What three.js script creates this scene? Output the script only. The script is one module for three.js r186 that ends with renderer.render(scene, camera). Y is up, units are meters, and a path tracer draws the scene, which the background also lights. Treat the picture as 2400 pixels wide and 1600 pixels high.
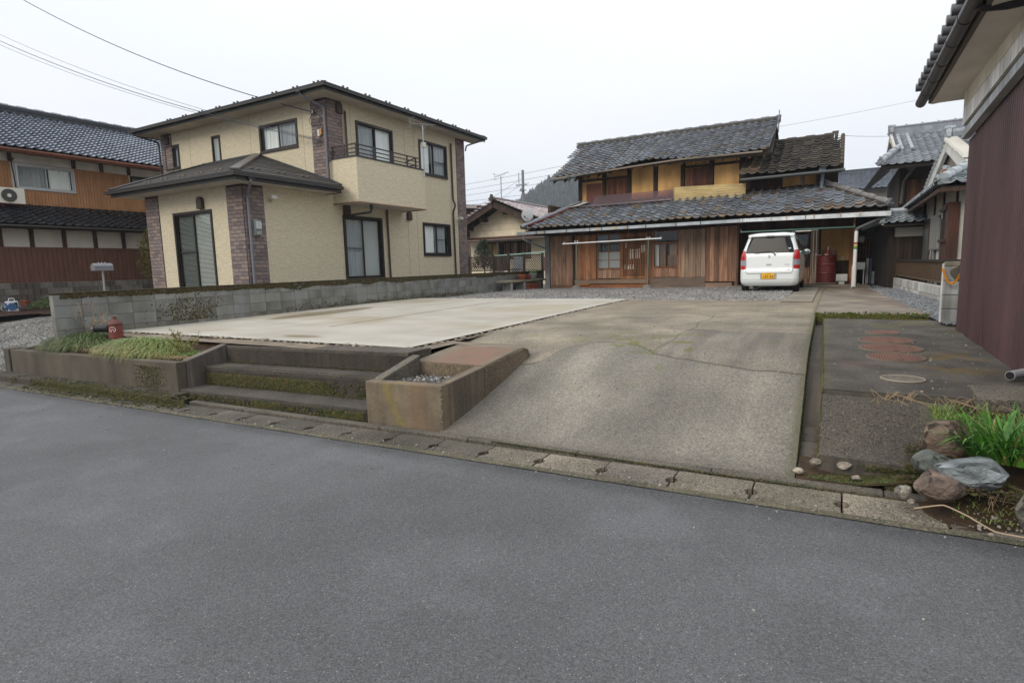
import * as THREE from 'three';
import { mergeGeometries, mergeVertices, toCreasedNormals } from 'three/addons/utils/BufferGeometryUtils.js';
import { RoundedBoxGeometry } from 'three/addons/geometries/RoundedBoxGeometry.js';

// ---------------------------------------------------------------- camera, sky, sun, exposure
const scene = new THREE.Scene();
const EY = 1.5;                                    // eye height above the road; heights below are given from the eye
const F_PX = 1347.23, PITCH = .127569, ROLL = .0263464, YAW = THREE.MathUtils.degToRad(29.5);
const camera = new THREE.PerspectiveCamera(2 * Math.atan(800 / F_PX) * 180 / Math.PI, 1024 / 682, .05, 3000);
{
  const fwd0 = new THREE.Vector3(-Math.sin(YAW), 0, -Math.cos(YAW)), right0 = new THREE.Vector3(Math.cos(YAW), 0, -Math.sin(YAW)), up0 = new THREE.Vector3(0, 1, 0);
  const fwd = fwd0.clone().multiplyScalar(Math.cos(PITCH)).addScaledVector(up0, -Math.sin(PITCH));
  const up = up0.clone().multiplyScalar(Math.cos(PITCH)).addScaledVector(fwd0, Math.sin(PITCH));
  const r = right0.clone().multiplyScalar(Math.cos(ROLL)).addScaledVector(up, -Math.sin(ROLL));
  const u = right0.clone().multiplyScalar(Math.sin(ROLL)).addScaledVector(up, Math.cos(ROLL));
  camera.position.set(0, EY, 0);
  camera.quaternion.setFromRotationMatrix(new THREE.Matrix4().makeBasis(r, u, fwd.clone().negate()));
}
scene.add(camera);

function rngOf(seed) { let a = seed >>> 0; return () => { a = (a + 0x6D2B79F5) | 0; let t = Math.imul(a ^ (a >>> 15), 1 | a); t = (t + Math.imul(t ^ (t >>> 7), 61 | t)) ^ t; return ((t ^ (t >>> 14)) >>> 0) / 4294967296; }; }
const LAT = new Float32Array(65536); { const r = rngOf(77); for (let i = 0; i < 65536; i++) LAT[i] = r(); }
function vn(x, y, px, py) {                        // value noise that repeats after px, py cells
  let xi = Math.floor(x), yi = Math.floor(y), fx = x - xi, fy = y - yi;
  fx = fx * fx * (3 - 2 * fx); fy = fy * fy * (3 - 2 * fy);
  xi = ((xi % px) + px) % px; yi = ((yi % py) + py) % py;
  const x1 = (xi + 1) % px, y1 = (yi + 1) % py;
  const a = LAT[(yi & 255) * 256 + (xi & 255)], b = LAT[(yi & 255) * 256 + (x1 & 255)], c = LAT[(y1 & 255) * 256 + (xi & 255)], d = LAT[(y1 & 255) * 256 + (x1 & 255)];
  return a + (b - a) * fx + (c - a) * fy + (a - b - c + d) * fx * fy;
}
function fbm(x, y, px, py, oct = 4, g = .5) { let s = 0, a = 1, n = 0; for (let i = 0; i < oct; i++) { s += a * vn(x, y, px, py); n += a; a *= g; x = x * 2 + 17; y = y * 2 + 31; px *= 2; py *= 2; } return s / n; }
const clamp = (x, a = 0, b = 1) => Math.max(a, Math.min(b, x)), ss = (x, a = 0, b = 1) => { x = clamp((x - a) / (b - a)); return x * x * (3 - 2 * x); }, lerp = (a, b, t) => a + (b - a) * t;
function table(t) { return x => { if (x <= t[0][0]) return t[0][1]; for (let i = 1; i < t.length; i++) if (x <= t[i][0]) return lerp(t[i - 1][1], t[i][1], (x - t[i - 1][0]) / (t[i][0] - t[i - 1][0])); return t[t.length - 1][1]; }; }

{ // overcast sky: brighter overhead, thin bluish breaks in the cloud sheet
  const W = 1024, H = 512, d = new Float32Array(W * H * 4);
  for (let j = 0; j < H; j++) for (let i = 0; i < W; i++) {
    const el = (j / H - .5) * Math.PI, s = Math.max(0, Math.sin(el)), k = (j * W + i) * 4;
    const band = fbm(i / W * 6, j / H * 14 + 3, 6, 14, 5), broad = fbm(i / W * 5 + 2.2, j / H * 5 + 1.4, 5, 5, 3);
    const blue = ss(broad, .44, .68) * .42 + ss(band, .5, .75) * .22;
    const L = (.945 + .62 * s * s) * (1 + .1 * (band - .5));
    d[k] = L * lerp(.985, .70, blue); d[k + 1] = L * lerp(1.0, .81, blue); d[k + 2] = L * lerp(1.035, .97, blue); d[k + 3] = 1;
  }
  const t = new THREE.DataTexture(d, W, H, THREE.RGBAFormat, THREE.FloatType);
  t.mapping = THREE.EquirectangularReflectionMapping; t.magFilter = THREE.LinearFilter; t.minFilter = THREE.LinearFilter; t.wrapS = THREE.RepeatWrapping; t.needsUpdate = true;
  scene.background = t; scene.environment = t;
}
const sun = new THREE.DirectionalLight(0xfff4e4, 1.7);
sun.position.set(-26, 34, 34); sun.target.position.set(-6, 0, -12); scene.add(sun, sun.target);
sun.castShadow = true; sun.shadow.radius = 60; sun.shadow.mapSize.set(2048, 2048);
Object.assign(sun.shadow.camera, { left: -40, right: 40, top: 40, bottom: -40, near: 1, far: 140 });
scene.fog = new THREE.FogExp2(0xd3dae2, .0006);

const renderer = new THREE.WebGLRenderer({ antialias: true });
renderer.setSize(1024, 682);
renderer.toneMapping = THREE.LinearToneMapping; renderer.toneMappingExposure = 1.09;
renderer.shadowMap.enabled = true; renderer.shadowMap.type = THREE.PCFSoftShadowMap;

// ---------------------------------------------------------------- helpers: coordinates X (along the road), h (from the eye), D (away from the road)
const P = (X, h, D) => new THREE.Vector3(X, h + EY, -D);
const road = X => -1.5 + .0117 * clamp(X, -16, 14);
const taken = {};
function numbered(n) { const k = taken[n] = (taken[n] ?? -1) + 1; return k ? n + '_' + String(k).padStart(3, '0') : n; }
const BASE = new WeakMap();
function shade(m) { m.castShadow = true; m.receiveShadow = true; return m; }
function setBase(o, v) { o.position.copy(v); BASE.set(o, v); return o; }
function thing(name, label, category, base, group, kind) {
  const o = new THREE.Group(); o.name = numbered(name); scene.add(o); setBase(o, base || P(0, 0, 0));
  o.userData = {}; if (label) o.userData.label = label; if (category) o.userData.category = category; if (group) o.userData.group = group; if (kind) o.userData.kind = kind;
  return o;
}
function baseOf(o) { while (o && !BASE.has(o)) o = o.parent; return o ? BASE.get(o) : new THREE.Vector3(); }
function part(parent, name, geo, mat, label) {     // geometry in world coordinates, one or several merged
  if (Array.isArray(geo)) geo = merge(geo);
  const b = baseOf(parent); geo.translate(-b.x, -b.y, -b.z);
  const m = shade(new THREE.Mesh(geo, mat)); m.name = name; parent.add(m); if (label) m.userData.label = label; return m;
}
function solo(name, label, category, geo, mat, base, group, kind) {   // a thing that is a single mesh
  if (Array.isArray(geo)) geo = merge(geo);
  if (base) geo.translate(-base.x, -base.y, -base.z);
  const m = shade(new THREE.Mesh(geo, mat)); m.name = numbered(name); scene.add(m); if (base) setBase(m, base);
  if (label) m.userData.label = label; if (category) m.userData.category = category; if (group) m.userData.group = group; if (kind) m.userData.kind = kind;
  return m;
}
function merge(list) {
  list = list.map(g => { g = g.index ? g.toNonIndexed() : g; for (const k of Object.keys(g.attributes)) if (!['position', 'normal', 'uv'].includes(k)) g.deleteAttribute(k);
    if (!g.attributes.uv) g.setAttribute('uv', new THREE.BufferAttribute(new Float32Array(g.attributes.position.count * 2), 2)); return g; });
  return list.length === 1 ? list[0] : mergeGeometries(list);
}
function muv(g, ox = 0, oy = 0) {                  // uv in metres by the dominant axis of the normal
  const p = g.attributes.position, n = g.attributes.normal, uv = new Float32Array(p.count * 2);
  for (let i = 0; i < p.count; i++) {
    const a = Math.abs(n.getX(i)), b = Math.abs(n.getY(i)), c = Math.abs(n.getZ(i)), x = p.getX(i), y = p.getY(i), z = p.getZ(i);
    if (b > a && b > c) { uv[2 * i] = x + ox; uv[2 * i + 1] = -z + oy; } else if (a > c) { uv[2 * i] = -z + ox; uv[2 * i + 1] = y + oy; } else { uv[2 * i] = x + ox; uv[2 * i + 1] = y + oy; }
  }
  g.setAttribute('uv', new THREE.BufferAttribute(uv, 2)); return g;
}
function bx(x0, x1, h0, h1, d0, d1) {
  const g = new THREE.BoxGeometry(Math.abs(x1 - x0), Math.abs(h1 - h0), Math.abs(d1 - d0));
  g.translate((x0 + x1) / 2, (h0 + h1) / 2 + EY, -(d0 + d1) / 2); return muv(g);
}
function bxr(x0, x1, h0, h1, d0, d1, r = .012, seg = 2) {
  const g = new RoundedBoxGeometry(Math.abs(x1 - x0), Math.abs(h1 - h0), Math.abs(d1 - d0), seg, r);
  g.translate((x0 + x1) / 2, (h0 + h1) / 2 + EY, -(d0 + d1) / 2); return muv(g);
}
function shapeOf(pts, holes = []) { const s = new THREE.Shape(pts.map(p => new THREE.Vector2(p[0], p[1]))); for (const h of holes) s.holes.push(new THREE.Path(h.map(p => new THREE.Vector2(p[0], p[1])))); return s; }
const rect = (a0, a1, h0, h1) => [[a0, h0], [a1, h0], [a1, h1], [a0, h1]];
function panelD(D, pts, t = .12, holes = [], bevel = 0) {   // outline in (X, h); front face at D looks towards the road
  const g = new THREE.ExtrudeGeometry(shapeOf(pts, holes), { depth: t - 2 * bevel, bevelEnabled: bevel > 0, bevelSize: bevel, bevelThickness: bevel, bevelOffset: -bevel, bevelSegments: 2, curveSegments: 6 });
  g.translate(0, EY, -D - t + bevel); return muv(g);
}
function panelX(X, pts, t = .12, holes = [], bevel = 0) {   // outline in (D, h); front face at X looks to +X
  const g = new THREE.ExtrudeGeometry(shapeOf(pts, holes), { depth: t - 2 * bevel, bevelEnabled: bevel > 0, bevelSize: bevel, bevelThickness: bevel, bevelOffset: -bevel, bevelSegments: 2, curveSegments: 6 });
  g.rotateY(Math.PI / 2); g.translate(X - t + bevel, EY, 0); return muv(g);
}
function panelH(h, pts, t = .1, holes = [], bevel = 0) {    // outline in (X, D); top face at h
  const g = new THREE.ExtrudeGeometry(shapeOf(pts, holes), { depth: t - 2 * bevel, bevelEnabled: bevel > 0, bevelSize: bevel, bevelThickness: bevel, bevelOffset: -bevel, bevelSegments: 2, curveSegments: 6 });
  g.rotateX(-Math.PI / 2); g.translate(0, h + EY - t + bevel, 0); return muv(g);
}
function rod(a, b, r, seg = 8, r2 = r) {
  const d = b.clone().sub(a), g = new THREE.CylinderGeometry(r2, r, d.length(), seg, 1);
  g.applyQuaternion(new THREE.Quaternion().setFromUnitVectors(new THREE.Vector3(0, 1, 0), d.clone().normalize()));
  g.translate((a.x + b.x) / 2, (a.y + b.y) / 2, (a.z + b.z) / 2); return g;
}
function tube(pts, r, seg = 6, n = 0) { return new THREE.TubeGeometry(new THREE.CatmullRomCurve3(pts, false, 'catmullrom', .2), n || pts.length * 5, r, seg); }
function beam(a, b, w, h) {                        // box from a to b, w across, h upright
  const d = b.clone().sub(a), L = d.length(); d.normalize();
  const side = new THREE.Vector3().crossVectors(d, new THREE.Vector3(0, 1, 0)).normalize(); if (side.lengthSq() < .5) side.set(1, 0, 0);
  const up = new THREE.Vector3().crossVectors(side, d);
  const g = new THREE.BoxGeometry(L, h, w); muv(g); g.applyMatrix4(new THREE.Matrix4().makeBasis(d, up, side)); g.translate((a.x + b.x) / 2, (a.y + b.y) / 2, (a.z + b.z) / 2); return g;
}
function prism(pts, t) {                           // flat polygon (anticlockwise seen from outside) thickened inwards by t
  const n = new THREE.Vector3().crossVectors(pts[1].clone().sub(pts[0]), pts[2].clone().sub(pts[0])).normalize();
  const low = pts.map(p => p.clone().addScaledVector(n, -t)), pos = [];
  const tri = (a, b, c) => pos.push(a.x, a.y, a.z, b.x, b.y, b.z, c.x, c.y, c.z);
  for (let i = 1; i < pts.length - 1; i++) { tri(pts[0], pts[i], pts[i + 1]); tri(low[0], low[i + 1], low[i]); }
  for (let i = 0; i < pts.length; i++) { const j = (i + 1) % pts.length; tri(pts[i], low[i], low[j]); tri(pts[i], low[j], pts[j]); }
  const g = new THREE.BufferGeometry(); g.setAttribute('position', new THREE.Float32BufferAttribute(pos, 3)); g.computeVertexNormals(); return muv(g);
}
function grid(x0, x1, nx, d0, d1, nd, hf, keep, skirt = 0) {   // ground sheet over X, D; uv runs 0..1 over the sheet
  const pos = [], uv = [], idx = [];
  for (let j = 0; j <= nd; j++) for (let i = 0; i <= nx; i++) { const X = lerp(x0, x1, i / nx), D = lerp(d0, d1, j / nd); pos.push(X, hf(X, D) + EY, -D); uv.push(i / nx, j / nd); }
  for (let j = 0; j < nd; j++) for (let i = 0; i < nx; i++) {
    if (keep && !keep(lerp(x0, x1, (i + .5) / nx), lerp(d0, d1, (j + .5) / nd))) continue;
    const a = j * (nx + 1) + i, b = a + 1, c = a + nx + 1, d = c + 1; idx.push(a, b, d, a, d, c);
  }
  const g = new THREE.BufferGeometry(); g.setAttribute('position', new THREE.Float32BufferAttribute(pos, 3)); g.setAttribute('uv', new THREE.Float32BufferAttribute(uv, 2)); g.setIndex(idx); g.computeVertexNormals();
  return g;
}
// pieces that can be picked apart: up to `limit` meshes of their own (nearest first), the rest one part marked stuff
const CAM = new THREE.Vector3(0, EY, 0);
class Pieces {
  constructor(owner, name, limit = 300) { this.owner = owner; this.name = name; this.limit = limit; this.list = []; }
  add(parent, geo, mat, matrix) { this.list.push({ parent, geo, mat, matrix, d: new THREE.Vector3().setFromMatrixPosition(matrix).distanceTo(CAM) }); }
  flush() {
    this.list.sort((a, b) => a.d - b.d);
    this.list.slice(0, this.limit).forEach(q => { const m = shade(new THREE.Mesh(q.geo, q.mat)); m.name = this.name; const b = baseOf(q.parent); q.matrix.decompose(m.position, m.quaternion, m.scale); m.position.sub(b); q.parent.add(m); });
    const rest = this.list.slice(this.limit); if (!rest.length) return;
    const base = baseOf(this.owner), by = new Map();
    for (const q of rest) { const k = q.geo.uuid; if (!by.has(k)) by.set(k, []); by.get(k).push(q); }
    const geos = []; let m0 = rest[0].mat;
    for (const q of rest) { const g = q.geo.clone(); g.applyMatrix4(q.matrix); const c = q.mat.color, n = g.attributes.position.count, col = new Float32Array(n * 3); for (let i = 0; i < n; i++) { col[3 * i] = c.r; col[3 * i + 1] = c.g; col[3 * i + 2] = c.b; } const gg = g.index ? g.toNonIndexed() : g; const nn = gg.attributes.position.count; gg.setAttribute('color', new THREE.BufferAttribute(new Float32Array(nn * 3).map((_, i) => [c.r, c.g, c.b][i % 3]), 3)); geos.push(gg); }
    const G = mergeGeometries(geos); G.translate(-base.x, -base.y, -base.z);
    const mm = m0.clone(); mm.color.set(0xffffff); mm.vertexColors = true;
    const m = shade(new THREE.Mesh(G, mm)); m.name = this.name; m.userData.kind = 'stuff'; this.owner.add(m);
  }
}
const TM = (X, h, D, rx = 0, ry = 0, rz = 0, s = 1) => new THREE.Matrix4().compose(P(X, h, D), new THREE.Quaternion().setFromEuler(new THREE.Euler(rx, ry, rz)), typeof s === 'number' ? new THREE.Vector3(s, s, s) : s);

// ---------------------------------------------------------------- textures
const MEAN = new Map();                            // mean tone of a texture, so that a material's colour is its average colour
function tex(w, h, fn, rep = 1, repY = rep, srgb = true) {   // fn(u, v) -> [r, g, b] 0..255 ; rep: metres covered by one copy
  const d = new Uint8Array(w * h * 4); let lin = 0;
  for (let j = 0; j < h; j++) for (let i = 0; i < w; i++) { const c = fn((i + .5) / w, (j + .5) / h, i, j), k = (j * w + i) * 4; d[k] = clamp(c[0], 0, 255); d[k + 1] = clamp(c[1], 0, 255); d[k + 2] = clamp(c[2], 0, 255); d[k + 3] = 255; lin += Math.pow(d[k + 1] / 255, 2.2); }
  const t = new THREE.DataTexture(d, w, h); MEAN.set(t, lin / (w * h)); t.wrapS = t.wrapT = THREE.RepeatWrapping; t.magFilter = THREE.LinearFilter; t.minFilter = THREE.LinearMipmapLinearFilter; t.generateMipmaps = true; t.anisotropy = 8;
  if (srgb) t.colorSpace = THREE.SRGBColorSpace; t.repeat.set(1 / rep, 1 / repY); t.needsUpdate = true; return t;
}
const gray = (g, tint = [1, 1, 1]) => [g * tint[0], g * tint[1], g * tint[2]];
const mix3 = (a, b, t) => [lerp(a[0], b[0], t), lerp(a[1], b[1], t), lerp(a[2], b[2], t)];
const R0 = rngOf(5);
const HN = (i, j) => LAT[((j * 57 + i * 131) ^ (i >> 3)) & 65535];
// tileable tone textures (multiplied by the material colour)
const T = {};
T.mottle = tex(512, 512, (u, v, i, j) => gray(200 + 90 * (fbm(u * 6, v * 6, 6, 6, 6, .6) - .5) + 22 * (HN(i, j) - .5)), 1.6);
T.aggr = tex(1024, 1024, (u, v, i, j) => { const f = fbm(u * 5, v * 5, 5, 5, 5), s = vn(u * 300, v * 300, 300, 300), q = vn(u * 190 + 9, v * 190, 190, 190); let g = 160 + 90 * (f - .5) + 74 * (s - .5) + 40 * (HN(i, j) - .5); if (q > .8) g += 80 * (q - .8) / .2; if (s < .16) g -= 55; return gray(g, q > .86 ? [1, 1, .99] : [1, .99, .965]); }, 2);
T.streak = tex(512, 512, (u, v, i, j) => { const s = fbm(u * 40, v * 2, 40, 2, 4), f = fbm(u * 5, v * 5, 5, 5, 5); return gray(196 + 85 * (s - .5) + 95 * (f - .5) + 14 * (HN(i, j) - .5)); }, 1.8);
T.wood = tex(512, 512, (u, v, i, j) => { const w = fbm(u * 10 + .15 * fbm(v * 6, u * 6, 6, 6, 3), v * 1, 10, 1, 3), g = fbm(u * 90, v * 4, 90, 4, 4), k = fbm(u * 4, v * 3, 4, 3, 4); return gray(190 + 60 * (w - .5) + 105 * (g - .5) + 75 * (k - .5), [1, lerp(1, .95, k), lerp(1, .9, k)]); }, .9, 1.6);
T.woodS = tex(512, 512, (u, v, i, j) => { const g = fbm(u * 110, v * 3, 110, 3, 3), k = fbm(u * 5, v * 4, 5, 4, 4); return gray(205 + 70 * (g - .5) + 40 * (k - .5)); }, 1, 1.6);
T.woodH = tex(512, 512, (u, v, i, j) => { const g = fbm(u * 4, v * 90, 4, 90, 4), k = fbm(u * 3, v * 4, 3, 4, 4); return gray(190 + 105 * (g - .5) + 75 * (k - .5)); }, 1.6, .9);
T.stain = tex(512, 512, (u, v, i, j) => { const f = fbm(u * 4, v * 3, 4, 3, 5), s = fbm(u * 18, v * 3, 18, 3, 3); return gray(205 + 95 * (f - .5) + 40 * (s - .5) + 18 * (HN(i, j) - .5), [1, lerp(.99, 1, f), lerp(.95, 1, f)]); }, 2.4);
T.plaster = tex(512, 512, (u, v, i, j) => gray(222 + 46 * (fbm(u * 5, v * 4, 5, 4, 6, .55) - .5) + 18 * (HN(i, j) - .5), [1, .995, .985]), 2.2);
T.sidingH = tex(512, 512, (u, v) => { const row = v * 40, k = Math.floor(row), f = row - k, w = fbm(u * 14 + k * 3.1, v * 40, 14, 40, 3), brk = vn(u * 11 + k * 5.7, k + .5, 11, 40); const p = ss(f, 0, .3) * (1 - ss(f, .72, 1)); return gray(255 * clamp(.12 + p * (.45 + .5 * brk) * (.55 + .9 * w))); }, 1, 1, false);
T.siding = tex(512, 512, (u, v, i, j) => { const row = v * 40, k = Math.floor(row), f = row - k, brk = vn(u * 11 + k * 5.7, k + .5, 11, 40); const p = ss(f, 0, .3) * (1 - ss(f, .72, 1)); return gray(204 + 34 * p * brk + 8 * (fbm(u * 6, v * 6, 6, 6, 4) - .5) + 22 * (vn(u * 30, v * 120, 30, 120) - .5) + 10 * (HN(i, j) - .5)); }, 1);
T.rough = tex(256, 256, (u, v) => gray(255 * fbm(u * 24, v * 24, 24, 24, 4, .6)), .7, .7, false);
T.fine = tex(512, 512, (u, v, i, j) => gray(255 * (.5 * HN(i, j) + .5 * vn(u * 120, v * 120, 120, 120))), .9, .9, false);
T.tile = tex(256, 256, (u, v, i, j) => gray(205 + 80 * (fbm(u * 5, v * 5, 5, 5, 5) - .5) + 20 * (HN(i, j) - .5)), .7);
T.gravel = tex(1024, 1024, (u, v, i, j) => { const a = vn(u * 110, v * 110, 110, 110), b = vn(u * 61 + 5, v * 61 + 3, 61, 61), f = fbm(u * 4, v * 4, 4, 4, 4); return gray(118 + 105 * (a - .5) + 85 * (b - .5) + 55 * (f - .5), [1, .995, .985]); }, 2.4);
T.soil = tex(512, 512, (u, v, i, j) => mix3([74, 58, 42], [140, 122, 92], clamp(fbm(u * 14, v * 14, 14, 14, 5, .65) * 1.5 - .3)), 1.2);
T.rust = tex(256, 256, (u, v, i, j) => mix3([92, 48, 36], [140, 84, 62], fbm(u * 10, v * 10, 10, 10, 5, .6)), .5);
T.rock = tex(512, 512, (u, v, i, j) => { const f = fbm(u * 5, v * 7, 5, 7, 6, .6), g = fbm(u * 3 + 4, v * 18, 3, 18, 4); return gray(150 + 150 * (f - .5) + 70 * (g - .5)); }, .55);
T.leaf = tex(128, 128, (u, v) => gray(200 + 100 * (fbm(u * 3, v * 12, 3, 12, 4) - .5)), .3);
function mat(hex, rough = .85, o = {}) { const m = new THREE.MeshStandardMaterial({ color: hex, roughness: rough, ...o }); m.side = THREE.DoubleSide; return m; }
const even = m => { if (m.map && m.map !== T.rust && m.map !== T.soil && MEAN.has(m.map)) m.color.multiplyScalar(1 / MEAN.get(m.map)); return m; };
function tmat(hex, map, rough = .88, bump = null, bs = .003, o = {}) { return even(mat(hex, rough, { map, ...(bump ? { bumpMap: bump, bumpScale: bs } : {}), ...o })); }
const phys = o => { const m = new THREE.MeshPhysicalMaterial(o); m.side = THREE.DoubleSide; return m.map && T.tile === m.map || m.map && T.leaf === m.map ? even(m) : m; };
const GLASS = phys({ color: 0xf6fafa, roughness: .03, transmission: 1, thickness: 0, ior: 1.5, specularIntensity: 1 });
const FROST = phys({ color: 0xd6dddc, roughness: .55, transmission: .75, thickness: 0, ior: 1.5 });
const M = {
  dark: mat(0x15130f, .9), alu: mat(0x9a9b9a, .45, { metalness: .6 }), white: mat(0xd8d8d4, .6), cream: null,
  bronze: mat(0x2f2a27, .45, { metalness: .3 }), pipeGrey: mat(0x6f6f77, .55), pipeBrown: mat(0x3e342f, .55), gutterDk: mat(0x2b2725, .4, { metalness: .2 }),
  curtain: mat(0xefefec, .95), curtainGrey: mat(0xa3a7aa, .95), curtainBeige: mat(0xc9c2b4, .95), soffit: tmat(0xb7afa2, T.plaster, .9),
  wire: mat(0x1d2026, .7), rust: tmat(0xffffff, T.rust, .9), steel: mat(0x8d9093, .4, { metalness: .8 }), black: mat(0x0d0d0e, .5),
};
// ---------------------------------------------------------------- ground, road, drain
const gL = D => -.2 - .0131 * clamp(D - 4.3, 0, 6.1), gR = D => -.045 - .018 * clamp(D - 4.3, 0, 6.1);   // edges of the side gutter
const flatL = D => -.95 + .08 * ss((D - 5) / 9);
const rampT = table([[4.2, -1.535], [4.6, -1.462], [5.1, -1.352], [5.6, -1.222], [6.0, -1.11], [6.4, -1.018], [6.8, -.968], [7.3, -.942], [8.2, -.9265]]);
const driveH = (X, D) => D >= 8.2 ? flatL(D) : rampT(D) + (road(X) + 1.515) * (1 - ss((D - 4.2) / 3));
function wallStrip(xf, top, bot, d0, d1, n) { const pos = [], idx = []; for (let i = 0; i <= n; i++) { const D = lerp(d0, d1, i / n); pos.push(xf(D), top(D) + EY, -D, xf(D), bot(D) + EY, -D); if (i < n) idx.push(2 * i, 2 * i + 1, 2 * i + 3, 2 * i, 2 * i + 3, 2 * i + 2); } const g = new THREE.BufferGeometry(); g.setAttribute('position', new THREE.Float32BufferAttribute(pos, 3)); g.setIndex(idx); g.computeVertexNormals(); return g; }
M.conc = tmat(0x7a756c, T.aggr, .92, T.fine, .002);
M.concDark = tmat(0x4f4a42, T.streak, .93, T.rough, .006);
M.concDarkA = tmat(0x5b574f, T.aggr, .93, T.fine, .003);
M.concPink = tmat(0x8c7060, T.aggr, .92, T.fine, .003);
{
  const gh = (X, D) => { if (D < 3.95) return -1.95; if (X < -11.4) return lerp(-1.66, -1.02, ss(D, 4.2, 8.2)); if (X > 1.3 && D > 4.9) return -1.12; return D < 8.3 ? -1.95 : D < 26 ? -1.35 : -1.05; };
  const xs = [-700, -120, -60, -30, -20, -16, -13, -12.5, -11.41, -11.39, -6, 0, 1.29, 1.31, 3, 8, 30, 120, 700], ds = [-700, -60, 3.9, 4.0, 4.3, 4.6, 5, 5.6, 6.2, 7, 8.2, 8.4, 12, 20, 25.9, 26.1, 40, 120, 900];
  const pos = [], uv = [], idx = [];
  for (const D of ds) for (const X of xs) { pos.push(X, gh(X, D) + EY, -D); uv.push(X, D); }
  for (let j = 0; j < ds.length - 1; j++) for (let i = 0; i < xs.length - 1; i++) { const a = j * xs.length + i, b = a + 1, c = a + xs.length, d = c + 1; idx.push(a, b, d, a, d, c); }
  const g = new THREE.BufferGeometry(); g.setAttribute('position', new THREE.Float32BufferAttribute(pos, 3)); g.setAttribute('uv', new THREE.Float32BufferAttribute(uv, 2)); g.setIndex(idx); g.computeVertexNormals();
  solo('ground', null, null, g, tmat(0x666664, T.gravel, .95, T.rough, .006), null, null, 'structure');
}
{ // asphalt: one copy of the texture covers 8 x 4 m
  const t = tex(2048, 1024, (u, v, i, j) => {
    const X = u * 8, D = v * 4;
    const broad = fbm(u * 4, v * 2, 4, 2, 5), mid = fbm(u * 30, v * 15, 30, 15, 4), g1 = HN(i + 5, j * 3 + 7), g2 = vn(u * 1024 + 7, v * 512, 1024, 512);
    const lane = .5 + .5 * Math.cos((v - .62) * 6.283);
    let g = 86 + 30 * (broad - .5) + 9 * (mid - .5) + 42 * (g1 - .5) + 14 * (g2 - .5) + 4 * lane;
    const h = HN(i * 3 + 11, j * 5 + 2); let b = [.982, .996, 1.014];
    if (h > .9965) { g += 45 + 70 * HN(j, i); b = [1, 1, .99]; } else if (h < .03) g -= 22;
    const patch = ss(fbm(u * 9 + 3, v * 7, 9, 7, 4), .6, .72); g += 5 * patch;
    const e = ss(v, .86, .93) * (.35 + 1.1 * fbm(u * 30, v * 10, 30, 10, 3)); g -= 22 * e; if (v > .905) g += (HN(i * 7, j * 3) > .8 ? 26 : 0) * ss(v, .905, .93);
    return gray(g * .96, b);
  }, 1, 1);
  const bump = tex(2048, 1024, (u, v, i, j) => gray(255 * (.5 * vn(u * 1024, v * 512, 1024, 512) + .5 * HN(i, j))), 1, 1, false);
  for (const q of [t, bump]) q.repeat.set(1 / 8, 1 / 4);
  const m = new THREE.MeshStandardMaterial({ map: t, bumpMap: bump, bumpScale: .0018, roughness: .8, side: THREE.DoubleSide });
  const xs = [-400, -60, -16, -12, -8, -4, 0, 4, 14, 60, 400], ds = [-260, -40, -8, 0, 1, 2, 3, 3.72], pos = [], uv = [], idx = [];
  for (const D of ds) for (const X of xs) { pos.push(X, road(X) + EY, -D); uv.push(X, D); }
  for (let j = 0; j < ds.length - 1; j++) for (let i = 0; i < xs.length - 1; i++) { const a = j * xs.length + i, b = a + 1, c = a + xs.length, d = c + 1; idx.push(a, b, d, a, d, c); }
  const g = new THREE.BufferGeometry(); g.setAttribute('position', new THREE.Float32BufferAttribute(pos, 3)); g.setAttribute('uv', new THREE.Float32BufferAttribute(uv, 2)); g.setIndex(idx); g.computeVertexNormals();
  solo('road', null, null, g, m, null, null, 'structure');
}
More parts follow.
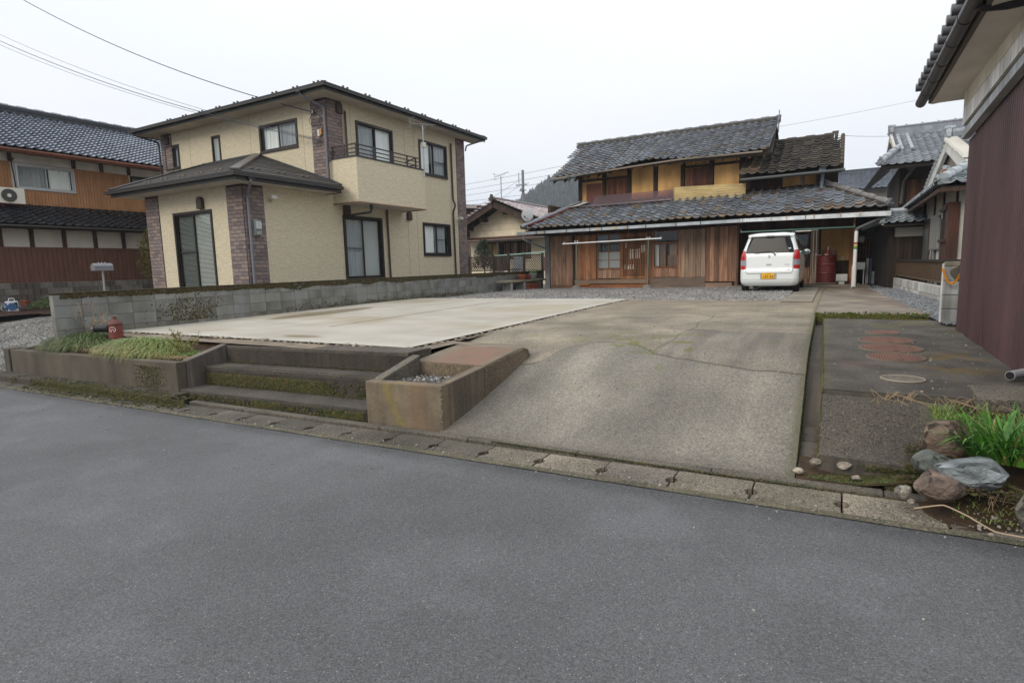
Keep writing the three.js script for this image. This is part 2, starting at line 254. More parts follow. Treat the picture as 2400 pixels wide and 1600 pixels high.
{ // roadside drain: stony mortar strip, lids with half-slots at both ends, kerb behind
  const r = rngOf(11);
  const dr = thing('drain_channel', null, null, P(0, road(0), 4), null, 'structure');
  const ang = Math.atan(.0117);
  const tilt = g => { g.translate(0, -EY, 0); g.applyMatrix4(new THREE.Matrix4().makeRotationZ(ang)); return g; };   // the street falls to the left
  const strip = grid(-15, 6, 160, 3.70, 3.775, 3, (X, D) => road(X) + .004 + .005 * fbm(X * 9 + 150, D * 20, 999, 999, 3)); muv(strip);
  part(dr, 'mortar_strip', strip, tmat(0x5a5647, T.aggr, .95, T.fine, .006));
  part(dr, 'channel_bed', [tilt(bx(-15, 6, -.5 - 0, -.42, 3.8, 4.2)), tilt(bx(-15, 6, -.5, -.045, 3.80, 3.835)), tilt(bx(-15, 6, -.5, -.045, 4.175, 4.2))], tmat(0x100f0d, T.streak, .95));
  const lids = new Pieces(dr, 'lid', 300);
  const n = .042, m = .056, s = .245;
  const half = (sx) => [[sx * .256, -.197], [sx * .256, -m], [sx * (.258 - n * .5), -m], [sx * (.258 - n), 0], [sx * (.258 - n * .5), m * .8], [sx * .258, m], [sx * .258, .197]];
  const outl = [...half(1), ...half(-1).reverse()];
  const lidGeo = new THREE.ExtrudeGeometry(shapeOf(outl), { depth: .075, bevelEnabled: true, bevelSize: .006, bevelThickness: .006, bevelOffset: -.006, bevelSegments: 2 });
  lidGeo.rotateX(-Math.PI / 2); lidGeo.translate(0, -.08, 0); muv(lidGeo);
  const lidG2 = [0, 1, 2, 3].map(k => { const g = lidGeo.clone(), uv = g.attributes.uv; for (let i = 0; i < uv.count; i++) uv.setXY(i, uv.getX(i) + k * .53, uv.getY(i) + k * .31); return g; });
  const lm = [0x716b60, 0x6a655a, 0x787166, 0x66615a].map(c => tmat(c, T.aggr, .93, T.fine, .003));
  const lmD = [0x514d46, 0x4b4841, 0x57534b].map(c => tmat(c, T.aggr, .93, T.fine, .003));
  let k = 0;
  for (let X = -13.29 + .0; X < 5.5; X += .5245, k++) { const q = X < -2.6 ? lmD[k % 3] : lm[k % 4]; lids.add(dr, lidG2[k % 4], q, TM(X, road(X) - .012 + .004 * (r() - .5), 3.955 + .02 * clamp((X + 2) / 4, -1, 1), 0, .006 * (r() - .5), ang + .006 * (r() - .5))); }
  lids.flush();
  const kerb = []; for (let X = -7.1; X < 6; X += 1.06) kerb.push((() => { const g = new RoundedBoxGeometry(1.056, .3, .1, 2, .014); g.rotateZ(ang); g.translate(X + .53, EY + road(X + .53) - .143 + .004 * r(), -4.235); return muv(g); })());
  for (const g of kerb) part(dr, 'kerb', g, M.concDarkA);
}
// ---------------------------------------------------------------- the lot
{
  const jxT = table([[-3.25, 5.9], [-3.03, 6.0], [-2.9, 6.5], [-2.62, 6.85], [-2.3, 6.88], [-2.05, 6.75], [-1.78, 6.45], [-1.5, 6.33], [-1.1, 6.22], [-.7, 6.12], [-.28, 6.08]]);
  const drv = tex(1024, 2048, (u, v, i, j) => {    // X -4.5..-.28, D 4.25..20.4
    const X = lerp(-4.5, -.28, u), D = lerp(4.25, 20.4, v);
    const f = fbm(u * 9, v * 30, 9, 30, 5), b = fbm(u * 4 + 2, v * 12 + 5, 4, 12, 4), fine = vn(u * 420, v * 1500, 420, 1500), g2 = HN(i, j), st = fbm(u * 34, v * 9, 34, 9, 4);
    let c = [118, 112, 102];
    const jx = jxT(X) + .05 * (fbm(u * 16, 3, 16, 9, 3) - .5);   // edge of the poured ramp
    const onRamp = D < jx && X > -3.23;
    if (onRamp) {
      const pale = Math.exp(-Math.pow((X + 2.28 + .18 * (D - 5)) / .36, 2)) * ss(D, 4.3, 5.2) + .9 * Math.exp(-Math.pow((X + .66) / .26, 2)) * (1 - ss(D, 6.0, 6.6)) + .25;
      const dk = Math.exp(-Math.pow((X + 1.42) / .2, 2)) * .8 + Math.exp(-Math.pow((X + 3.0 - .1 * (D - 4.3)) / .2, 2));
      c = mix3([101, 97, 89], [139, 134, 122], clamp(.26 + .3 * pale * (.2 + 1.5 * st) - .24 * dk + .22 * (f - .5)));
      if (D < 4.5) c = mix3(c, [92, 86, 78], .5 * (1 - ss(D, 4.3, 4.5)));
    } else if (X > -1.78 && D < 8.3 + .8 * (b - .5)) { c = mix3([95, 90, 82], [124, 118, 107], ss(st * .6 + b * .5, .3, .75)); }
    else { const far = ss(D, 8, 13); c = mix3([111, 104, 91], [139, 130, 114], clamp(f * 1.4 - .2)); c = mix3(c, [124, 111, 92], .4 * far); const gr = ss(b, .55, .72) * (1 - far * .7); c = mix3(c, [92, 91, 68], .28 * gr); if (st > .6) c = mix3(c, [142, 133, 118], .5 * (st - .6) / .3); }
    const k = 1 + .34 * (fine - .5) + .26 * (g2 - .5) + .22 * (f - .5);
    c = c.map(x => x * k);
    const line = (d, w, s) => { const a = Math.exp(-(d * d) / (w * w)) * s; c = mix3(c, [44, 42, 30], a); };
    if (X > -3.23) line(D - jx, .016, .55);
    const wob = .05 * (fbm(v * 20, 4, 20, 8, 4) - .5);
    if (D > jx - .05 && D < 10.4) line(X + 1.78 + wob + .03 * Math.sin(D * 5), .014, .38);
    
    line(D - (8.4 + .9 * (fbm(u * 5, 7, 5, 9, 4) - .5)), .02, .45); line(D - (10.3 + 1.2 * (fbm(u * 4, 2, 4, 9, 4) - .5)), .025, .5);
    const mossy = ss(fbm(u * 22, v * 80, 22, 80, 4), .58, .75) * Math.exp(-Math.pow((D - 7.0) / .9, 2)) * (X > -2.6 && X < -1.4 ? 1 : .25); c = mix3(c, [92, 96, 42], .7 * mossy);
    if (X > -.36) c = mix3(c, [70, 70, 40], .5 * ss(X, -.36, -.29) * (.4 + f));
    if (D > 13) c = mix3(c, [112, 98, 80], .3);
    return c;
  }, 1, 1); drv.repeat.set(1, 1);
  const m = new THREE.MeshStandardMaterial({ map: drv, roughness: .9, bumpMap: (() => { const b = T.fine.clone(); b.repeat.set(5, 18); b.needsUpdate = true; return b; })(), bumpScale: .003, side: THREE.DoubleSide });
  const g = grid(-4.5, -.28, 34, 4.25, 20.4, 110, driveH, (X, D) => D > 6.1 || X > -3.235); { const p = g.attributes.position; for (let i = 0; i < p.count; i++) { const X = p.getX(i); if (X > -1) p.setX(i, X + (X + 1) / .72 * (gL(-p.getZ(i)) + .28)); } }
  const d = thing('driveway', null, null, P(-2, -1.2, 8), null, 'structure');
  part(d, 'paving', g, m);
  // exposed right edge above the gutter
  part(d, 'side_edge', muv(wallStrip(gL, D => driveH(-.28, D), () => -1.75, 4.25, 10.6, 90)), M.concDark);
  // concrete at the back right, under the eaves and in the passage
  const ap = tex(1024, 1024, (u, v, i, j) => {     // X -.28..1.3, D 10.7..23
    const f = fbm(u * 5, v * 40, 5, 40, 5), b = fbm(u * 3, v * 10, 3, 10, 4), g2 = HN(i, j); let c = mix3([94, 84, 72], [128, 118, 102], clamp(f * 1.7 - .35));
    c = mix3(c, [156, 142, 120], .55 * ss(fbm(u * 3 + 5, v * 26, 3, 26, 4), .58, .75)); c = mix3(c, [92, 70, 58], .4 * ss(b, .52, .7)); const k = 1 + .12 * (g2 - .5); return c.map(x => x * k);
  }); ap.repeat.set(1, 1);
  const ga = grid(-.28, 1.3, 10, 10.68, 23, 30, (X, D) => flatL(D) + .012 + .05 * ss(D, 19.5, 21), (X, D) => X < 1.28 - .05 * (D - 10.7));
  part(d, 'back_paving', ga, new THREE.MeshStandardMaterial({ map: ap, roughness: .62, side: THREE.DoubleSide }));
  part(d, 'back_paving', panelD(10.66, [[-.3, -1.25], [1.28, -1.25], [1.28, flatL(10.7) + .008], [-.3, flatL(10.7) + .008]], .06), M.concDark);
  // recessed entrance floor
  part(d, 'porch_floor', bx(-3.2, .5, -1.1, -.80, 20.45, 24), tmat(0x7a746a, T.aggr, .8));
  part(d, 'concrete_strip', prism([P(-1.02, -.845, 13.35), P(-.42, -.845, 13.3), P(-.46, -.84, 20.4), P(-.98, -.84, 20.4)], .12), tmat(0x7a7468, T.aggr, .9));
}
{ // pale new slab
  const t = tex(2048, 1024, (u, v, i, j) => {      // X -11.1..-4.5, D 5.4..14
    const X = lerp(-11.1, -4.5, u), D = lerp(5.4, 14, v);
    const f = fbm(u * 6, v * 20, 6, 20, 5), sw = fbm(u * 14 + .3 * Math.sin(v * 20), v * 5, 14, 5, 4), n = HN(i, j);
    let c = mix3([152, 147, 134], [181, 177, 167], clamp(1.6 * (f * .55 + sw * .5) - .35));
    const p1 = ss(fbm(u * 3 + 1.5, v * 6, 3, 6, 4), .53, .7); c = mix3(c, [148, 134, 106], .42 * p1);
    const pud = Math.exp(-Math.pow((X + 10.0) / .45, 2) - Math.pow((D - 9.2) / 1.6, 2)); c = mix3(c, [122, 108, 82], ss(pud, .35, .5) * .62);
    const pud2 = Math.exp(-Math.pow((X + 6.9) / .5, 2) - Math.pow((D - 5.85) / .16, 2)); c = mix3(c, [120, 104, 78], ss(pud2, .3, .8) * .55);
    const e = Math.min(X + 11.1, -4.5 - X, D - 5.4, 14 - D); if (e < .25) c = mix3(c, [190, 187, 179], .5 * (1 - e / .25));
    if (Math.abs(X + 7.55 + .05 * (fbm(v * 30, 3, 30, 8, 3) - .5)) < .018 + .02 * fbm(v * 60, 1, 60, 8, 2) && D > 7.0 && D < 12.6) c = [80, 76, 68];
    if (Math.abs(X + 9.7) < .012 && D > 10.6 && D < 12.9) c = [104, 97, 84];
    return c.map(x => x * (1 + .05 * (n - .5)) * .985);
  }); t.repeat.set(1, 1);
  const rgh = tex(512, 512, (u, v) => { const X = lerp(-11.1, -4.5, u), D = lerp(5.4, 14, v); const pud = Math.exp(-Math.pow((X + 10.0) / .45, 2) - Math.pow((D - 9.2) / 1.6, 2)), pud2 = Math.exp(-Math.pow((X + 6.9) / .5, 2) - Math.pow((D - 5.85) / .16, 2)); return gray(255 * (.82 - .5 * Math.max(ss(pud, .35, .5), ss(pud2, .3, .8)))); }, 1, 1, false); rgh.repeat.set(1, 1);
  const r = rngOf(3), W = [];
  const s = thing('concrete_slab', null, null, P(-8, -.92, 9), null, 'structure');
  const top = (X, D) => flatL(D) + .02;
  const g = grid(-11.1, -4.5, 40, 5.4, 14, 40, top, (X, D) => X < -4.5 + .0 && D > 5.42 + .05 * Math.sin(X * 3));
  part(s, 'slab', g, new THREE.MeshStandardMaterial({ map: t, roughnessMap: rgh, roughness: 1, side: THREE.DoubleSide }));
  // broken edge of the slab, chunk by chunk
  const eg = [];
  for (let X = -11; X < -4.5; X += .09 + .1 * r()) eg.push((() => { const g = new THREE.DodecahedronGeometry(.025 + .03 * r(), 0); g.scale(1.6, .55, .9); g.rotateY(r() * 6); g.translate(X, EY + flatL(5.4) - .005 + .015 * r(), -(5.4 + .04 * r())); return g; })());
  for (let D = 5.4; D < 14; D += .1 + .12 * r()) eg.push((() => { const g = new THREE.DodecahedronGeometry(.02 + .022 * r(), 0); g.scale(.9, .5, 1.6); g.rotateY(r() * 6); g.translate(-4.49 + .05 * r(), EY + flatL(D) - .003 + .01 * r(), -D); return g; })());
  const e = part(s, 'crumbled_edge', eg.map(g => muv(g)), tmat(0x837c70, T.aggr, .95)); e.userData.kind = 'stuff';
  // older concrete around it
  const oldc = tex(512, 512, (u, v, i, j) => { const f = fbm(u * 7, v * 22, 7, 22, 5), b = fbm(u * 4, v * 4, 4, 4, 3); return mix3([88, 79, 69], [136, 124, 105], clamp(f * 1.5 - .2 + .3 * (b - .5))).map(x => x * (1 + .1 * (HN(i, j) - .5))); }, 1.8, .9);
  const om = new THREE.MeshStandardMaterial({ map: oldc, roughness: .9, side: THREE.DoubleSide });
  part(s, 'old_paving', muv(grid(-11.1, -3.2, 30, 5.05, 6.2, 6, (X, D) => flatL(D) - .004, (X, D) => !(X > -4.2 && D < 6.1))), om);
  part(s, 'old_paving', muv(grid(-11.1, -4.4, 30, 5.9, 14.1, 10, (X, D) => flatL(D) - .012)), om);
}
const GRAV = tmat(0x787673, T.gravel, .95, T.rough, .012);
{ // gravel yard before the old house, gravel strip by the right-hand wall
  const gv = grid(-11.1, -1.0, 60, 13.75, 21.2, 40, (X, D) => -.862 + .02 * fbm(X * 1.3 + 40, D * 1.3, 99, 99, 3) + .04 * Math.exp(-Math.pow((D - 17.5) / 2, 2)) - (X < -10.2 ? .06 * ss(-X, 10.2, 10.8) : 0) - (D < 14.2 ? .04 * (14.2 - D) / .45 : 0), (X, D) => !(X > -4.5 && D < 13.7)); muv(gv);
  solo('gravel_yard', null, null, gv, GRAV, P(-6, -.86, 17), null, 'structure');
  const gs = grid(1.0, 2.6, 10, 10.62, 24, 40, (X, D) => flatL(D) - .02 + .03 * fbm(X * 3 + 9, D * 3, 99, 99, 3)); muv(gs);
  solo('gravel_strip', null, null, gs, tmat(0x6c7074, T.gravel, .95, T.rough, .012), P(1.7, -.88, 15), null, 'structure');
  const r = rngOf(21), sg = new THREE.IcosahedronGeometry(1, 0), im = (n, col, place, label, cat) => {
    const m = new THREE.InstancedMesh(sg, tmat(0xffffff, T.mottle, .92), n), c = new THREE.Color();
    for (let i = 0; i < n; i++) { const [p, s] = place(); m.setMatrixAt(i, new THREE.Matrix4().compose(p, new THREE.Quaternion().setFromEuler(new THREE.Euler(r() * 6, r() * 6, r() * 6)), new THREE.Vector3(s * (.7 + .6 * r()), s * (.5 + .3 * r()), s * (.7 + .6 * r())))); const k = .6 + .7 * r(); m.setColorAt(i, c.setRGB(col[0] * k, col[1] * k, col[2] * k)); }
    m.name = numbered('gravel'); m.userData = { kind: 'stuff', label, category: cat }; shade(m); scene.add(m);
  };
  im(7000, [.21, .205, .2], () => { const X = lerp(-10.8, -1.02, r()), D = lerp(13.8, 20.6, Math.pow(r(), .8)); return [P(X, -.852 + .04 * Math.exp(-Math.pow((D - 17.5) / 2, 2)) + .012 * r() - (X < -10.2 ? .05 : 0), D), .008 + .014 * r()]; }, 'loose grey stones lying over the gravel yard before the old wooden house', 'gravel');
  im(3500, [.18, .19, .2], () => { const D = lerp(9.6, 19, r()), X = lerp(1.24 - .048 * (D - 10.7), 1.95 - .045 * (D - 10), r()); return [P(X, flatL(D) + .0 + .014 * r(), D), .012 + .02 * r()]; }, 'loose blue grey stones beside the low white block wall', 'gravel');
  im(2500, [.15, .15, .15], () => { const D = lerp(4.45, 8, r()), X = lerp(-19, -11.8, r()); return [P(X, lerp(-1.66, -1.02, ss(D, 4.2, 8.2)) + .008 + .008 * r(), D), .006 + .01 * r()]; }, 'loose grey stones on the drive left of the block wall', 'gravel');
}
// ---------------------------------------------------------------- moss, blades and other growth helpers
function mossOn(label, n, place, hex = [[.036, .042, .009], [.056, .05, .011], [.03, .038, .009], [.07, .052, .014]], size = [.008, .02]) {
  const r = rngOf(n * 7 + 3), g = new THREE.IcosahedronGeometry(1, 0), p = g.attributes.position;
  const m = new THREE.InstancedMesh(g, mat(0xffffff, 1), n), c = new THREE.Color();
  for (let i = 0; i < n; i++) { const [q, nx, ny, nz] = place(r); const s = lerp(size[0], size[1], r() * r()); const k = hex[Math.floor(r() * hex.length)], b = .55 + .8 * r(); m.setMatrixAt(i, new THREE.Matrix4().compose(q, new THREE.Quaternion().setFromUnitVectors(new THREE.Vector3(0, 1, 0), new THREE.Vector3(nx, ny, nz).normalize()), new THREE.Vector3(s * (.8 + .8 * r()), s * .55, s * (.8 + .8 * r())))); m.setColorAt(i, c.setRGB(k[0] * b, k[1] * b, k[2] * b)); }
  m.name = numbered('moss'); m.userData = { kind: 'stuff', label, category: 'moss' }; shade(m); scene.add(m); return m;
}
function blades(n, seed, fn) {                     // fn(r, i) -> {p, dir (lean vector, horizontal), len, w, droop, up}
  const r = rngOf(seed), pos = [], nor = [], uv = [];
  for (let i = 0; i < n; i++) {
    const b = fn(r, i), seg = b.seg || 3, side = new THREE.Vector3(-b.dir.z, 0, b.dir.x).normalize().multiplyScalar(b.w / 2); let prev = null;
    for (let k = 0; k <= seg; k++) {
      const t = k / seg, q = b.p.clone().addScaledVector(b.dir, b.len * t * (b.up ?? .5)); q.y += b.len * (t - (b.droop ?? .6) * t * t * 1.1);
      const wd = (1 - Math.pow(t, 1.6) * .92), a = q.clone().addScaledVector(side, wd), c = q.clone().addScaledVector(side, -wd);
      if (prev) { const [pa, pc] = prev; for (const v of [pa, pc, c, pa, c, a]) pos.push(v.x, v.y, v.z); for (let z = 0; z < 6; z++) { uv.push(z & 1, t); } }
      prev = [a, c];
    }
  }
  const g = new THREE.BufferGeometry(); g.setAttribute('position', new THREE.Float32BufferAttribute(pos, 3)); g.setAttribute('uv', new THREE.Float32BufferAttribute(uv, 2)); g.computeVertexNormals(); return g;
}
const leafMat = (hex, rough = .7) => phys({ color: hex, roughness: rough, transmission: .25, thickness: 0, map: T.leaf });
function leafCloud(n, seed, place, w, l) {         // leaf-sized quads folded along the midrib
  const r = rngOf(seed), pos = [], uv = [], X = new THREE.Vector3(), Y = new THREE.Vector3(), N = new THREE.Vector3();
  for (let i = 0; i < n; i++) {
    const p = place(r); Y.set(r() - .5, r() - .35, r() - .5).normalize(); X.set(r() - .5, r() - .5, r() - .5).cross(Y).normalize(); N.crossVectors(X, Y);
    const s = .6 + .7 * r(), a = p.clone(), t = p.clone().addScaledVector(Y, l * s), m1 = p.clone().addScaledVector(Y, l * s * .45).addScaledVector(X, w * s / 2).addScaledVector(N, w * .15), m2 = p.clone().addScaledVector(Y, l * s * .45).addScaledVector(X, -w * s / 2).addScaledVector(N, w * .15);
    for (const v of [a, m1, t, a, t, m2]) { pos.push(v.x, v.y, v.z); uv.push(.5, .5); }
  }
  const g = new THREE.BufferGeometry(); g.setAttribute('position', new THREE.Float32BufferAttribute(pos, 3)); g.setAttribute('uv', new THREE.Float32BufferAttribute(uv, 2)); g.computeVertexNormals(); return g;
}
// ---------------------------------------------------------------- steps and planters at the kerb
const slope = .0185;
{
  const st = thing('concrete_steps', 'three low mossy concrete steps between the two roadside planters', 'steps', P(-5.85, -1.55, 4.7));
  const mk = (h, d0, d1, b) => panelD(d0, [[-7.5, h - .45], [-4.2, h - .45], [-4.2, h + slope * 3.3], [-7.5, h]], d1 - d0, [], b);
  const tm = tmat(0x45413b, T.aggr, .93, T.fine, .004), rm = M.concDark;
  part(st, 'step', mk(-1.475, 4.32, 4.9, .014), tm); part(st, 'step', mk(-1.225, 4.70, 5.3, .014), tm); part(st, 'step', mk(-.985, 5.03, 5.46, .016), tmat(0x4a453f, T.aggr, .93, T.fine, .004));
  part(st, 'riser_stain', [panelD(4.315, [[-7.5, -1.72], [-4.2, -1.68], [-4.2, -1.455], [-7.5, -1.525]], .004), panelD(4.695, [[-7.5, -1.5], [-4.2, -1.44], [-4.2, -1.21], [-7.5, -1.275]], .004), panelD(5.025, [[-7.5, -1.24], [-4.2, -1.2], [-4.2, -.965], [-7.5, -1.03]], .004)], tmat(0x38332b, T.streak, .95, T.rough, .008));
  const pat = (u, s) => fbm(u * 1.6 + s, s, 99, 99, 4);
  mossOn('dark green moss clinging to the risers of the concrete steps', 7000, r => { for (;;) { const k = r(), X = lerp(-7.48, -4.24, r()); const sl = slope * (X + 7.5); if (k < .5) { const pm = ss(pat(X, 3), .36, .6); if (r() > pm + .06) continue; return [P(X, -1.58 + sl * .6 + .075 * Math.pow(r(), lerp(2.2, .7, pm)), 4.31), 0, .3, 1]; } const q = r(); const pn = ss(pat(X, 8), .38, .62) * lerp(1, .35, ss(X, -5.9, -4.9)); if (q > pn + .05) continue; return [P(X, -1.47 + sl + .15 * Math.pow(r(), lerp(2.4, .6, pn)), 4.69), 0, .3, 1]; } });
  mossOn('yellow green moss along the tread edges of the concrete steps', 900, r => { const X = lerp(-7.45, -4.25, r()), sl = slope * (X + 7.5); const k = r(); return k < .35 ? [P(X, -1.205 + sl, 5.015 - .05 * r() * r()), 0, 1, .1] : k < .7 ? [P(X, -1.222 + sl, 4.72 + .02 * r()), 0, 1, 0] : [P(X, -1.47 + sl, 4.68 - .05 * r() * r()), 0, 1, 0]; }, undefined, [.005, .013]);
}
{ // left planter
  const pl = thing('planter', 'long stained concrete planter full of grass left of the steps', 'planter', P(-9.9, -1.5, 4.7));
  const topL = -1.175, topR = -1.12;
  part(pl, 'front_wall', panelD(4.3, [[-12.4, -1.75], [-7.5, -1.75], [-7.5, topR], [-12.4, topL]], .13, [], .012), tmat(0x514b42, T.stain, .93, T.rough, .006));
  part(pl, 'side_wall', panelX(-7.5, [[4.43, -1.75], [5.45, -1.75], [5.45, -.965], [5.03, -.968], [4.44, -1.118]], .13, [], .012), tmat(0x565049, T.streak, .93, T.rough, .006));
  part(pl, 'side_wall', panelX(-12.27, [[4.43, -1.75], [5.6, -1.75], [5.6, -1.0], [4.43, topL - .002]], .12, [], .01), M.concDark);
  const sg = grid(-12.3, -7.58, 40, 4.4, 5.5, 12, (X, D) => lerp(-1.2, -.955, ss(D, 4.4, 5.35)) + .05 * (fbm(X * 2 + 30, D * 2, 99, 99, 4) - .5)); muv(sg);
  part(pl, 'soil', sg, tmat(0x8d7c62, T.soil, .98, T.rough, .02));
  part(pl, 'end_post', bxr(-12.62, -12.405, -1.72, -1.16, 4.28, 4.62, .012), tmat(0x4c473d, T.streak, .93, T.rough, .006));
  const lg = (x0, x1) => panelD(4.02, [[x0, road(x0) - .1], [x1, road(x1) - .1], [x1, road(x1) + .085], [x0, road(x0) + .085]], .3, [], .014);
  const ledge = thing('footing_ledge', 'low mossy concrete ledge along the foot of the long planter', 'ledge', P(-9.9, -1.6, 4.15));
  for (let x = -13.4; x < -7.3; x += 1.22) part(ledge, 'ledge_block', lg(x, x + 1.21), tmat(0x423d33, T.streak, .95, T.rough, .008));
  mossOn('dark olive moss growing along the low ledge below the long planter', 3600, r => { for (;;) { const X = lerp(-12.3, -6.9, r()); if (r() > 2 * fbm(X * 1.6 + 4, 2, 99, 99, 4) - .6 + .35 * (X > -10.6 ? 1 : -.3)) continue; const k = r(); return k < .55 ? [P(X, road(X) + .0 + .08 * r(), 4.012), 0, .3, 1] : k < .75 ? [P(X, road(X) + .088, 4.03 + .24 * r() * r()), 0, 1, 0] : [P(X, road(X) + .006, 3.98 - .28 * Math.pow(r(), 3)), 0, 1, 0]; } });
  mossOn('rusty green moss patch on the corner of the long planter', 500, r => { const X = -8.15 + .42 * (r() + r() - 1), h = -1.2 - .32 * Math.pow(r(), 1.2); return [P(X, h, 4.297), 0, .3, 1]; }, undefined, [.005, .013]);
}
{ // right planter
  const pr = thing('planter', 'square concrete planter with a gravel basin and a reddish sloping top', 'planter', P(-3.7, -1.5, 5.1));
  const fm = tex(512, 512, (u, v, i, j) => { const s = fbm(u * 18, v * 2, 18, 2, 4), f = fbm(u * 4, v * 4, 4, 4, 5); let c = mix3([88, 78, 66], [126, 114, 92], clamp(1.5 * (s * .5 + f * .6) - .3)); c = mix3(c, [126, 112, 62], .7 * Math.exp(-Math.pow((u - .26 - .22 * (1 - v) * (1 - v)) / .055, 2)) * ss(f, .3, .55)); c = mix3(c, [118, 94, 74], .6 * Math.exp(-Math.pow((u - .68) / .12, 2))); return c.map(x => x * (1 + .12 * (HN(i, j) - .5))); }, 1, .62);
  fm.offset.set(.2, .1);
  const side = tmat(0x63594b, T.streak, .93, T.rough, .006);
  part(pr, 'front_wall', panelD(4.32, [[-4.2, -1.7], [-3.23, -1.7], [-3.23, -1.095], [-4.2, -1.118]], .12, [], .016), new THREE.MeshStandardMaterial({ map: fm, roughness: .92, bumpMap: T.rough, bumpScale: .005, side: THREE.DoubleSide }));
  part(pr, 'side_wall', panelX(-3.232, [[4.43, -1.7], [5.09, -1.7], [5.09, -1.035], [4.43, -1.092]], .12, [], .014), side);
  part(pr, 'side_wall', panelX(-4.08, [[4.43, -1.7], [5.09, -1.7], [5.09, -.955], [4.43, -1.115]], .12, [], .014), M.concDarkA);
  const stp = table([[5.1, -1.035], [5.6, -.985], [5.98, -.955], [6.12, -.985], [6.17, -1.06]]), st = part(pr, 'sloping_block', panelX(-3.232, [[5.1, -1.7], [6.16, -1.6], [6.17, -1.06], [6.12, -.985], [5.98, -.955], [5.6, -.985], [5.1, -1.035]], .962, [], .018), tmat(0x6b5f50, T.aggr, .93, T.fine, .004));
  const stx = tex(512, 512, (u, v, i, j) => { const f = fbm(u * 6, v * 6, 6, 6, 5), e = Math.min(ss(u, .05, .38), ss(1 - u, .02, .12), ss(1 - v, .04, .3), 1) * clamp(.6 + .9 * (f - .3)); return mix3(mix3([92, 84, 72], [128, 118, 100], f), [122, 94, 78], e).map(x => x * (1 + .22 * (HN(i, j) - .5))); }, 1, 1); part(st, 'reddish_top', grid(-4.18, -3.246, 6, 5.115, 6.09, 20, (X, D) => stp(D) + .004), new THREE.MeshStandardMaterial({ map: stx, roughness: .92, side: THREE.DoubleSide }), 'reddish worn sloping top');
  const ce = []; { const r = rngOf(8); for (let i = 0; i < 46; i++) { const g = new THREE.DodecahedronGeometry(.006 + .012 * r() * r(), 0); g.translate(-3.235 + .012 * (r() - .5), EY + lerp(-1.5, -1.1, r()), -(4.325 + .012 * (r() - .5))); ce.push(muv(g)); } }
  part(pr, 'chipped_corner', ce, tmat(0x6c675e, T.aggr, .95)).userData.kind = 'stuff';
  part(pr, 'basin_floor', muv(grid(-4.09, -3.34, 8, 4.42, 5.1, 8, (X, D) => -1.2 + .02 * fbm(X * 6 + 50, D * 6, 99, 99, 3))), tmat(0x6d675e, T.soil, .95, T.rough, .02));
  const r = rngOf(9), im = new THREE.InstancedMesh(new THREE.IcosahedronGeometry(1, 0), tmat(0xffffff, T.mottle, .9), 800), c = new THREE.Color();
  for (let i = 0; i < 800; i++) { const s = .006 + .016 * r() * r(); im.setMatrixAt(i, new THREE.Matrix4().compose(P(lerp(-4.07, -3.36, r()), -1.185 + .012 * r(), lerp(4.45, 5.08, r())), new THREE.Quaternion().setFromEuler(new THREE.Euler(r() * 6, r() * 6, 0)), new THREE.Vector3(s * (1 + r()), s * .7, s * (1 + r())))); const k = r() < .5 ? .04 + .06 * r() : .1 + .2 * r(); im.setColorAt(i, c.setRGB(k, k * .97, k * .92)); }
  im.name = numbered('gravel'); im.userData = { kind: 'stuff', label: 'dark and pale pebbles filling the basin of the square planter', category: 'gravel' }; shade(im); scene.add(im);
}
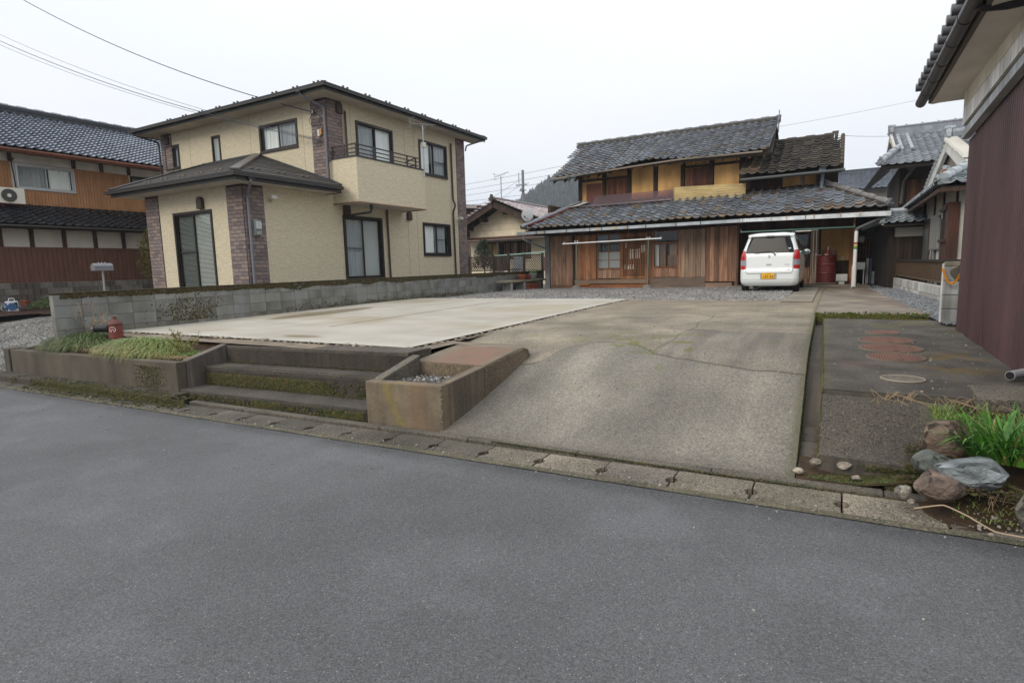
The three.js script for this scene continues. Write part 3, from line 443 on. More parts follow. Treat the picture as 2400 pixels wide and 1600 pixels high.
{ // grass mounds, shrubs, litter in the long planter
  const mound = (label, cx, cd, rx, rd, hh, n, seed, col) => solo('grass_clump', label, 'grass', blades(n, seed, r => { const a = r() * 6.283, q = Math.sqrt(r()), x = Math.cos(a) * q, d = Math.sin(a) * q; const p = P(cx + x * rx, -1.14 + .1 * ss(cd + d * rd, 4.4, 5.3) + hh * (1 - q * q) * .65, cd + d * rd); const dir = new THREE.Vector3(x + 1.1 * (r() - .5), 0, -d + .9 * (r() - .5) + .4).normalize(); return { p, dir, len: .16 + .14 * r(), w: .007 + .005 * r(), droop: .75 + .5 * r(), up: .75, seg: 4 }; }), col, P(cx, -1.15, cd));
  mound('dark green mound of drooping grass at the left end of the long planter', -11.05, 4.78, .85, .38, .24, 2600, 31, leafMat(0x4f6326));
  mound('pale green mound of long drooping grass in front of the red hydrant', -9.15, 4.75, .98, .36, .2, 3000, 32, leafMat(0x788840));
  solo('dry_grass', 'straw coloured dead blades in the dark grass mound at the left end of the planter', 'grass', blades(500, 39, r => { const a = r() * 6.283, q = Math.sqrt(r()); return { p: P(-11.0 + Math.cos(a) * q * .9, -1.1 + .15 * (1 - q), 4.78 + Math.sin(a) * q * .38), dir: new THREE.Vector3(r() - .5, 0, r() - .3).normalize(), len: .14 + .14 * r(), w: .007, droop: 1, up: .8 }; }), leafMat(0xa8966a), P(-11, -1.1, 4.78), null, 'stuff');
  const g1 = blades(1500, 33, r => { const a = r() * 6.283, q = Math.sqrt(r()); const dir = new THREE.Vector3(r() - .5, 0, r() - .3).normalize(); return { p: P(-9.15 + Math.cos(a) * q * 1.0, -1.12 + .14 * (1 - q), 4.75 + Math.sin(a) * q * .4), dir, len: .16 + .14 * r(), w: .007, droop: 1, up: .8 }; });
  solo('dry_grass', 'straw coloured dead blades mixed into the pale grass mound', 'grass', g1, leafMat(0xb5a26c), P(-9.15, -1.1, 4.7), null, 'stuff');
  solo('grass', 'short green grass at the right corner of the long planter', 'grass', blades(700, 34, r => ({ p: P(-7.95 + .36 * (r() + r() - 1), -1.1, 4.62 + .3 * r()), dir: new THREE.Vector3(r() - .5, 0, r() - .5).normalize(), len: .05 + .05 * r(), w: .006, droop: .5 })), leafMat(0x6d8434), P(-7.95, -1.1, 4.8), null, 'stuff');
  solo('leaf_litter', 'brown dead leaves and straw scattered over the soil of the long planter', 'leaf litter', [blades(900, 35, r => ({ p: P(lerp(-10.6, -7.7, r()), -1.13 + .12 * r() * 0 + .01 * r(), 4.5 + .3 * r()), dir: new THREE.Vector3(r() - .5, 0, r() - .5).normalize(), len: .1 + .1 * r(), w: .006, droop: 1, up: 1 }))], leafMat(0xa99269, .95), P(-9, -1.15, 4.6), null, 'stuff');
  // sapling
  const s = thing('sapling', 'small leafy sapling at the right end of the long planter', 'shrub', P(-8.05, -1.1, 4.75)), r = rngOf(36), br = [], lp = [];
  for (let i = 0; i < 13; i++) { const a = r() * 6.28, q = .1 + .16 * r(), top = P(-8.05 + Math.cos(a) * q, -1.12 + .18 + .22 * r(), 4.75 + Math.sin(a) * q), b = P(-8.05, -1.14, 4.75), m = b.clone().lerp(top, .5); m.y += .03; br.push(tube([b, m, top], .0035, 4, 6)); for (let k = 0; k < 12; k++) lp.push(b.clone().lerp(top, .35 + .65 * r())); }
  part(s, 'twigs', br, mat(0x5e4a35, .9)); part(s, 'leaves', leafCloud(300, 37, r => lp[Math.floor(r() * lp.length)].clone().add(new THREE.Vector3((r() - .5) * .04, (r() - .5) * .04, (r() - .5) * .04)), .018, .04), leafMat(0x9c9c4a));
  // bare shrub
  const b = thing('bare_shrub', 'leafless shrub of thin tan twigs before the left end of the grey block wall', 'shrub', P(-11.35, -1.0, 5.0)), tw = [];
  for (let i = 0; i < 62; i++) { const a = r() * 6.28, e = .2 + 1.0 * r(), L = .35 + .5 * r(); const p0 = P(-11.3 + .12 * (r() - .5), -1.02, 4.95 + .1 * (r() - .5)), dir = new THREE.Vector3(Math.cos(a) * Math.cos(e), Math.sin(e), Math.sin(a) * Math.cos(e) * .6), p1 = p0.clone().addScaledVector(dir, L * .55), p2 = p0.clone().addScaledVector(dir, L); p2.x += .12 * (r() - .5); p2.y += .08 * (r() - .6); tw.push(tube([p0, p1, p2], .0055, 4, 6)); for (let k = 0; k < 2; k++) { const q = p1.clone().lerp(p2, .3 + .5 * r()); tw.push(rod(q, q.clone().add(new THREE.Vector3(.2 * (r() - .5), .16 * r(), .12 * (r() - .5))), .0038, 4, .002)); } }
  part(b, 'twigs', tw, mat(0xb59a80, .9)); part(b, 'dry_leaves', leafCloud(60, 38, r => P(-11.3 + .9 * (r() - .5), -.95 + .45 * r(), 4.95 + .3 * (r() - .5)), .02, .035), leafMat(0x6c5a34));
}
// ---------------------------------------------------------------- side gutter, right-hand slabs, manholes
const sideH = D => lerp(-1.022, -.93, clamp((D - 5.1) / 5.2));
{
  const bedH = D => Math.min(driveH(-.28, Math.max(4.3, D)) - (.05 + .12 * ss(D, 4.4, 5.4)), lerp(-1.14, -1.06, (D - 6) / 4.7)), g = thing('side_gutter', null, null, P(-.2, -1.2, 7), null, 'structure');
  part(g, 'gutter_bed', muv(grid(-.32, .0, 3, 4.28, 10.66, 40, (X, D) => bedH(D) + .012 * (fbm(X * 9 + 9, D * 4, 99, 99, 3) - .5))), tmat(0x554d41, T.streak, .7, T.rough, .008));
  part(g, 'gutter_bed', muv(grid(-.15, 1.3, 12, 10.33, 10.68, 3, (X, D) => -1.03 + .03 * X)), tmat(0x37321f, T.streak, .9));
  const r = rngOf(41);
  const st = new Pieces(g, 'stone');
  const sgeo = [0, 1, 2].map(k => { const q = new THREE.IcosahedronGeometry(1, 2), p = q.attributes.position; for (let i = 0; i < p.count; i++) { const s = .82 + .36 * fbm(p.getX(i) * 1.3 + 9 + k * 5, p.getY(i) * 1.3 + p.getZ(i) * .9 + 20, 99, 99, 3); p.setXYZ(i, p.getX(i) * s, p.getY(i) * s, p.getZ(i) * s); } q.computeVertexNormals(); return muv(q); });
  const smat = [0x564d40, 0x5e5547, 0x4e463b].map(c => tmat(c, T.rock, .55));
  for (let D = 4.46, k = 0; D < 5.5; D += .15, k++) st.add(g, sgeo[k % 3], smat[k % 3], TM(-.13 - .015 * (D - 4.3) + .01 * (r() - .5), bedH(D) - .004, D, .2, r() * .4, 0, new THREE.Vector3(.082, .02, .085)));
  st.flush();
}
{
  const s = thing('side_slab', null, null, P(.6, -1, 7.5), null, 'structure');
  const t = tex(1024, 1024, (u, v, i, j) => { const f = fbm(u * 6, v * 20, 6, 20, 5), b = fbm(u * 4 + 3, v * 11, 4, 11, 4), n = HN(i, j), q = vn(u * 170, v * 560, 170, 560); let c = mix3([54, 51, 46], [88, 83, 76], clamp(1.7 * f - .35)); const X = u * 1.55 - .15, D = lerp(5.1, 10.4, v);
    if (q > .8) c = c.map(x => x + 50 * (q - .8) / .2); c = mix3(c, [84, 82, 44], .6 * ss(b, .5, .7) * ss(D, 8, 9.4)); const rm = ss(fbm(u * 9, v * 30, 9, 30, 4), .52, .66); c = mix3(c, [112, 86, 28], .75 * rm * Math.exp(-Math.pow((X - 1.0) / .28, 2) - Math.pow((D - 6.6 - .4 * (X - .9)) / .55, 2)));
    c = mix3(c, [98, 72, 56], .4 * Math.exp(-Math.pow((D - 6.35) / .2, 2) - Math.pow((X - .1) / .2, 2)));
    if (X < -.08) c = mix3(c, [86, 82, 46], .5 * f); return c.map(x => x * (1 + .2 * (n - .5))); }); t.repeat.set(1, 1);
  const g = grid(-.14, 1.42, 12, 5.12, 10.36, 24, (X, D) => sideH(D)); { const p = g.attributes.position; for (let i = 0; i < p.count; i++) { const X = p.getX(i), k = clamp(1 - (X + .14) / .6); p.setX(i, X + k * (gR(-p.getZ(i)) + .14)); } }
  part(s, 'slab_top', g, new THREE.MeshStandardMaterial({ map: t, roughness: .9, bumpMap: T.fine, bumpScale: .004, side: THREE.DoubleSide }));
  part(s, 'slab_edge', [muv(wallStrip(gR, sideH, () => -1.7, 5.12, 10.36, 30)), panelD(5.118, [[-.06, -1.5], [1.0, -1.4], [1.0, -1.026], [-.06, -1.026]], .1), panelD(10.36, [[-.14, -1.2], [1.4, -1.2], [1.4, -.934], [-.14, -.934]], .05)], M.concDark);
  const g2 = grid(-.06, .78, 10, 4.42, 5.1, 8, (X, D) => lerp(-1.37, -1.052, ss(D, 4.3, 5.15)) - .02 * X); muv(g2);
  part(s, 'lower_slab', g2, tmat(0x4a4640, T.aggr, .93, T.fine, .006));
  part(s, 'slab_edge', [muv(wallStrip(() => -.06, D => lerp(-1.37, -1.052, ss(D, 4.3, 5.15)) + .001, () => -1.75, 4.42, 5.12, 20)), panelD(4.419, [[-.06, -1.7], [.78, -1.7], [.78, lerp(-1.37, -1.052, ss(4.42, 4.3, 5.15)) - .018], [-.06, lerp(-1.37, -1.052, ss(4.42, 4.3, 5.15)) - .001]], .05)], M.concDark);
  // earth at the foot of the slabs
  const e = grid(-.19, 3.4, 44, 4.262, 5.3, 16, (X, D) => X < .72 ? -1.487 + .085 * ss(X, .1, .62) + .02 * ss(D, 4.3, 4.5) + .05 * ss(D, 4.28, 4.4) * (fbm(X * 7 + 20, D * 7, 99, 99, 4) - .5) : lerp(-1.42, -1.04, ss(D, 4.28, 5.0)) + .05 * (fbm(X * 5 + 20, D * 5, 99, 99, 4) - .5), (X, D) => X > .72 || D < 4.7); muv(e);
  solo('soil', null, null, e, tmat(0x9a8c72, T.soil, .97, T.rough, .02), P(1, -1.2, 4.7), null, 'structure');
  const e2 = grid(.42, 2.4, 30, 3.84, 4.32, 12, (X, D) => road(X) - .014 + (.085 * ss(D, 3.86, 4.26) + .02 * (fbm(X * 9 + 60, D * 9, 999, 999, 4) - .3)) * ss(X, .46, .72)); muv(e2);
  solo('soil', null, null, e2, tmat(0x8a7c64, T.soil, .97, T.rough, .02), P(1.3, -1.45, 4.1), null, 'structure');
  const kb = thing('concrete_block', 'grey concrete block lying beyond the grass at the right edge', 'concrete block', P(1.25, -1.1, 5.2)); part(kb, 'block', panelH(-.972, [[.88, 4.93], [2.4, 5.05], [2.4, 5.62], [.91, 5.45]], .13, [], .012), M.concDarkA);
  const pp = thing('drain_pipe', 'short grey plastic drain pipe lying by the corrugated wall', 'pipe', P(1.3, -.95, 6)); part(pp, 'pipe', (() => { const g = rod(P(1.235, -.955, 5.86), P(1.62, -.945, 6.36), .036, 14); return g; })(), mat(0x98989d, .5)); part(pp, 'pipe_mouth', rod(P(1.233, -.955, 5.857), P(1.24, -.955, 5.866), .031, 14), M.black);
}
{ // covers: rusty ribbed iron, one plain concrete
  const rim = tmat(0x6d6154, T.mottle, .9), iron = tmat(0x66463a, T.streak, .88), rib = tmat(0x755244, T.mottle, .8);
  const cover = (X, D, R, label) => {
    const h = sideH(D), t = thing('manhole_cover', label, 'manhole cover', P(X, h, D), 'rusty iron covers in the side slab');
    const tl = -.0175, place = g => { g.rotateX(Math.atan(.0177)); g.translate(X, h + EY + .004, -D); return g; };
    part(t, 'rim', place((() => { const g = new THREE.LatheGeometry([[R, -.01], [R, .006], [R - .018, .006], [R - .018, -.01]].map(p => new THREE.Vector2(p[0], p[1])), 40); return muv(g); })()), rim);
    part(t, 'plate', place((() => { const g = new THREE.CylinderGeometry(R - .022, R - .022, .008, 40); g.translate(0, -.003, 0); return muv(g); })()), iron);
    const ribs = []; for (let x = -R + .035; x < R - .03; x += .024) { const L = Math.sqrt((R - .028) ** 2 - x * x) * 2; const g = new THREE.BoxGeometry(.011, .006, L); g.translate(x, .003, 0); ribs.push(muv(place(g))); }
    part(t, 'ribs', ribs, rib); part(t, 'lifting_hole', place(new THREE.BoxGeometry(.05, .002, .014).translate(.03, .0075, R - .07)), M.black);
  };
  cover(.55, 8.78, .2, 'farthest of the rusty iron covers set in the side slab');
  cover(.54, 8.05, .285, 'second farthest of the four rusty iron covers in the side slab');
  cover(.545, 7.42, .3, 'third rusty iron cover from the back in the side slab');
  cover(.545, 6.82, .255, 'nearest and most orange of the rusty iron covers in the side slab');
  const h = sideH(5.72), c = thing('manhole_cover', 'small grey concrete cover nearest the road in the side slab', 'manhole cover', P(.515, h, 5.72));
  part(c, 'plate', muv((() => { const g = new THREE.CylinderGeometry(.15, .15, .012, 36); g.translate(.515, h + EY + .001, -5.72); return g; })()), tmat(0x6a655a, T.streak, .9));
  part(c, 'rim', muv((() => { const g = new THREE.TorusGeometry(.155, .008, 6, 40); g.rotateX(Math.PI / 2); g.translate(.515, h + EY + .004, -5.72); return g; })()), tmat(0x8f8879, T.mottle, .9)); part(c, 'lifting_hole', bx(.44, .475, h + .006, h + .009, 5.74, 5.765), M.black);
}
{ // rocks, iris clump and litter at the right corner
  const rock = (label, X, h, D, sx, sy, sz, hex, seed, ry = 0, rough = .85) => {
    const g = new THREE.IcosahedronGeometry(1, 4), p = g.attributes.position; g.deleteAttribute('uv'); const gg = g, r = rngOf(seed), pl = []; for (let k = 0; k < 16; k++) { const v = new THREE.Vector3(r() - .5, r() - .35, r() - .5).normalize(); pl.push([v, .6 + .3 * r()]); }
    const v = new THREE.Vector3();
    for (let i = 0; i < p.count; i++) { v.fromBufferAttribute(p, i); let q = 1; for (const [n, d] of pl) { const k = v.dot(n); if (k > .01) q = Math.min(q, d / k); } q *= 1 + .16 * (fbm(v.x * 2.6 + seed, v.y * 2.6 + v.z * 2.1 + 30, 999, 999, 6, .6) - .5); p.setXYZ(i, v.x * q * sx, v.y * q * sy, v.z * q * sz); }
    gg.rotateY(ry); const m = mergeVertices(gg, 1e-4); m.computeVertexNormals(); const c = toCreasedNormals(m, .5); c.translate(X, h + EY, -D); muv(c, seed * .37);
    solo('rock', label, 'rock', c, tmat(hex, T.rock, rough, T.rough, .02), P(X, h, D), 'loose stones at the right corner of the lot');
  };
  rock('brown rounded boulder at the left foot of the green iris clump', .645, -1.135, 4.42, .17, .15, .16, 0x66574a, 1, .4);
  rock('large blue grey angular boulder lowest before the iris clump', .735, -1.235, 4.06, .2, .105, .14, 0x6c7274, 2, -.35);
  rock('reddish brown boulder left of the blue grey one beside the kerb', .57, -1.315, 4.03, .15, .105, .13, 0x64564c, 3, 1.1);
  rock('small dark stone wedged between the brown and blue grey boulders', .56, -1.25, 4.22, .11, .09, .1, 0x565a55, 4, .3);
  rock('egg shaped grey stone left of the reddish boulder', .4, -1.40, 4.03, .045, .06, .045, 0x7d796f, 5);
  rock('grey stone at the far right edge beside the dry vines', .98, -1.36, 3.9, .1, .15, .1, 0x625f56, 6, .3);
  const r = rngOf(52);
  for (const [i, [X, D, s, w]] of [[-.18, 4.32, .04, 'pale chip of stone at the gutter mouth'], [-.08, 4.42, .05, 'pale broken stone left of the lower slab'], [.02, 4.46, .055, 'rough pale stone below the lower slab'], [.1, 4.4, .05, 'pale rough stone second from the gutter mouth'], [.17, 4.33, .035, 'flat pale stone on the mossy earth by the kerb'], [.44, 3.93 + .1, .03, 'white pebble beside the egg shaped stone']].entries()) rock(w, X, -1.40 - .05 * (D < 4.35 ? 1 : 0), D, s, s * .6, s * .8, 0x938a7c, 10 + i, i);
  const ir = thing('iris_clump', 'thick clump of long green sword leaves above the rocks', 'plant', P(.98, -1.15, 4.35));
  const iris = (n, seed, m, dr) => part(ir, 'leaves', blades(n, seed, r => { const a = r() * 6.283, q = Math.sqrt(r()) * .27; const dir = new THREE.Vector3(Math.cos(a) * q * 3 + .9 * (r() - .55), 0, Math.sin(a) * q * 3 + .7 * (r() - .4)).normalize(); return { p: P(.98 + Math.cos(a) * q, -1.2, 4.35 - Math.sin(a) * q * .8), dir, len: .16 + .24 * r(), w: .012 + .016 * r(), droop: dr * (.25 + .75 * r()), up: .25 + .6 * r(), seg: 7 }; }), m);
  iris(430, 61, leafMat(0x3f7021, .5), .7); iris(220, 64, leafMat(0x5a9430, .5), .75); iris(40, 65, leafMat(0x8f8346, .7), 1.2);
  solo('grass', 'ragged green and straw coloured grass behind the boulders at the right', 'grass', blades(1900, 62, r => ({ p: P(lerp(.62, 1.6, r()), -1.13 + .05 * r(), lerp(4.55, 5.05, r())), dir: new THREE.Vector3(r() - .5, 0, r() - .5).normalize(), len: .05 + .09 * r(), w: .006, droop: .6 })), leafMat(0x7d8f42), P(1.1, -1.1, 4.8), null, 'stuff');
  solo('grass', 'sparse green weeds on the mossy earth between kerb and lower slab', 'grass', blades(380, 63, r => { const X = lerp(-.1, .9, r()); return { p: P(X, -1.485 + .085 * ss(X, .1, .62), 4.28 + .14 * r()), dir: new THREE.Vector3(r() - .5, 0, r() - .5).normalize(), len: .015 + .03 * r(), w: .007, droop: .7 }; }), leafMat(0x5f7a36), P(.4, -1.4, 4.35), null, 'stuff');
  const vines = []; for (let i = 0; i < 34; i++) { const X = .28 + .7 * r(), D = 4.75 + .35 * r(), p = P(X, -1.03, D); vines.push(tube([p, p.clone().add(new THREE.Vector3(.12 * (r() - .3), .03 + .04 * r(), .1 * (r() - .5))), p.clone().add(new THREE.Vector3(.25 * (r() - .2), .01, .22 * (r() - .3)))], .0018, 4, 8)); }
  for (let i = 0; i < 22; i++) { const X = .75 + .35 * r(), D = 3.92 + .3 * r(), p = P(X, -1.42, D); vines.push(tube([p, p.clone().add(new THREE.Vector3(.1 * (r() - .5), .08 * r() + .02, .1 * (r() - .5))), p.clone().add(new THREE.Vector3(.25 * (r() - .5), .02, .16 * (r() - .5)))], .0018, 4, 8)); }
  solo('grass', 'small green weeds and straw on the soil spilling over the gutter at the right edge', 'grass', blades(420, 66, r => { const X = lerp(.62, 1.5, r()), D = lerp(3.9, 4.25, r()); return { p: P(X, -1.475 + .08 * ss(D, 3.86, 4.26), D), dir: new THREE.Vector3(r() - .5, 0, r() - .5).normalize(), len: .02 + .06 * r(), w: .006, droop: .7 }; }), leafMat(0x6d8040), P(1, -1.45, 4.1), null, 'stuff');
  solo('dry_vines', 'tangled dry tan vines around the boulders and slab edge', 'vines', vines, mat(0x9c866a, .95), P(.8, -1.2, 4.5), null, 'stuff');
  solo('branch', 'long bare pale stick lying along the kerb before the boulders', 'branch', tube([P(.44, -1.43, 3.86), P(.58, -1.40, 3.9), P(.68, -1.42, 3.84), P(.78, -1.44, 3.72), P(.95, -1.44, 3.7)], .0045, 6, 24), mat(0x9f8c74, .9), P(.7, -1.43, 3.8));
  mossOn('olive moss on the earth and along the kerb at the right', 4200, r => { const k = r(); if (k < .5) { const X = lerp(-.12, .72, r()), D = 4.28 + .14 * r(); return [P(X, -1.483 + .085 * ss(X, .1, .62) + .02 * ss(D, 4.3, 4.5), D), 0, 1, 0]; } if (k < .75) return [P(lerp(-2.6, .95, r()), road(0) - .012, 4.175 + .012 * r()), 0, 1, 0]; return [P(.2 + .4 * r(), -1.42 + .04 * r(), 4.4 + .12 * r()), 0, 1, .3]; }, undefined, [.005, .014]);
  mossOn('olive moss and dirt gathered around the feet of the boulders', 1500, r => { const [x, d, rx, h] = [[.645, 4.42, .18, -1.22], [.735, 4.06, .2, -1.3], [.57, 4.03, .16, -1.38], [.56, 4.22, .12, -1.3], [.4, 4.03, .06, -1.44]][Math.floor(r() * 5)], a = r() * 6.283, q = rx * (.8 + .35 * r()); return [P(x + Math.cos(a) * q, h - .05 * r(), Math.max(4.29 - .3 * (x > .7 ? 1 : 0), d + Math.sin(a) * q * .8)), 0, 1, 0]; }, [[.06, .06, .014], [.05, .036, .02], [.08, .06, .03], [.045, .05, .012]], [.006, .018]);
  mossOn('bright green moss lining the side gutter and the step at its far end', 6500, r => { const k = r(), D = lerp(4.4, 10.5, Math.pow(r(), .9)); if (k < .42) { const hh = driveH(-.28, D); return [P(gL(D) + .004, hh - .015 - .12 * r(), D), 1, .2, 0]; } if (k < .62) { const hh = sideH(Math.max(5.1, D)); return [P(D < 5.1 ? -.064 : gR(D) - .004, D < 5.1 ? lerp(-1.37, -1.06, ss(D, 4.3, 5.15)) - .1 * r() : hh - .1 * r() * r(), D), -1, .3, 0]; } return [P(lerp(-.28, 1.24, r()), -1.0 + .12 * Math.pow(r(), .8) * (.5 + .9 * fbm(r() * 9, 3, 99, 99, 2)), 10.655), 0, .3, 1]; }, [[.05, .08, .012], [.09, .1, .02], [.06, .07, .015], [.12, .1, .03]], [.006, .018]);
}
// ---------------------------------------------------------------- builders for houses
function B2(ax, pl, a0, a1, h0, h1, o0, o1) {      // box on a wall: a along it, o0..o1 outwards from its face
  return ax === 'D' ? bx(a0, a1, h0, h1, pl - o1, pl - o0) : ax === 'X' ? bx(pl + o0, pl + o1, h0, h1, a0, a1) : bx(pl - o1, pl - o0, h0, h1, a0, a1);
}
function paneGeo(ax, pl, a0, a1, h0, h1, o) { const g = new THREE.PlaneGeometry(a1 - a0, h1 - h0); if (ax === 'D') g.translate((a0 + a1) / 2, (h0 + h1) / 2 + EY, -pl + o); else { g.rotateY(ax === 'X' ? Math.PI / 2 : -Math.PI / 2); g.translate(pl + (ax === 'X' ? o : -o), (h0 + h1) / 2 + EY, -(a0 + a1) / 2); } return g; }
function curtainGeo(ax, pl, a0, a1, h0, h1, o, seed = 1, amp = .018) {
  const W = a1 - a0, n = Math.max(24, Math.round(W * 60)), g = new THREE.PlaneGeometry(W, h1 - h0, n, 1), p = g.attributes.position;
  for (let i = 0; i < p.count; i++) { const x = p.getX(i) + W / 2; p.setZ(i, amp * Math.sin(x * 55 + 3 * fbm(x * 3 + seed * 9, seed, 99, 99, 2) * 6) + .012 * Math.sin(x * 21 + seed)); }
  g.computeVertexNormals(); if (ax === 'D') g.translate((a0 + a1) / 2, (h0 + h1) / 2 + EY, -pl + o); else { g.rotateY(ax === 'X' ? Math.PI / 2 : -Math.PI / 2); g.translate(pl + (ax === 'X' ? o : -o), (h0 + h1) / 2 + EY, -(a0 + a1) / 2); } return g;
}
// sliding window: sashes [{f0, f1 (fractions), o, glass, curtain, rail (fraction of height)}]
function win(parent, ax, pl, a0, a1, h0, h1, sashes, fm = M.bronze, fw = .05, name = 'window', proud = .028, deep = .09) {
  const f = part(parent, name, [B2(ax, pl, a0 - .01, a1 + .01, h1 - fw, h1 + .01, -deep, proud), B2(ax, pl, a0 - .01, a1 + .01, h0 - .01, h0 + fw, -deep, proud + .012), B2(ax, pl, a0 - .01, a0 + fw, h0 + fw, h1 - fw, -deep, proud), B2(ax, pl, a1 - fw, a1 + .01, h0 + fw, h1 - fw, -deep, proud)], fm);
  const A0 = a0 + fw, A1 = a1 - fw, H0 = h0 + fw, H1 = h1 - fw, W = A1 - A0;
  sashes.forEach((s, i) => {
    const b0 = A0 + W * s.f0, b1 = A0 + W * s.f1, o = s.o ?? -.02, t = s.t ?? .035;
    const gs = [B2(ax, pl, b0, b0 + t, H0, H1, o - .02, o), B2(ax, pl, b1 - t, b1, H0, H1, o - .02, o), B2(ax, pl, b0 + t, b1 - t, H0, H0 + t + .015, o - .02, o), B2(ax, pl, b0 + t, b1 - t, H1 - t, H1, o - .02, o)];
    if (s.rail) gs.push(B2(ax, pl, b0 + t, b1 - t, lerp(H0, H1, s.rail) - .014, lerp(H0, H1, s.rail) + .014, o - .02, o));
    part(f, 'sash', gs, s.fm || fm); part(f, 'pane', paneGeo(ax, pl, b0 + t, b1 - t, H0 + t, H1 - t, o - .01), s.glass || GLASS);
    if (s.curtain) part(f, 'curtain', curtainGeo(ax, pl, b0 + (s.c0 ?? 0) * (b1 - b0), b0 + (s.c1 ?? 1) * (b1 - b0), H0 + .01, H1, o - .1, i + 1 + Math.round(a0 * 7) % 7 + 8), s.curtain);
    if (s.blind) { const bl = []; for (let h = H0 + .02; h < H1; h += .034) bl.push(B2(ax, pl, b0 + t, b1 - t, h, h + .02, o - .06, o - .052)); part(f, 'blind', bl, s.blind); }
  });
  part(f, 'room', B2(ax, pl, a0, a1, h0, h1, -.62, -.6), M.dark); return f;
}
// pantile roofs ------------------------------------------------------------
function pantile(w = .27, ex = .24, rise = .042) {
  const pr = [[-.5, .026], [-.4, .002], [-.25, -.014], [-.08, -.018], [.08, -.012], [.2, .004], [.31, .03], [.4, .042], [.5, .03]], L = ex + .05, pos = [], uv = [], idx = [];
  for (const [k, z, up] of [[0, 0, rise + .012], [1, -L, 0]]) for (const [x, y] of pr) { pos.push(x * w * 1.04, y * (w / .27) + up, z); uv.push(x * w, k * L); }
  for (const [x, y] of pr) { pos.push(x * w * 1.04, y * (w / .27) + rise + .012, 0); uv.push(x * w, 0); } for (const [x, y] of pr) { pos.push(x * w * 1.04, y * (w / .27) + rise - .016, .002); uv.push(x * w, -.03); }
  const n = pr.length; for (let i = 0; i < n - 1; i++) { idx.push(i, i + 1, n + i + 1, i, n + i + 1, n + i); idx.push(2 * n + i, 3 * n + i, 3 * n + i + 1, 2 * n + i, 3 * n + i + 1, 2 * n + i + 1); }
  const g = new THREE.BufferGeometry(); g.setAttribute('position', new THREE.Float32BufferAttribute(pos, 3)); g.setAttribute('uv', new THREE.Float32BufferAttribute(uv, 2)); g.setIndex(idx); g.computeVertexNormals(); return g;
}
const TG = pantile(), TGS = [0, 1, 2, 3].map(k => { const g = TG.clone(), uv = g.attributes.uv; for (let i = 0; i < uv.count; i++) uv.setXY(i, uv.getX(i) + k * .17, uv.getY(i) + k * .29); return g; });
function tileRoof(pieces, parent, o) {             // A eave corner on the left, u along the eave, v up the slope
  const r = rngOf(o.seed || 1), u = o.u.clone().normalize(), v = o.v.clone().normalize(), n = new THREE.Vector3().crossVectors(v, u).normalize().negate(); if (n.y < 0) n.negate();
  const w = o.w || .27, ex = o.ex || .24, B = new THREE.Matrix4().makeBasis(u, n, v.clone().negate()), cols = Math.round(o.W / w), rows = Math.ceil(o.L / ex), ja = o.jit ?? .012;
  for (let j = 0; j < rows; j++) for (let i = 0; i < cols; i++) {
    const a = (i + .5) * w, b = j * ex; if (o.inside && !o.inside(a, b)) continue;
    const p = o.A.clone().addScaledVector(u, a + ja * (r() - .5)).addScaledVector(v, b + ja * 1.6 * (r() - .5)).addScaledVector(n, .02 + ja * .6 * r()); if (o.sag) p.y += o.sag(a, b);
    const q = new THREE.Matrix4().makeRotationFromEuler(new THREE.Euler(ja * 3 * (r() - .5), ja * 4 * (r() - .5), ja * 4 * (r() - .5)));
    const m = B.clone().multiply(q); m.scale(new THREE.Vector3(w / .27, 1, ex / .24)); m.setPosition(p);
    pieces.add(parent, TGS[Math.floor(r() * 4)], o.pick ? o.pick(a, b, r) : o.mats[Math.floor(r() * o.mats.length)], m);
  }
}
const capG = (() => { const g = new THREE.CylinderGeometry(1, 1, 1, 10, 1, false, -Math.PI / 2, Math.PI); g.rotateZ(0); g.rotateX(-Math.PI / 2); return g; })();   // half round, axis along z
function ridge(parent, pieces, a, b, o) {          // stacked ridge with round cap tiles
  const d = b.clone().sub(a), L = d.length(); d.normalize(); const side = new THREE.Vector3().crossVectors(d, new THREE.Vector3(0, 1, 0)).normalize(), up = new THREE.Vector3().crossVectors(side, d);
  const lay = o.layers || 3, hh = o.h / lay, gs = [];
  for (let k = 0; k < lay; k++) { const q = up.clone().multiplyScalar(hh * (k + .5)); gs.push(beam(a.clone().add(q), b.clone().add(q), o.w * (k % 2 ? .82 : 1), hh * .94)); }
  const body = part(parent, 'ridge', gs, o.mat);
  const step = o.step || .3, n = Math.round(L / step), s = L / n, zc = d.clone().negate();
  for (let i = 0; i < n; i++) { const p = a.clone().addScaledVector(d, (i + .5) * s).addScaledVector(up, o.h - .01), m = new THREE.Matrix4().makeBasis(side, up, zc.clone()); const R = o.cap || .085; m.makeBasis(side.clone().multiplyScalar(R * (i % 2 ? .94 : 1.1)), up.clone().multiplyScalar(R * .95 * (i % 2 ? .9 : 1.16)), zc.clone().multiplyScalar(s * 1.02)); m.setPosition(p); pieces.add(body, capG, o.capMat || o.mat, m); }
  return body;
}
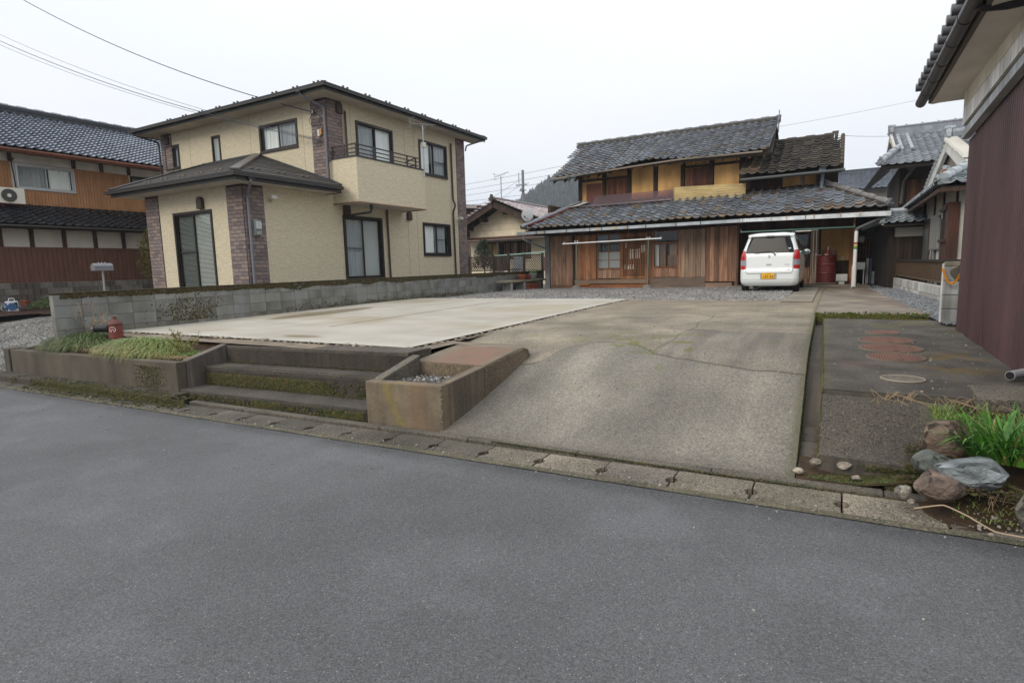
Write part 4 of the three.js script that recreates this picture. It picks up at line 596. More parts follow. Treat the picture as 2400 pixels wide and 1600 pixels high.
function endTile(parent, p, dir, s, mt) {          // round-headed end ornament of a ridge, facing dir
  const q = new THREE.Quaternion().setFromUnitVectors(new THREE.Vector3(0, 0, 1), dir.clone().normalize()), f = g => { g.applyQuaternion(q); g.translate(p.x, p.y, p.z); return g; };
  const gs = [f(new THREE.CylinderGeometry(s * .55, s * .62, s * .4, 16).rotateX(Math.PI / 2)), f(new THREE.TorusGeometry(s * .42, s * .12, 6, 16).translate(0, 0, s * .22)), f(new THREE.BoxGeometry(s * 1.5, s * .5, s * .36).translate(0, -s * .5, 0)), f(new THREE.SphereGeometry(s * .26, 10, 8).translate(-s * .78, -s * .34, .05 * s)), f(new THREE.SphereGeometry(s * .26, 10, 8).translate(s * .78, -s * .34, .05 * s)), f(new THREE.CylinderGeometry(s * .26, s * .26, s * 1.0, 12).rotateX(Math.PI / 2).translate(0, s * .62, -.1 * s))];
  return part(parent, 'ridge_end', gs, mt);
}
const vdir = (x, h, d) => new THREE.Vector3(x, h, -d);
// ---------------------------------------------------------------- block wall along the left side of the lot
{
  const w = thing('block_wall', 'long low grey concrete block wall with a mossy top left of the pale slab', 'wall', P(-11.17, -1, 13)), r = rngOf(71);
  const top = D => -.236 + .0042 * (D - 4.5), ang = Math.atan(.0042);
  part(w, 'core', panelX(-11.108, [[4.5, -1.6], [22.5, -1.2], [22.5, top(22.5) - .03], [4.5, top(4.5) - .03]], .13), tmat(0x6a6863, T.streak, .95));
  const pc = new Pieces(w, 'block'), bgs = [0, 1, 2, 3, 4, 5].map(k => { const g = new RoundedBoxGeometry(.012 + .14, .195, .395, 1, .005); return muv(g, k * .41, k * .27); });
  const ms = [0x797b7a, 0x767876, 0x7d7f7e, 0x727370, 0x777874, 0x68665f].map(c => tmat(c, T.stain, .94, T.rough, .004));
  for (let c = 0; c < 6; c++) for (let k = 0; k < 45; k++) { const D = 4.5 + .2 + k * .4; const h = top(D) - .1 - c * .2; if (h < flatL(Math.max(5, D)) - .12 && D > 5.4) continue; if (c === 5 && D > 5.5) continue; const lo = h < flatL(D) + .12 ? 1 : 0; pc.add(w, bgs[Math.floor(r() * 6)], ms[lo ? 3 + Math.floor(r() * 3) : Math.floor(r() * 5)], TM(-11.176 + .003 * (r() - .5), h, D, -ang + 0, 0, 0)); }
  pc.flush();
  part(w, 'coping', panelX(-11.09, [[4.49, top(4.5) - .012], [22.5, top(22.5) - .012], [22.5, top(22.5) + .012], [4.49, top(4.5) + .012]], .18, [], .006), tmat(0x6a6040, T.soil, .98, T.rough, .02));
  mossOn('brown and olive moss covering the top of the long block wall', 15000, r => { const D = 4.6 + 17.8 * Math.pow(r(), 1.0), k = r(); if (k < .4) return [P(-11.09 - .17 * r(), top(D) + .012, D), 0, 1, 0]; const d = fbm(D * 1.7 + 3, 5, 99, 99, 4), m = D > 8.5 ? 1 : .5; return [P(-11.095, top(D) + .0 - (.05 + .12 * d * m) * Math.pow(r(), .8), D), 1, .2, 0]; }, [[.05, .035, .01], [.07, .048, .013], [.045, .043, .011], [.036, .027, .01]], [.008, .022]);
  mossOn('brown moss patches on the face of the long block wall', 2500, r => { for (;;) { if (r() < .38) { const D = 6.75 + .62 * (r() + r() + r() - 1.5), h = -.3 - .55 * Math.sqrt(r()); if (fbm(D * 4, h * 5 + 20, 99, 99, 3) < .42) continue; return [P(-11.097, h, D), 1, .1, 0]; } const D = lerp(9, 17, r()); return [P(-11.095, flatL(D) + .02 + .16 * Math.pow(r(), 2) * (.4 + fbm(D * 2, 8, 99, 99, 3)), D), 1, .2, 0]; } }, [[.075, .05, .013], [.09, .06, .015], [.05, .042, .012]], [.005, .016]);
}
// ---------------------------------------------------------------- old two-storey house at the far left
{
  const H = thing('timber_house', 'old two-storey house with orange brown boards and glazed dark roof tiles at the far left', 'house', P(-26, -1, 12)), r = rngOf(81);
  const glaz = [0x5c6470, 0x656d79, 0x535b67, 0x6e7682].map(c => phys({ color: c, roughness: .26, map: T.tile, clearcoat: .7, clearcoatRoughness: .18 }));
  const dkTile = [0x23272d, 0x2a2e34, 0x1d2126].map(c => phys({ color: c, roughness: .34, map: T.tile, clearcoat: .45, clearcoatRoughness: .25 }));
  const white = tmat(0xd2cfca, T.plaster, .95), postM = tmat(0x3c2b22, T.wood, .8), or = tmat(0xa47650, T.woodS, .75), rd = tmat(0x69473a, T.woodS, .75);
  part(H, 'wall', panelX(-25, [[3, 2.3], [20, 2.3], [20, 4.75], [3, 4.75]], .2, [rect(9.5, 11.26, 3.18, 4.04), rect(13.27, 14.9, 3.18, 4.04)]), white);
  part(H, 'wall', panelX(-24.1, [[3, -1.1], [20, -1.1], [20, 2.1], [3, 2.1]], .2), white);
  const boards = (X, d0, d1, h0, h1, w, m, name, skip) => { const gs = []; for (let d = d0; d < d1 - .01; d += w) { if (skip && skip(d)) { for (const [a, b] of skip(d)) if (b > a) gs.push(bx(X - .02, X + .012, a, b, d + .005, d + w - .005)); continue; } gs.push(bx(X - .02, X + .012, h0, h1, d + .005, d + w - .005)); } const p = part(H, name, gs, m); p.userData.kind = 'stuff'; return p; };
  const w1 = d => (d > 9.35 && d < 11.27) || (d > 13.15 && d < 14.9) ? [[2.55, 3.15], [4.07, 4.08]] : null;
  boards(-24.985, 3, 20, 2.5, 4.08, .101, or, 'cladding_board', w1); boards(-24.085, 3, 20, -.08, 1.13, .15, rd, 'cladding_board');
  for (const d of [5.4, 6.35, 7.4, 8.4, 9.37, 11.29, 12.23, 13.22, 15.1, 16.2]) part(H, 'post', bx(-25.02, -24.93, 4.08, 4.75, d - .055, d + .055), postM);
  for (const d of [4.7, 5.67, 6.64, 7.65, 8.5, 9.36, 10.32, 11.31, 12.29, 13.27, 14.3]) part(H, 'post', bx(-24.12, -24.04, 1.13, 2.05, d - .06, d + .06), postM);
  const fmA = mat(0xb9bcc0, .4, { metalness: .5 });
  win(H, 'X', -25, 9.5, 11.26, 3.18, 4.04, [{ f0: 0, f1: .52, o: -.03, curtain: M.curtainGrey, c0: 0, c1: 1 }, { f0: .5, f1: 1, o: .0, curtain: M.curtain, c0: .14, c1: .95 }], fmA, .045, 'window', .06);
  win(H, 'X', -25, 13.27, 14.9, 3.18, 4.04, [{ f0: 0, f1: .52, o: -.03, curtain: M.curtainGrey }, { f0: .5, f1: 1, o: .0, curtain: M.curtainBeige }], M.bronze, .045, 'window', .06);
  // roofs
  const eave = P(-24.15, 4.42, 3), rid = P(-29, 6.6, 3), v = rid.clone().sub(eave);
  const roof = part(H, 'roof', [prism([P(-24.2, 4.36, 3), P(-24.2, 4.36, 20), P(-29, 6.55, 20), P(-29, 6.55, 3)], .12), prism([P(-29, 6.55, 3), P(-29, 6.55, 20), P(-33.8, 4.36, 20), P(-33.8, 4.36, 3)], .12)], mat(0x2a2522, .9));
  part(H, 'eave_board', bx(-24.3, -24.16, 4.27, 4.37, 3, 20), tmat(0x74462f, T.woodH, .85));
  part(H, 'roof_gutter', tube([P(-24.06, 4.33, 3), P(-24.06, 4.35, 10), P(-24.06, 4.36, 20)], .045, 8), tmat(0x6b3f2c, T.streak, .7));
  const pc = new Pieces(H, 'roof_tile', 300);
  tileRoof(pc, roof, { A: P(-24.12, 4.42, 6.3), u: vdir(0, 0, 1), v, W: 11.5, L: v.length() - .15, mats: glaz, seed: 4, jit: .004 });
  const low = part(H, 'lower_roof', prism([P(-23.42, 1.78, 3), P(-23.42, 1.78, 20), P(-25, 2.54, 20), P(-25, 2.54, 3)], .1), mat(0x2a2522, .9));
  const v2 = P(-25, 2.56, 6).sub(P(-23.38, 1.8, 6));
  tileRoof(pc, low, { A: P(-23.36, 1.82, 6.3), u: vdir(0, 0, 1), v: v2, W: 8.4, L: v2.length(), mats: dkTile, seed: 5, jit: .004 });
  part(H, 'lower_gutter', tube([P(-23.3, 1.76, 3), P(-23.3, 1.77, 10), P(-23.3, 1.77, 20)], .045, 8), mat(0x241c18, .5));
  part(H, 'flashing', bx(-25, -24.86, 2.52, 2.64, 3, 20), mat(0x26221f, .8));
  const cp = []; for (let d = 6.4; d < 14.5; d += .27) cp.push(bx(-24.9, -24.82, 2.45, 2.52, d, d + .16)); part(H, 'mortar_fill', cp, white).userData.kind = 'stuff';
  const rc = new Pieces(H, 'ridge_tile', 300); ridge(H, rc, P(-29, 6.62, 20), P(-29, 6.62, 3), { w: .3, h: .26, layers: 4, mat: mat(0x30343b, .5, { map: T.tile }), capMat: glaz[1], cap: .09, step: .3 }); rc.flush(); pc.flush();
  // ribbed block footing
  const fb = new Pieces(H, 'block', 300), fg = [0, 1, 2].map(k => { const gs = [new THREE.BoxGeometry(.06, .188, .388)]; for (let i = 0; i < 7; i++) gs.push(new THREE.BoxGeometry(.03, .188, .034).translate(.04, 0, -.166 + i * .0553)); return muv(merge(gs), k * .37, k * .2); }), fm = [0x84807a, 0x716d66, 0x8f8b84, 0x67605a].map(c => tmat(c, T.streak, .95));
  for (let c = 0; c < 5; c++) for (let k = 0; k < 22; k++) fb.add(H, fg[k % 3], fm[Math.floor(r() * 4)], TM(-24.05, -.18 - c * .2, 6.4 + k * .4 + (c % 2) * .2)); fb.flush();
  part(H, 'footing', bx(-24.2, -24.07, -1.2, -.085, 3, 20), M.concDark);
  part(H, 'service_cable', tube([P(-24.9, 3.2, 9.42), P(-24.88, 3.6, 9.4), P(-24.9, 4.05, 9.38), P(-24.86, 4.2, 9.45)], .02, 6), M.wire);
  // air conditioner outside unit on the lower roof
  const ac = thing('air_conditioner', 'white outdoor air conditioner unit below the far left upstairs window', 'air conditioner', P(-24.5, 2.6, 9.15)), aw = mat(0xcfccc0, .5);
  part(ac, 'casing', bxr(-24.78, -24.5, 2.6, 3.13, 8.7, 9.5, .02), aw);
  part(ac, 'fan_guard', (() => { const gs = []; for (const R of [.05, .1, .15, .19, .215]) gs.push(new THREE.TorusGeometry(R, .006, 5, 32)); for (let i = 0; i < 16; i++) gs.push(new THREE.BoxGeometry(.2, .005, .005).translate(.11, 0, 0).rotateZ(i * Math.PI / 8)); const g = merge(gs); g.rotateY(Math.PI / 2); g.translate(-24.485, 2.865 + EY, -9.05); return g; })(), mat(0x77786f, .5));
  part(ac, 'fan_opening', (() => { const g = new THREE.CylinderGeometry(.215, .215, .01, 32); g.rotateZ(Math.PI / 2); g.translate(-24.498, 2.865 + EY, -9.05); return g; })(), mat(0x2b2c2b, .8)); part(ac, 'fan_hub', (() => { const g = new THREE.CylinderGeometry(.06, .06, .02, 20); g.rotateZ(Math.PI / 2); g.translate(-24.48, 2.865 + EY, -9.05); return g; })(), aw);
  part(ac, 'bracket', [bx(-24.75, -24.5, 2.42, 2.6, 8.82, 8.86), bx(-24.75, -24.5, 2.42, 2.6, 9.32, 9.36), bx(-24.8, -24.45, 2.56, 2.6, 8.75, 9.45)], tmat(0x8a4a38, T.rust, .9));
}
{ // hose reel, garden bed, bush
  const h = thing('hose_reel', 'white and blue hose reel standing by the ribbed block footing', 'hose reel', P(-22.2, -.97, 7.9)), wh = mat(0xc9ccd0, .45), bl = mat(0x41638c, .45);
  part(h, 'case', [bxr(-22.32, -22.08, -.97, -.62, 7.76, 8.03, .03)], wh);
  part(h, 'handle', tube([P(-22.2, -.62, 7.83), P(-22.2, -.545, 7.84), P(-22.2, -.535, 7.9), P(-22.2, -.545, 7.97), P(-22.2, -.62, 7.98)], .014, 8, 24), wh);
  part(h, 'reel', (() => { const gs = [new THREE.CylinderGeometry(.12, .12, .03, 28).rotateX(Math.PI / 2).translate(-22.2, -.79 + EY, -7.75), new THREE.CylinderGeometry(.115, .115, .02, 28).rotateZ(Math.PI / 2).translate(-22.075, -.79 + EY, -7.86)]; return merge(gs); })(), bl);
  part(h, 'hub', new THREE.SphereGeometry(.028, 12, 8).translate(-22.2, -.79 + EY, -7.73), wh); part(h, 'opening', bxr(-22.085, -22.07, -.82, -.66, 7.92, 8.0, .006), M.black);
  part(h, 'hose', tube([P(-22.2, -.72, 7.74), P(-22.15, -.75, 7.62), P(-22.1, -.86, 7.6), P(-22.1, -.95, 7.7), P(-22, -.97, 7.9)], .012, 6, 30), mat(0x93a29c, .5));
  part(h, 'nozzle', [rod(P(-22.02, -.83, 7.95), P(-21.85, -.8, 8.12), .018, 8), rod(P(-21.85, -.8, 8.12), P(-21.8, -.77, 8.16), .028, 8)], mat(0x22324a, .5));
  const bd = grid(-24, -19.9, 12, 5.5, 11, 12, (X, D) => -1.0 + .1 * fbm(X * 2 + 90, D * 2, 99, 99, 3) - .04 * ss(X, -20.4, -19.9), (X, D) => X < -20.2 - .25 * Math.sin(D * 2.1)); muv(bd); solo('garden_bed', null, null, bd, tmat(0x7a4f3f, T.soil, .98, T.rough, .03), P(-22, -1, 8), null, 'structure');
  const b = thing('bush', 'low bright green bush beside the hose reel', 'bush', P(-22.3, -.9, 9.0)); part(b, 'foliage', leafCloud(900, 91, r => { const a = r() * 6.28, e = Math.sqrt(r()); return P(-22.3 + Math.cos(a) * e * .5, -.88 + .4 * (1 - e * e) * r(), 9.05 + Math.sin(a) * e * .75); }, .03, .06), leafMat(0x5f7f2a)); part(b, 'twigs', [0, 1, 2, 3].map(i => rod(P(-22.3, -.98, 9), P(-22.3 + .3 * Math.cos(i * 1.7), -.7, 9 + .4 * Math.sin(i * 1.7)), .012, 5)), mat(0x4a3a28, .9));
  solo('grass', 'bright green ground cover in front of the low bush', 'ground cover', blades(900, 92, r => ({ p: P(-21.6 + .5 * (r() - .5), -.97, lerp(8.9, 10.6, r())), dir: new THREE.Vector3(r() - .5, 0, r() - .5).normalize(), len: .07 + .06 * r(), w: .014, droop: .5 })), leafMat(0x6a8a35), P(-21.6, -1, 9.7), null, 'stuff');
  const po = thing('flower_pot', 'rusty orange flower pot with a dry stem behind the hose reel', 'pot', P(-22.9, -.95, 8.5)); part(po, 'pot', new THREE.LatheGeometry([[.07, 0], [.1, .2], [.115, .2], [.115, .235], [.09, .235], [.085, .19], [.001, .18]].map(p => new THREE.Vector2(...p)), 20).translate(-22.9, -.87 + EY, -8.5), mat(0x93502f, .9)); part(po, 'dry_stem', [tube([P(-22.9, -.7, 8.5), P(-22.95, -.5, 8.45), P(-22.92, -.42, 8.4)], .006, 5), tube([P(-22.9, -.6, 8.5), P(-22.85, -.48, 8.55), P(-22.88, -.4, 8.6)], .006, 5)], mat(0x5d4432, .9));
  const t = thing('conifer', 'tall rusty green conifer squeezed between the far left house and the beige house', 'tree', P(-22.1, -1, 12.2)); part(t, 'trunk', rod(P(-22.1, -1.05, 12.2), P(-22.1, 1.6, 12.2), .05, 8, .015), mat(0x4b3827, .95));
  part(t, 'crown', leafCloud(3600, 93, r => { const h = Math.pow(r(), .8), a = r() * 6.28, q = (.42 * Math.sin(Math.PI * clamp(.18 + .82 * h)) + .06) * Math.sqrt(r()) * (.8 + .4 * fbm(a * 2, h * 9, 99, 99, 2)); return P(-22.05 + Math.cos(a) * q * 1.15, -.1 + 1.95 * h, 12.2 + Math.sin(a) * q); }, .035, .08), leafMat(0x6e681f));
}
{ // mailbox on a post, fire hydrant
  const m = thing('mailbox', 'grey metal mailbox on a thin post behind the left end of the block wall', 'mailbox', P(-14, -1, 6.65)), gm = mat(0x77777a, .42, { metalness: .55 });
  part(m, 'post', rod(P(-14, -1.05, 6.65), P(-14, .18, 6.65), .021, 10), M.alu);
  part(m, 'box', (() => { const s = new THREE.Shape(); s.moveTo(-.11, 0); s.lineTo(.11, 0); s.lineTo(.11, .1); s.absarc(0, .075, .113, .2, Math.PI - .2, false); s.lineTo(-.11, 0); const g = new THREE.ExtrudeGeometry(s, { depth: .36, bevelEnabled: true, bevelSize: .006, bevelThickness: .006, bevelSegments: 2 }); g.scale(.8, .8, 1); g.translate(-14, .175 + EY, -6.83); return g; })(), gm);
  part(m, 'birds', [0, 1, 2].map(i => new THREE.ConeGeometry(.014, .05, 8).translate(-13.98 + .02 * i, .345 + EY, -6.58 - .055 * i)), mat(0xa9a9a6, .5), 'three small pale figures on the lid');
  const X = -10.33, D = 5.0, b = -1.08, hy = thing('fire_hydrant', 'short red hydrant with a black side outlet behind the planter grass', 'fire hydrant', P(X, b, D));
  const red = tmat(0x70302c, T.mottle, .55), dome = tmat(0x5a302b, T.mottle, .65);
  const HS = .86; part(hy, 'barrel', new THREE.LatheGeometry([[.135, 0], [.135, .03], [.118, .035], [.118, .09], [.126, .095], [.126, .12], [.118, .125], [.118, .33]].map(p => new THREE.Vector2(...p)), 32).scale(HS, HS, HS).translate(X, b + .03 + EY, -D), red);
  part(hy, 'cap', new THREE.LatheGeometry([[.118, .33], [.128, .335], [.128, .355], [.118, .375], [.09, .41], [.05, .43], [.03, .435], [.03, .47], [.036, .472], [.036, .5], [.001, .502]].map(p => new THREE.Vector2(...p)), 32).scale(HS, HS, HS).translate(X, b + .03 + EY, -D), dome);
  const od = new THREE.Vector3(-.72, 0, .69).normalize(), o0 = P(X, b + .27, D).addScaledVector(od, .1);
  part(hy, 'outlet', [rod(o0, o0.clone().addScaledVector(od, .05), .068, 20), rod(o0.clone().addScaledVector(od, .05), o0.clone().addScaledVector(od, .19), .06, 20), rod(o0.clone().addScaledVector(od, .19), o0.clone().addScaledVector(od, .215), .066, 20, .045)], mat(0x1b1c1e, .45)); part(hy, 'outlet_nut', rod(o0.clone().addScaledVector(od, .2), o0.clone().addScaledVector(od, .245), .022, 6), M.steel);
  const em = []; for (let i = 0; i <= 22; i++) { const a = -.75 + i / 22 * 4.65, u = .05 * Math.cos(a), vv = .052 * Math.sin(a), an = 1.1 + u / .118; em.push(new THREE.Vector3(X + Math.cos(an) * .0 + (.1195 * HS) * Math.sin(.68 + u / .118), b + .245 + vv * .86 + EY, -D + (.1195 * HS) * Math.cos(.68 + u / .118))); }
  const em2 = [[-.028, -.045], [-.02, -.01], [0, .008], [.02, -.01], [.028, -.045]].map(([u, vv]) => new THREE.Vector3(X + (.1195 * HS) * Math.sin(.68 + u / .118), b + .245 + vv * .86 + EY, -D + (.1195 * HS) * Math.cos(.68 + u / .118)));
  part(hy, 'emblem', [tube(em, .0055, 5, 40), tube(em2, .0055, 5, 20)], mat(0xc9bdb8, .7));
}
// ---------------------------------------------------------------- beige house
{
  const H = thing('beige_house', 'modern two-storey beige house with purple brown brick corners and a balcony', 'house', P(-15, -1, 14)), r = rngOf(101);
  const cream = tmat(0xccc1a7, T.siding, .85, T.sidingH, .007), mort = mat(0x3f3431, .95), dk = mat(0x2b2928, .45, { metalness: .15 });
  const X0 = -21.25, X1 = -13, LX = -17.3, DF = 9.53, DU = 12.47, DB = 19.52;
  part(H, 'wall', panelD(DF, rect(LX, X1 - .15, -1.1, 2.28), .15, [rect(-16, -14.3, -.4, 1.71)]), cream);
  part(H, 'wall', panelX(X1, [[DF, -1.1], [DB, -1.1], [DB, 5.02], [DU, 5.02], [DU, 2.28], [DF, 2.28]], .15, [rect(12.856, 14.54, -.25, 1.69), rect(16.71, 18.36, .515, 1.68), rect(13.62, 15.27, 2.75, 4.57), rect(16.67, 18.31, 3.37, 4.55)]), cream);
  part(H, 'wall', panelD(DU, [[X0, -1.1], [LX, -1.1], [LX, 2.2], [X1 - .15, 2.2], [X1 - .15, 5.02], [X0, 5.02]], .15, [rect(-21.04, -20.23, 3.75, 4.57), rect(-18.35, -17.93, 3.5, 4.58), rect(-15.94, -14.24, 3.755, 4.585)]), cream);
  part(H, 'wall', [bx(X0, X0 + .15, -1.1, 5.02, DU + .15, DB), bx(X0 + .15, X1 - .15, -1.1, 5.02, DB - .15, DB), bx(LX, LX + .15, -1.1, 2.28, DF + .15, DU)], cream);
  part(H, 'siding_joint', [[-19.6, DU], [-16.4, DU], [-14.0, DU]].map(([x, d]) => bx(x - .004, x + .004, 2.4, 5, d - .003, d)).concat([[16.4, -1.1], [13.4, 2.3], [15.9, -1.1]].map(([d, h]) => bx(X1, X1 + .003, h, 5, d - .004, d + .004))), mat(0x7d7358, .9));
  // brick corners: thin bricks in running bond
  const bp = new Pieces(H, 'brick', 300), bg = muv(new RoundedBoxGeometry(.243, .088, .02, 1, .004)), bms = [0x786d6a, 0x6e6361, 0x827570, 0x83726a, 0x685e5d].map(c => tmat(c, T.mottle, .85));
  const col = (ax, pl, a0, a1, h0, h1) => {
    part(H, 'brick_bed', B2(ax, pl, a0, a1, h0, h1, 0, .008), mort);
    let row = 0; for (let h = h0 + .048; h < h1 - .03; h += .097, row++) { let a = a0 + (row % 2 ? .125 : 0); const put = (c, w) => { const m = bms[Math.floor(r() * 5)], s = new THREE.Vector3(w / .247, 1, 1); bp.add(H, bg, m, ax === 'D' ? TM(c, h, pl - .013, 0, 0, 0, s) : TM(pl + .013, h, c, 0, Math.PI / 2, 0, s)); };
      if (row % 2) put(a0 + .0625, .125); while (a < a1 - .02) { const w = Math.min(.25, a1 - a); put(a + w / 2, w); a += .25; } }
  };
  col('D', DF, -17.3, -16.66, -.32, 2.27); col('D', DF, -13.63, -13, -.32, 2.27); col('X', X1, DF, 10.12, -.32, 2.27);
  col('D', DU, -13.62, -13, 2.6, 5.0); col('X', X1, DU, 13.06, 3.2, 5.0); col('X', X1, 18.95, DB, -.3, 5.0); col('D', DU, -21.25, -20.62, 3.4, 5.0); bp.flush();
  // windows
  win(H, 'D', DF, -16, -14.3, -.4, 1.71, [{ f0: 0, f1: .52, o: -.03, rail: .5, blind: mat(0x6d726f, .6) }, { f0: .5, f1: 1, o: 0, blind: mat(0xb9bcb6, .6) }], M.bronze, .055, 'terrace_door');
  win(H, 'X', X1, 12.856, 14.54, -.25, 1.69, [{ f0: 0, f1: .5, o: 0, rail: .5, curtain: M.curtainGrey }, { f0: .48, f1: .97, o: -.03, glass: FROST, curtain: mat(0xe2e2de, .9) }], M.bronze, .07, 'terrace_door', .05);
  win(H, 'X', X1, 16.71, 18.36, .515, 1.68, [{ f0: 0, f1: .5, o: -.03, curtain: M.curtain }, { f0: .48, f1: 1, o: 0, rail: .5, curtain: M.curtainGrey, c1: .85 }], M.bronze, .06, 'window', .04);
  win(H, 'X', X1, 13.62, 15.27, 2.75, 4.57, [{ f0: 0, f1: .52, o: -.03, curtain: M.curtainGrey }, { f0: .5, f1: 1, o: 0, curtain: M.curtain, c0: .1 }], M.bronze, .055, 'balcony_window', .04);
  win(H, 'X', X1, 16.67, 18.31, 3.37, 4.55, [{ f0: 0, f1: .52, o: -.03, curtain: M.curtain, c1: .8 }, { f0: .5, f1: 1, o: 0, rail: .45, curtain: M.curtainGrey }], M.bronze, .055, 'window', .04);
  win(H, 'D', DU, -21.04, -20.23, 3.75, 4.57, [{ f0: 0, f1: .52, o: -.03 }, { f0: .5, f1: 1, o: 0, curtain: M.curtainGrey, c0: .2 }], M.bronze, .05);
  win(H, 'D', DU, -18.35, -17.93, 3.5, 4.58, [{ f0: 0, f1: 1, o: 0, glass: FROST, curtain: M.curtain }], M.bronze, .045);
  win(H, 'D', DU, -15.94, -14.24, 3.755, 4.585, [{ f0: 0, f1: .52, o: -.03, curtain: M.curtain }, { f0: .5, f1: 1, o: 0, curtain: M.curtainGrey }], M.bronze, .055);
  // upper roof
  const ex0 = -21.87, ex1 = -12.38, ed0 = 11.85, ed1 = 20.14, eh = 5.16, rh = 6.22, sl = tmat(0x3a3836, T.mottle, .8);
  const a = P(ex0, eh, ed0), b = P(ex1, eh, ed0), c = P(ex1, eh, ed1), d = P(ex0, eh, ed1), R1 = P(-17.6, rh, 16), R2 = P(-16.5, rh, 16);
  const roof = part(H, 'roof', [prism([a, b, R2, R1], .05), prism([b, c, R2], .05), prism([c, d, R1, R2], .05), prism([d, a, R1], .05)], sl);
  part(roof, 'hip_cap', [beam(b, R2, .14, .05), beam(a, R1, .14, .05), beam(c, R2, .14, .05), beam(d, R1, .14, .05), beam(R1, R2, .16, .05)], dk);
  part(H, 'soffit', [bx(ex0 + .02, ex1 - .02, 4.985, 5.0, ed0 + .02, DU + .02), bx(X1 - .02, ex1 - .02, 4.985, 5.0, DU + .02, ed1 - .02), bx(ex0 + .02, X0, 4.985, 5.0, DU + .02, ed1 - .02)], M.soffit);
  part(H, 'fascia', [bx(ex0, ex1, 4.965, 5.13, ed0, ed0 + .025), bx(ex1 - .025, ex1, 4.965, 5.13, ed0 + .025, ed1), bx(ex0, ex0 + .025, 4.965, 5.13, ed0 + .025, ed1)], dk);
  const gut = (pts) => { const [p, q] = pts, gs = [beam(p, q, .1, .075)]; return gs; };
  const lipM = mat(0x55524f, .3, { metalness: .4 });
  part(H, 'roof_gutter', [bx(ex0 - .1, ex1 + .1, 5.04, 5.12, ed0 - .1, ed0 - .002), bx(ex1 + .002, ex1 + .1, 5.04, 5.12, ed0 - .002, ed1)], dk); part(H, 'gutter_lip', [bx(ex0 - .11, ex1 + .11, 5.12, 5.135, ed0 - .112, ed0 - .085), bx(ex1 + .085, ex1 + .112, 5.12, 5.135, ed0 - .085, ed1)], lipM);
  const sg = (x, dd, ax) => { const rise = (rh - eh) / 4.15, o = .3; return ax === 'D' ? [bx(x - .022, x + .022, eh + .06, eh + .2, ed0 + o, ed0 + o + .05)] : [bx(ex1 - o - .05, ex1 - o, eh + .06, eh + .2, dd - .022, dd + .022)]; };
  for (const x of [-20.25, -19.35, -18.45, -17.55, -16.65, -15.75, -14.85, -13.95, -13.1]) for (const k of [0, .17]) part(roof, 'snow_guard', sg(x + k, 0, 'D'), dk);
  for (let q = 12.9; q < 19.9; q += .92) for (const k of [0, .17]) part(roof, 'snow_guard', sg(0, q + k, 'X'), dk);
  // lower roof in courses
  const L0 = P(-17.87, 2.43, 8.91), L1 = P(-12.38, 2.43, 8.91), T0 = P(-18.9, 3.72, DU), T1 = P(-16.12, 3.74, DU), Q1 = P(-12.38, 2.43, DU);
  const lroof = part(H, 'lower_roof', [prism([L0, L1, T1, T0], .05), prism([L1, P(-12.38, 2.43, 12.26), P(-13, 2.66, 12.46), T1], .05)], sl);
  const sm = [0x3b3835, 0x423f3b, 0x35322f].map(x => tmat(x, T.mottle, .75, T.rough, .002));
  const n = 14; for (let k = 0; k < n; k++) { const t0 = k / n, t1 = Math.min(1, (k + 1.12) / n), lift = .016, q = (A, B, t, h) => { const p = A.clone().lerp(B, t); p.y += h; return p; };
    part(lroof, 'shingle_course', prism([q(L0, T0, t0, lift), q(L1, T1, t0, lift), q(L1, T1, t1, .004), q(L0, T0, t1, .004)], .012), sm[k % 3]);
    const RB = P(-12.38, 2.43, 12.26), RT = P(-16.12, 3.74, DU), eR = t => t < .17 ? RB.clone().lerp(P(-13, 2.65, 12.46), t / .17) : P(-13, 2.65, 12.46).lerp(RT, (t - .17) / .83);
    const e0 = eR(t0), e1 = eR(t1); e0.y += lift; e1.y += .004; if (k < n - 1) part(lroof, 'shingle_course', prism([q(L1, T1, t0, lift), e0, e1, q(L1, T1, t1, .004)], .012), sm[(k + 1) % 3]); }
  part(lroof, 'hip_cap', [beam(L1.clone().add(new THREE.Vector3(0, .03, 0)), T1.clone().add(new THREE.Vector3(0, .03, 0)), .2, .05)], mat(0x5b5552, .4, { metalness: .2 }));
  part(lroof, 'verge_cap', beam(L0.clone().add(new THREE.Vector3(0, .02, 0)), T0.clone().add(new THREE.Vector3(0, .02, 0)), .12, .06), dk);
  part(lroof, 'wall_flashing', [beam(P(-18.9, 3.74, DU - .03), P(-16.12, 3.76, DU - .03), .06, .05), beam(P(-16.12, 3.76, DU - .03), P(-13, 2.68, DU - .03), .06, .05), beam(P(-13.0, 2.68, DU - .05), P(-12.4, 2.46, 12.26), .1, .06)], mat(0x3d4347, .4, { metalness: .3 }));
  for (const x of [-17.0, -16.2, -15.4, -14.6, -13.8]) for (const k of [0, .2]) part(lroof, 'snow_guard', bx(x + k - .05, x + k + .05, 2.63, 2.665, 9.4, 9.44), mat(0x6b6257, .6));
  for (const q of [9.8, 10.6, 11.4]) for (const k of [0, .2]) part(lroof, 'snow_guard', bx(-12.95, -12.9, 2.645, 2.68, q + k - .05, q + k + .05), mat(0x6b6257, .6));
  part(H, 'soffit', [bx(-17.85, -12.4, 2.25, 2.265, 8.93, DF), bx(-13, -12.4, 2.25, 2.265, DF, 12.26), bx(-17.85, LX, 2.25, 2.265, DF, DU)], M.soffit);
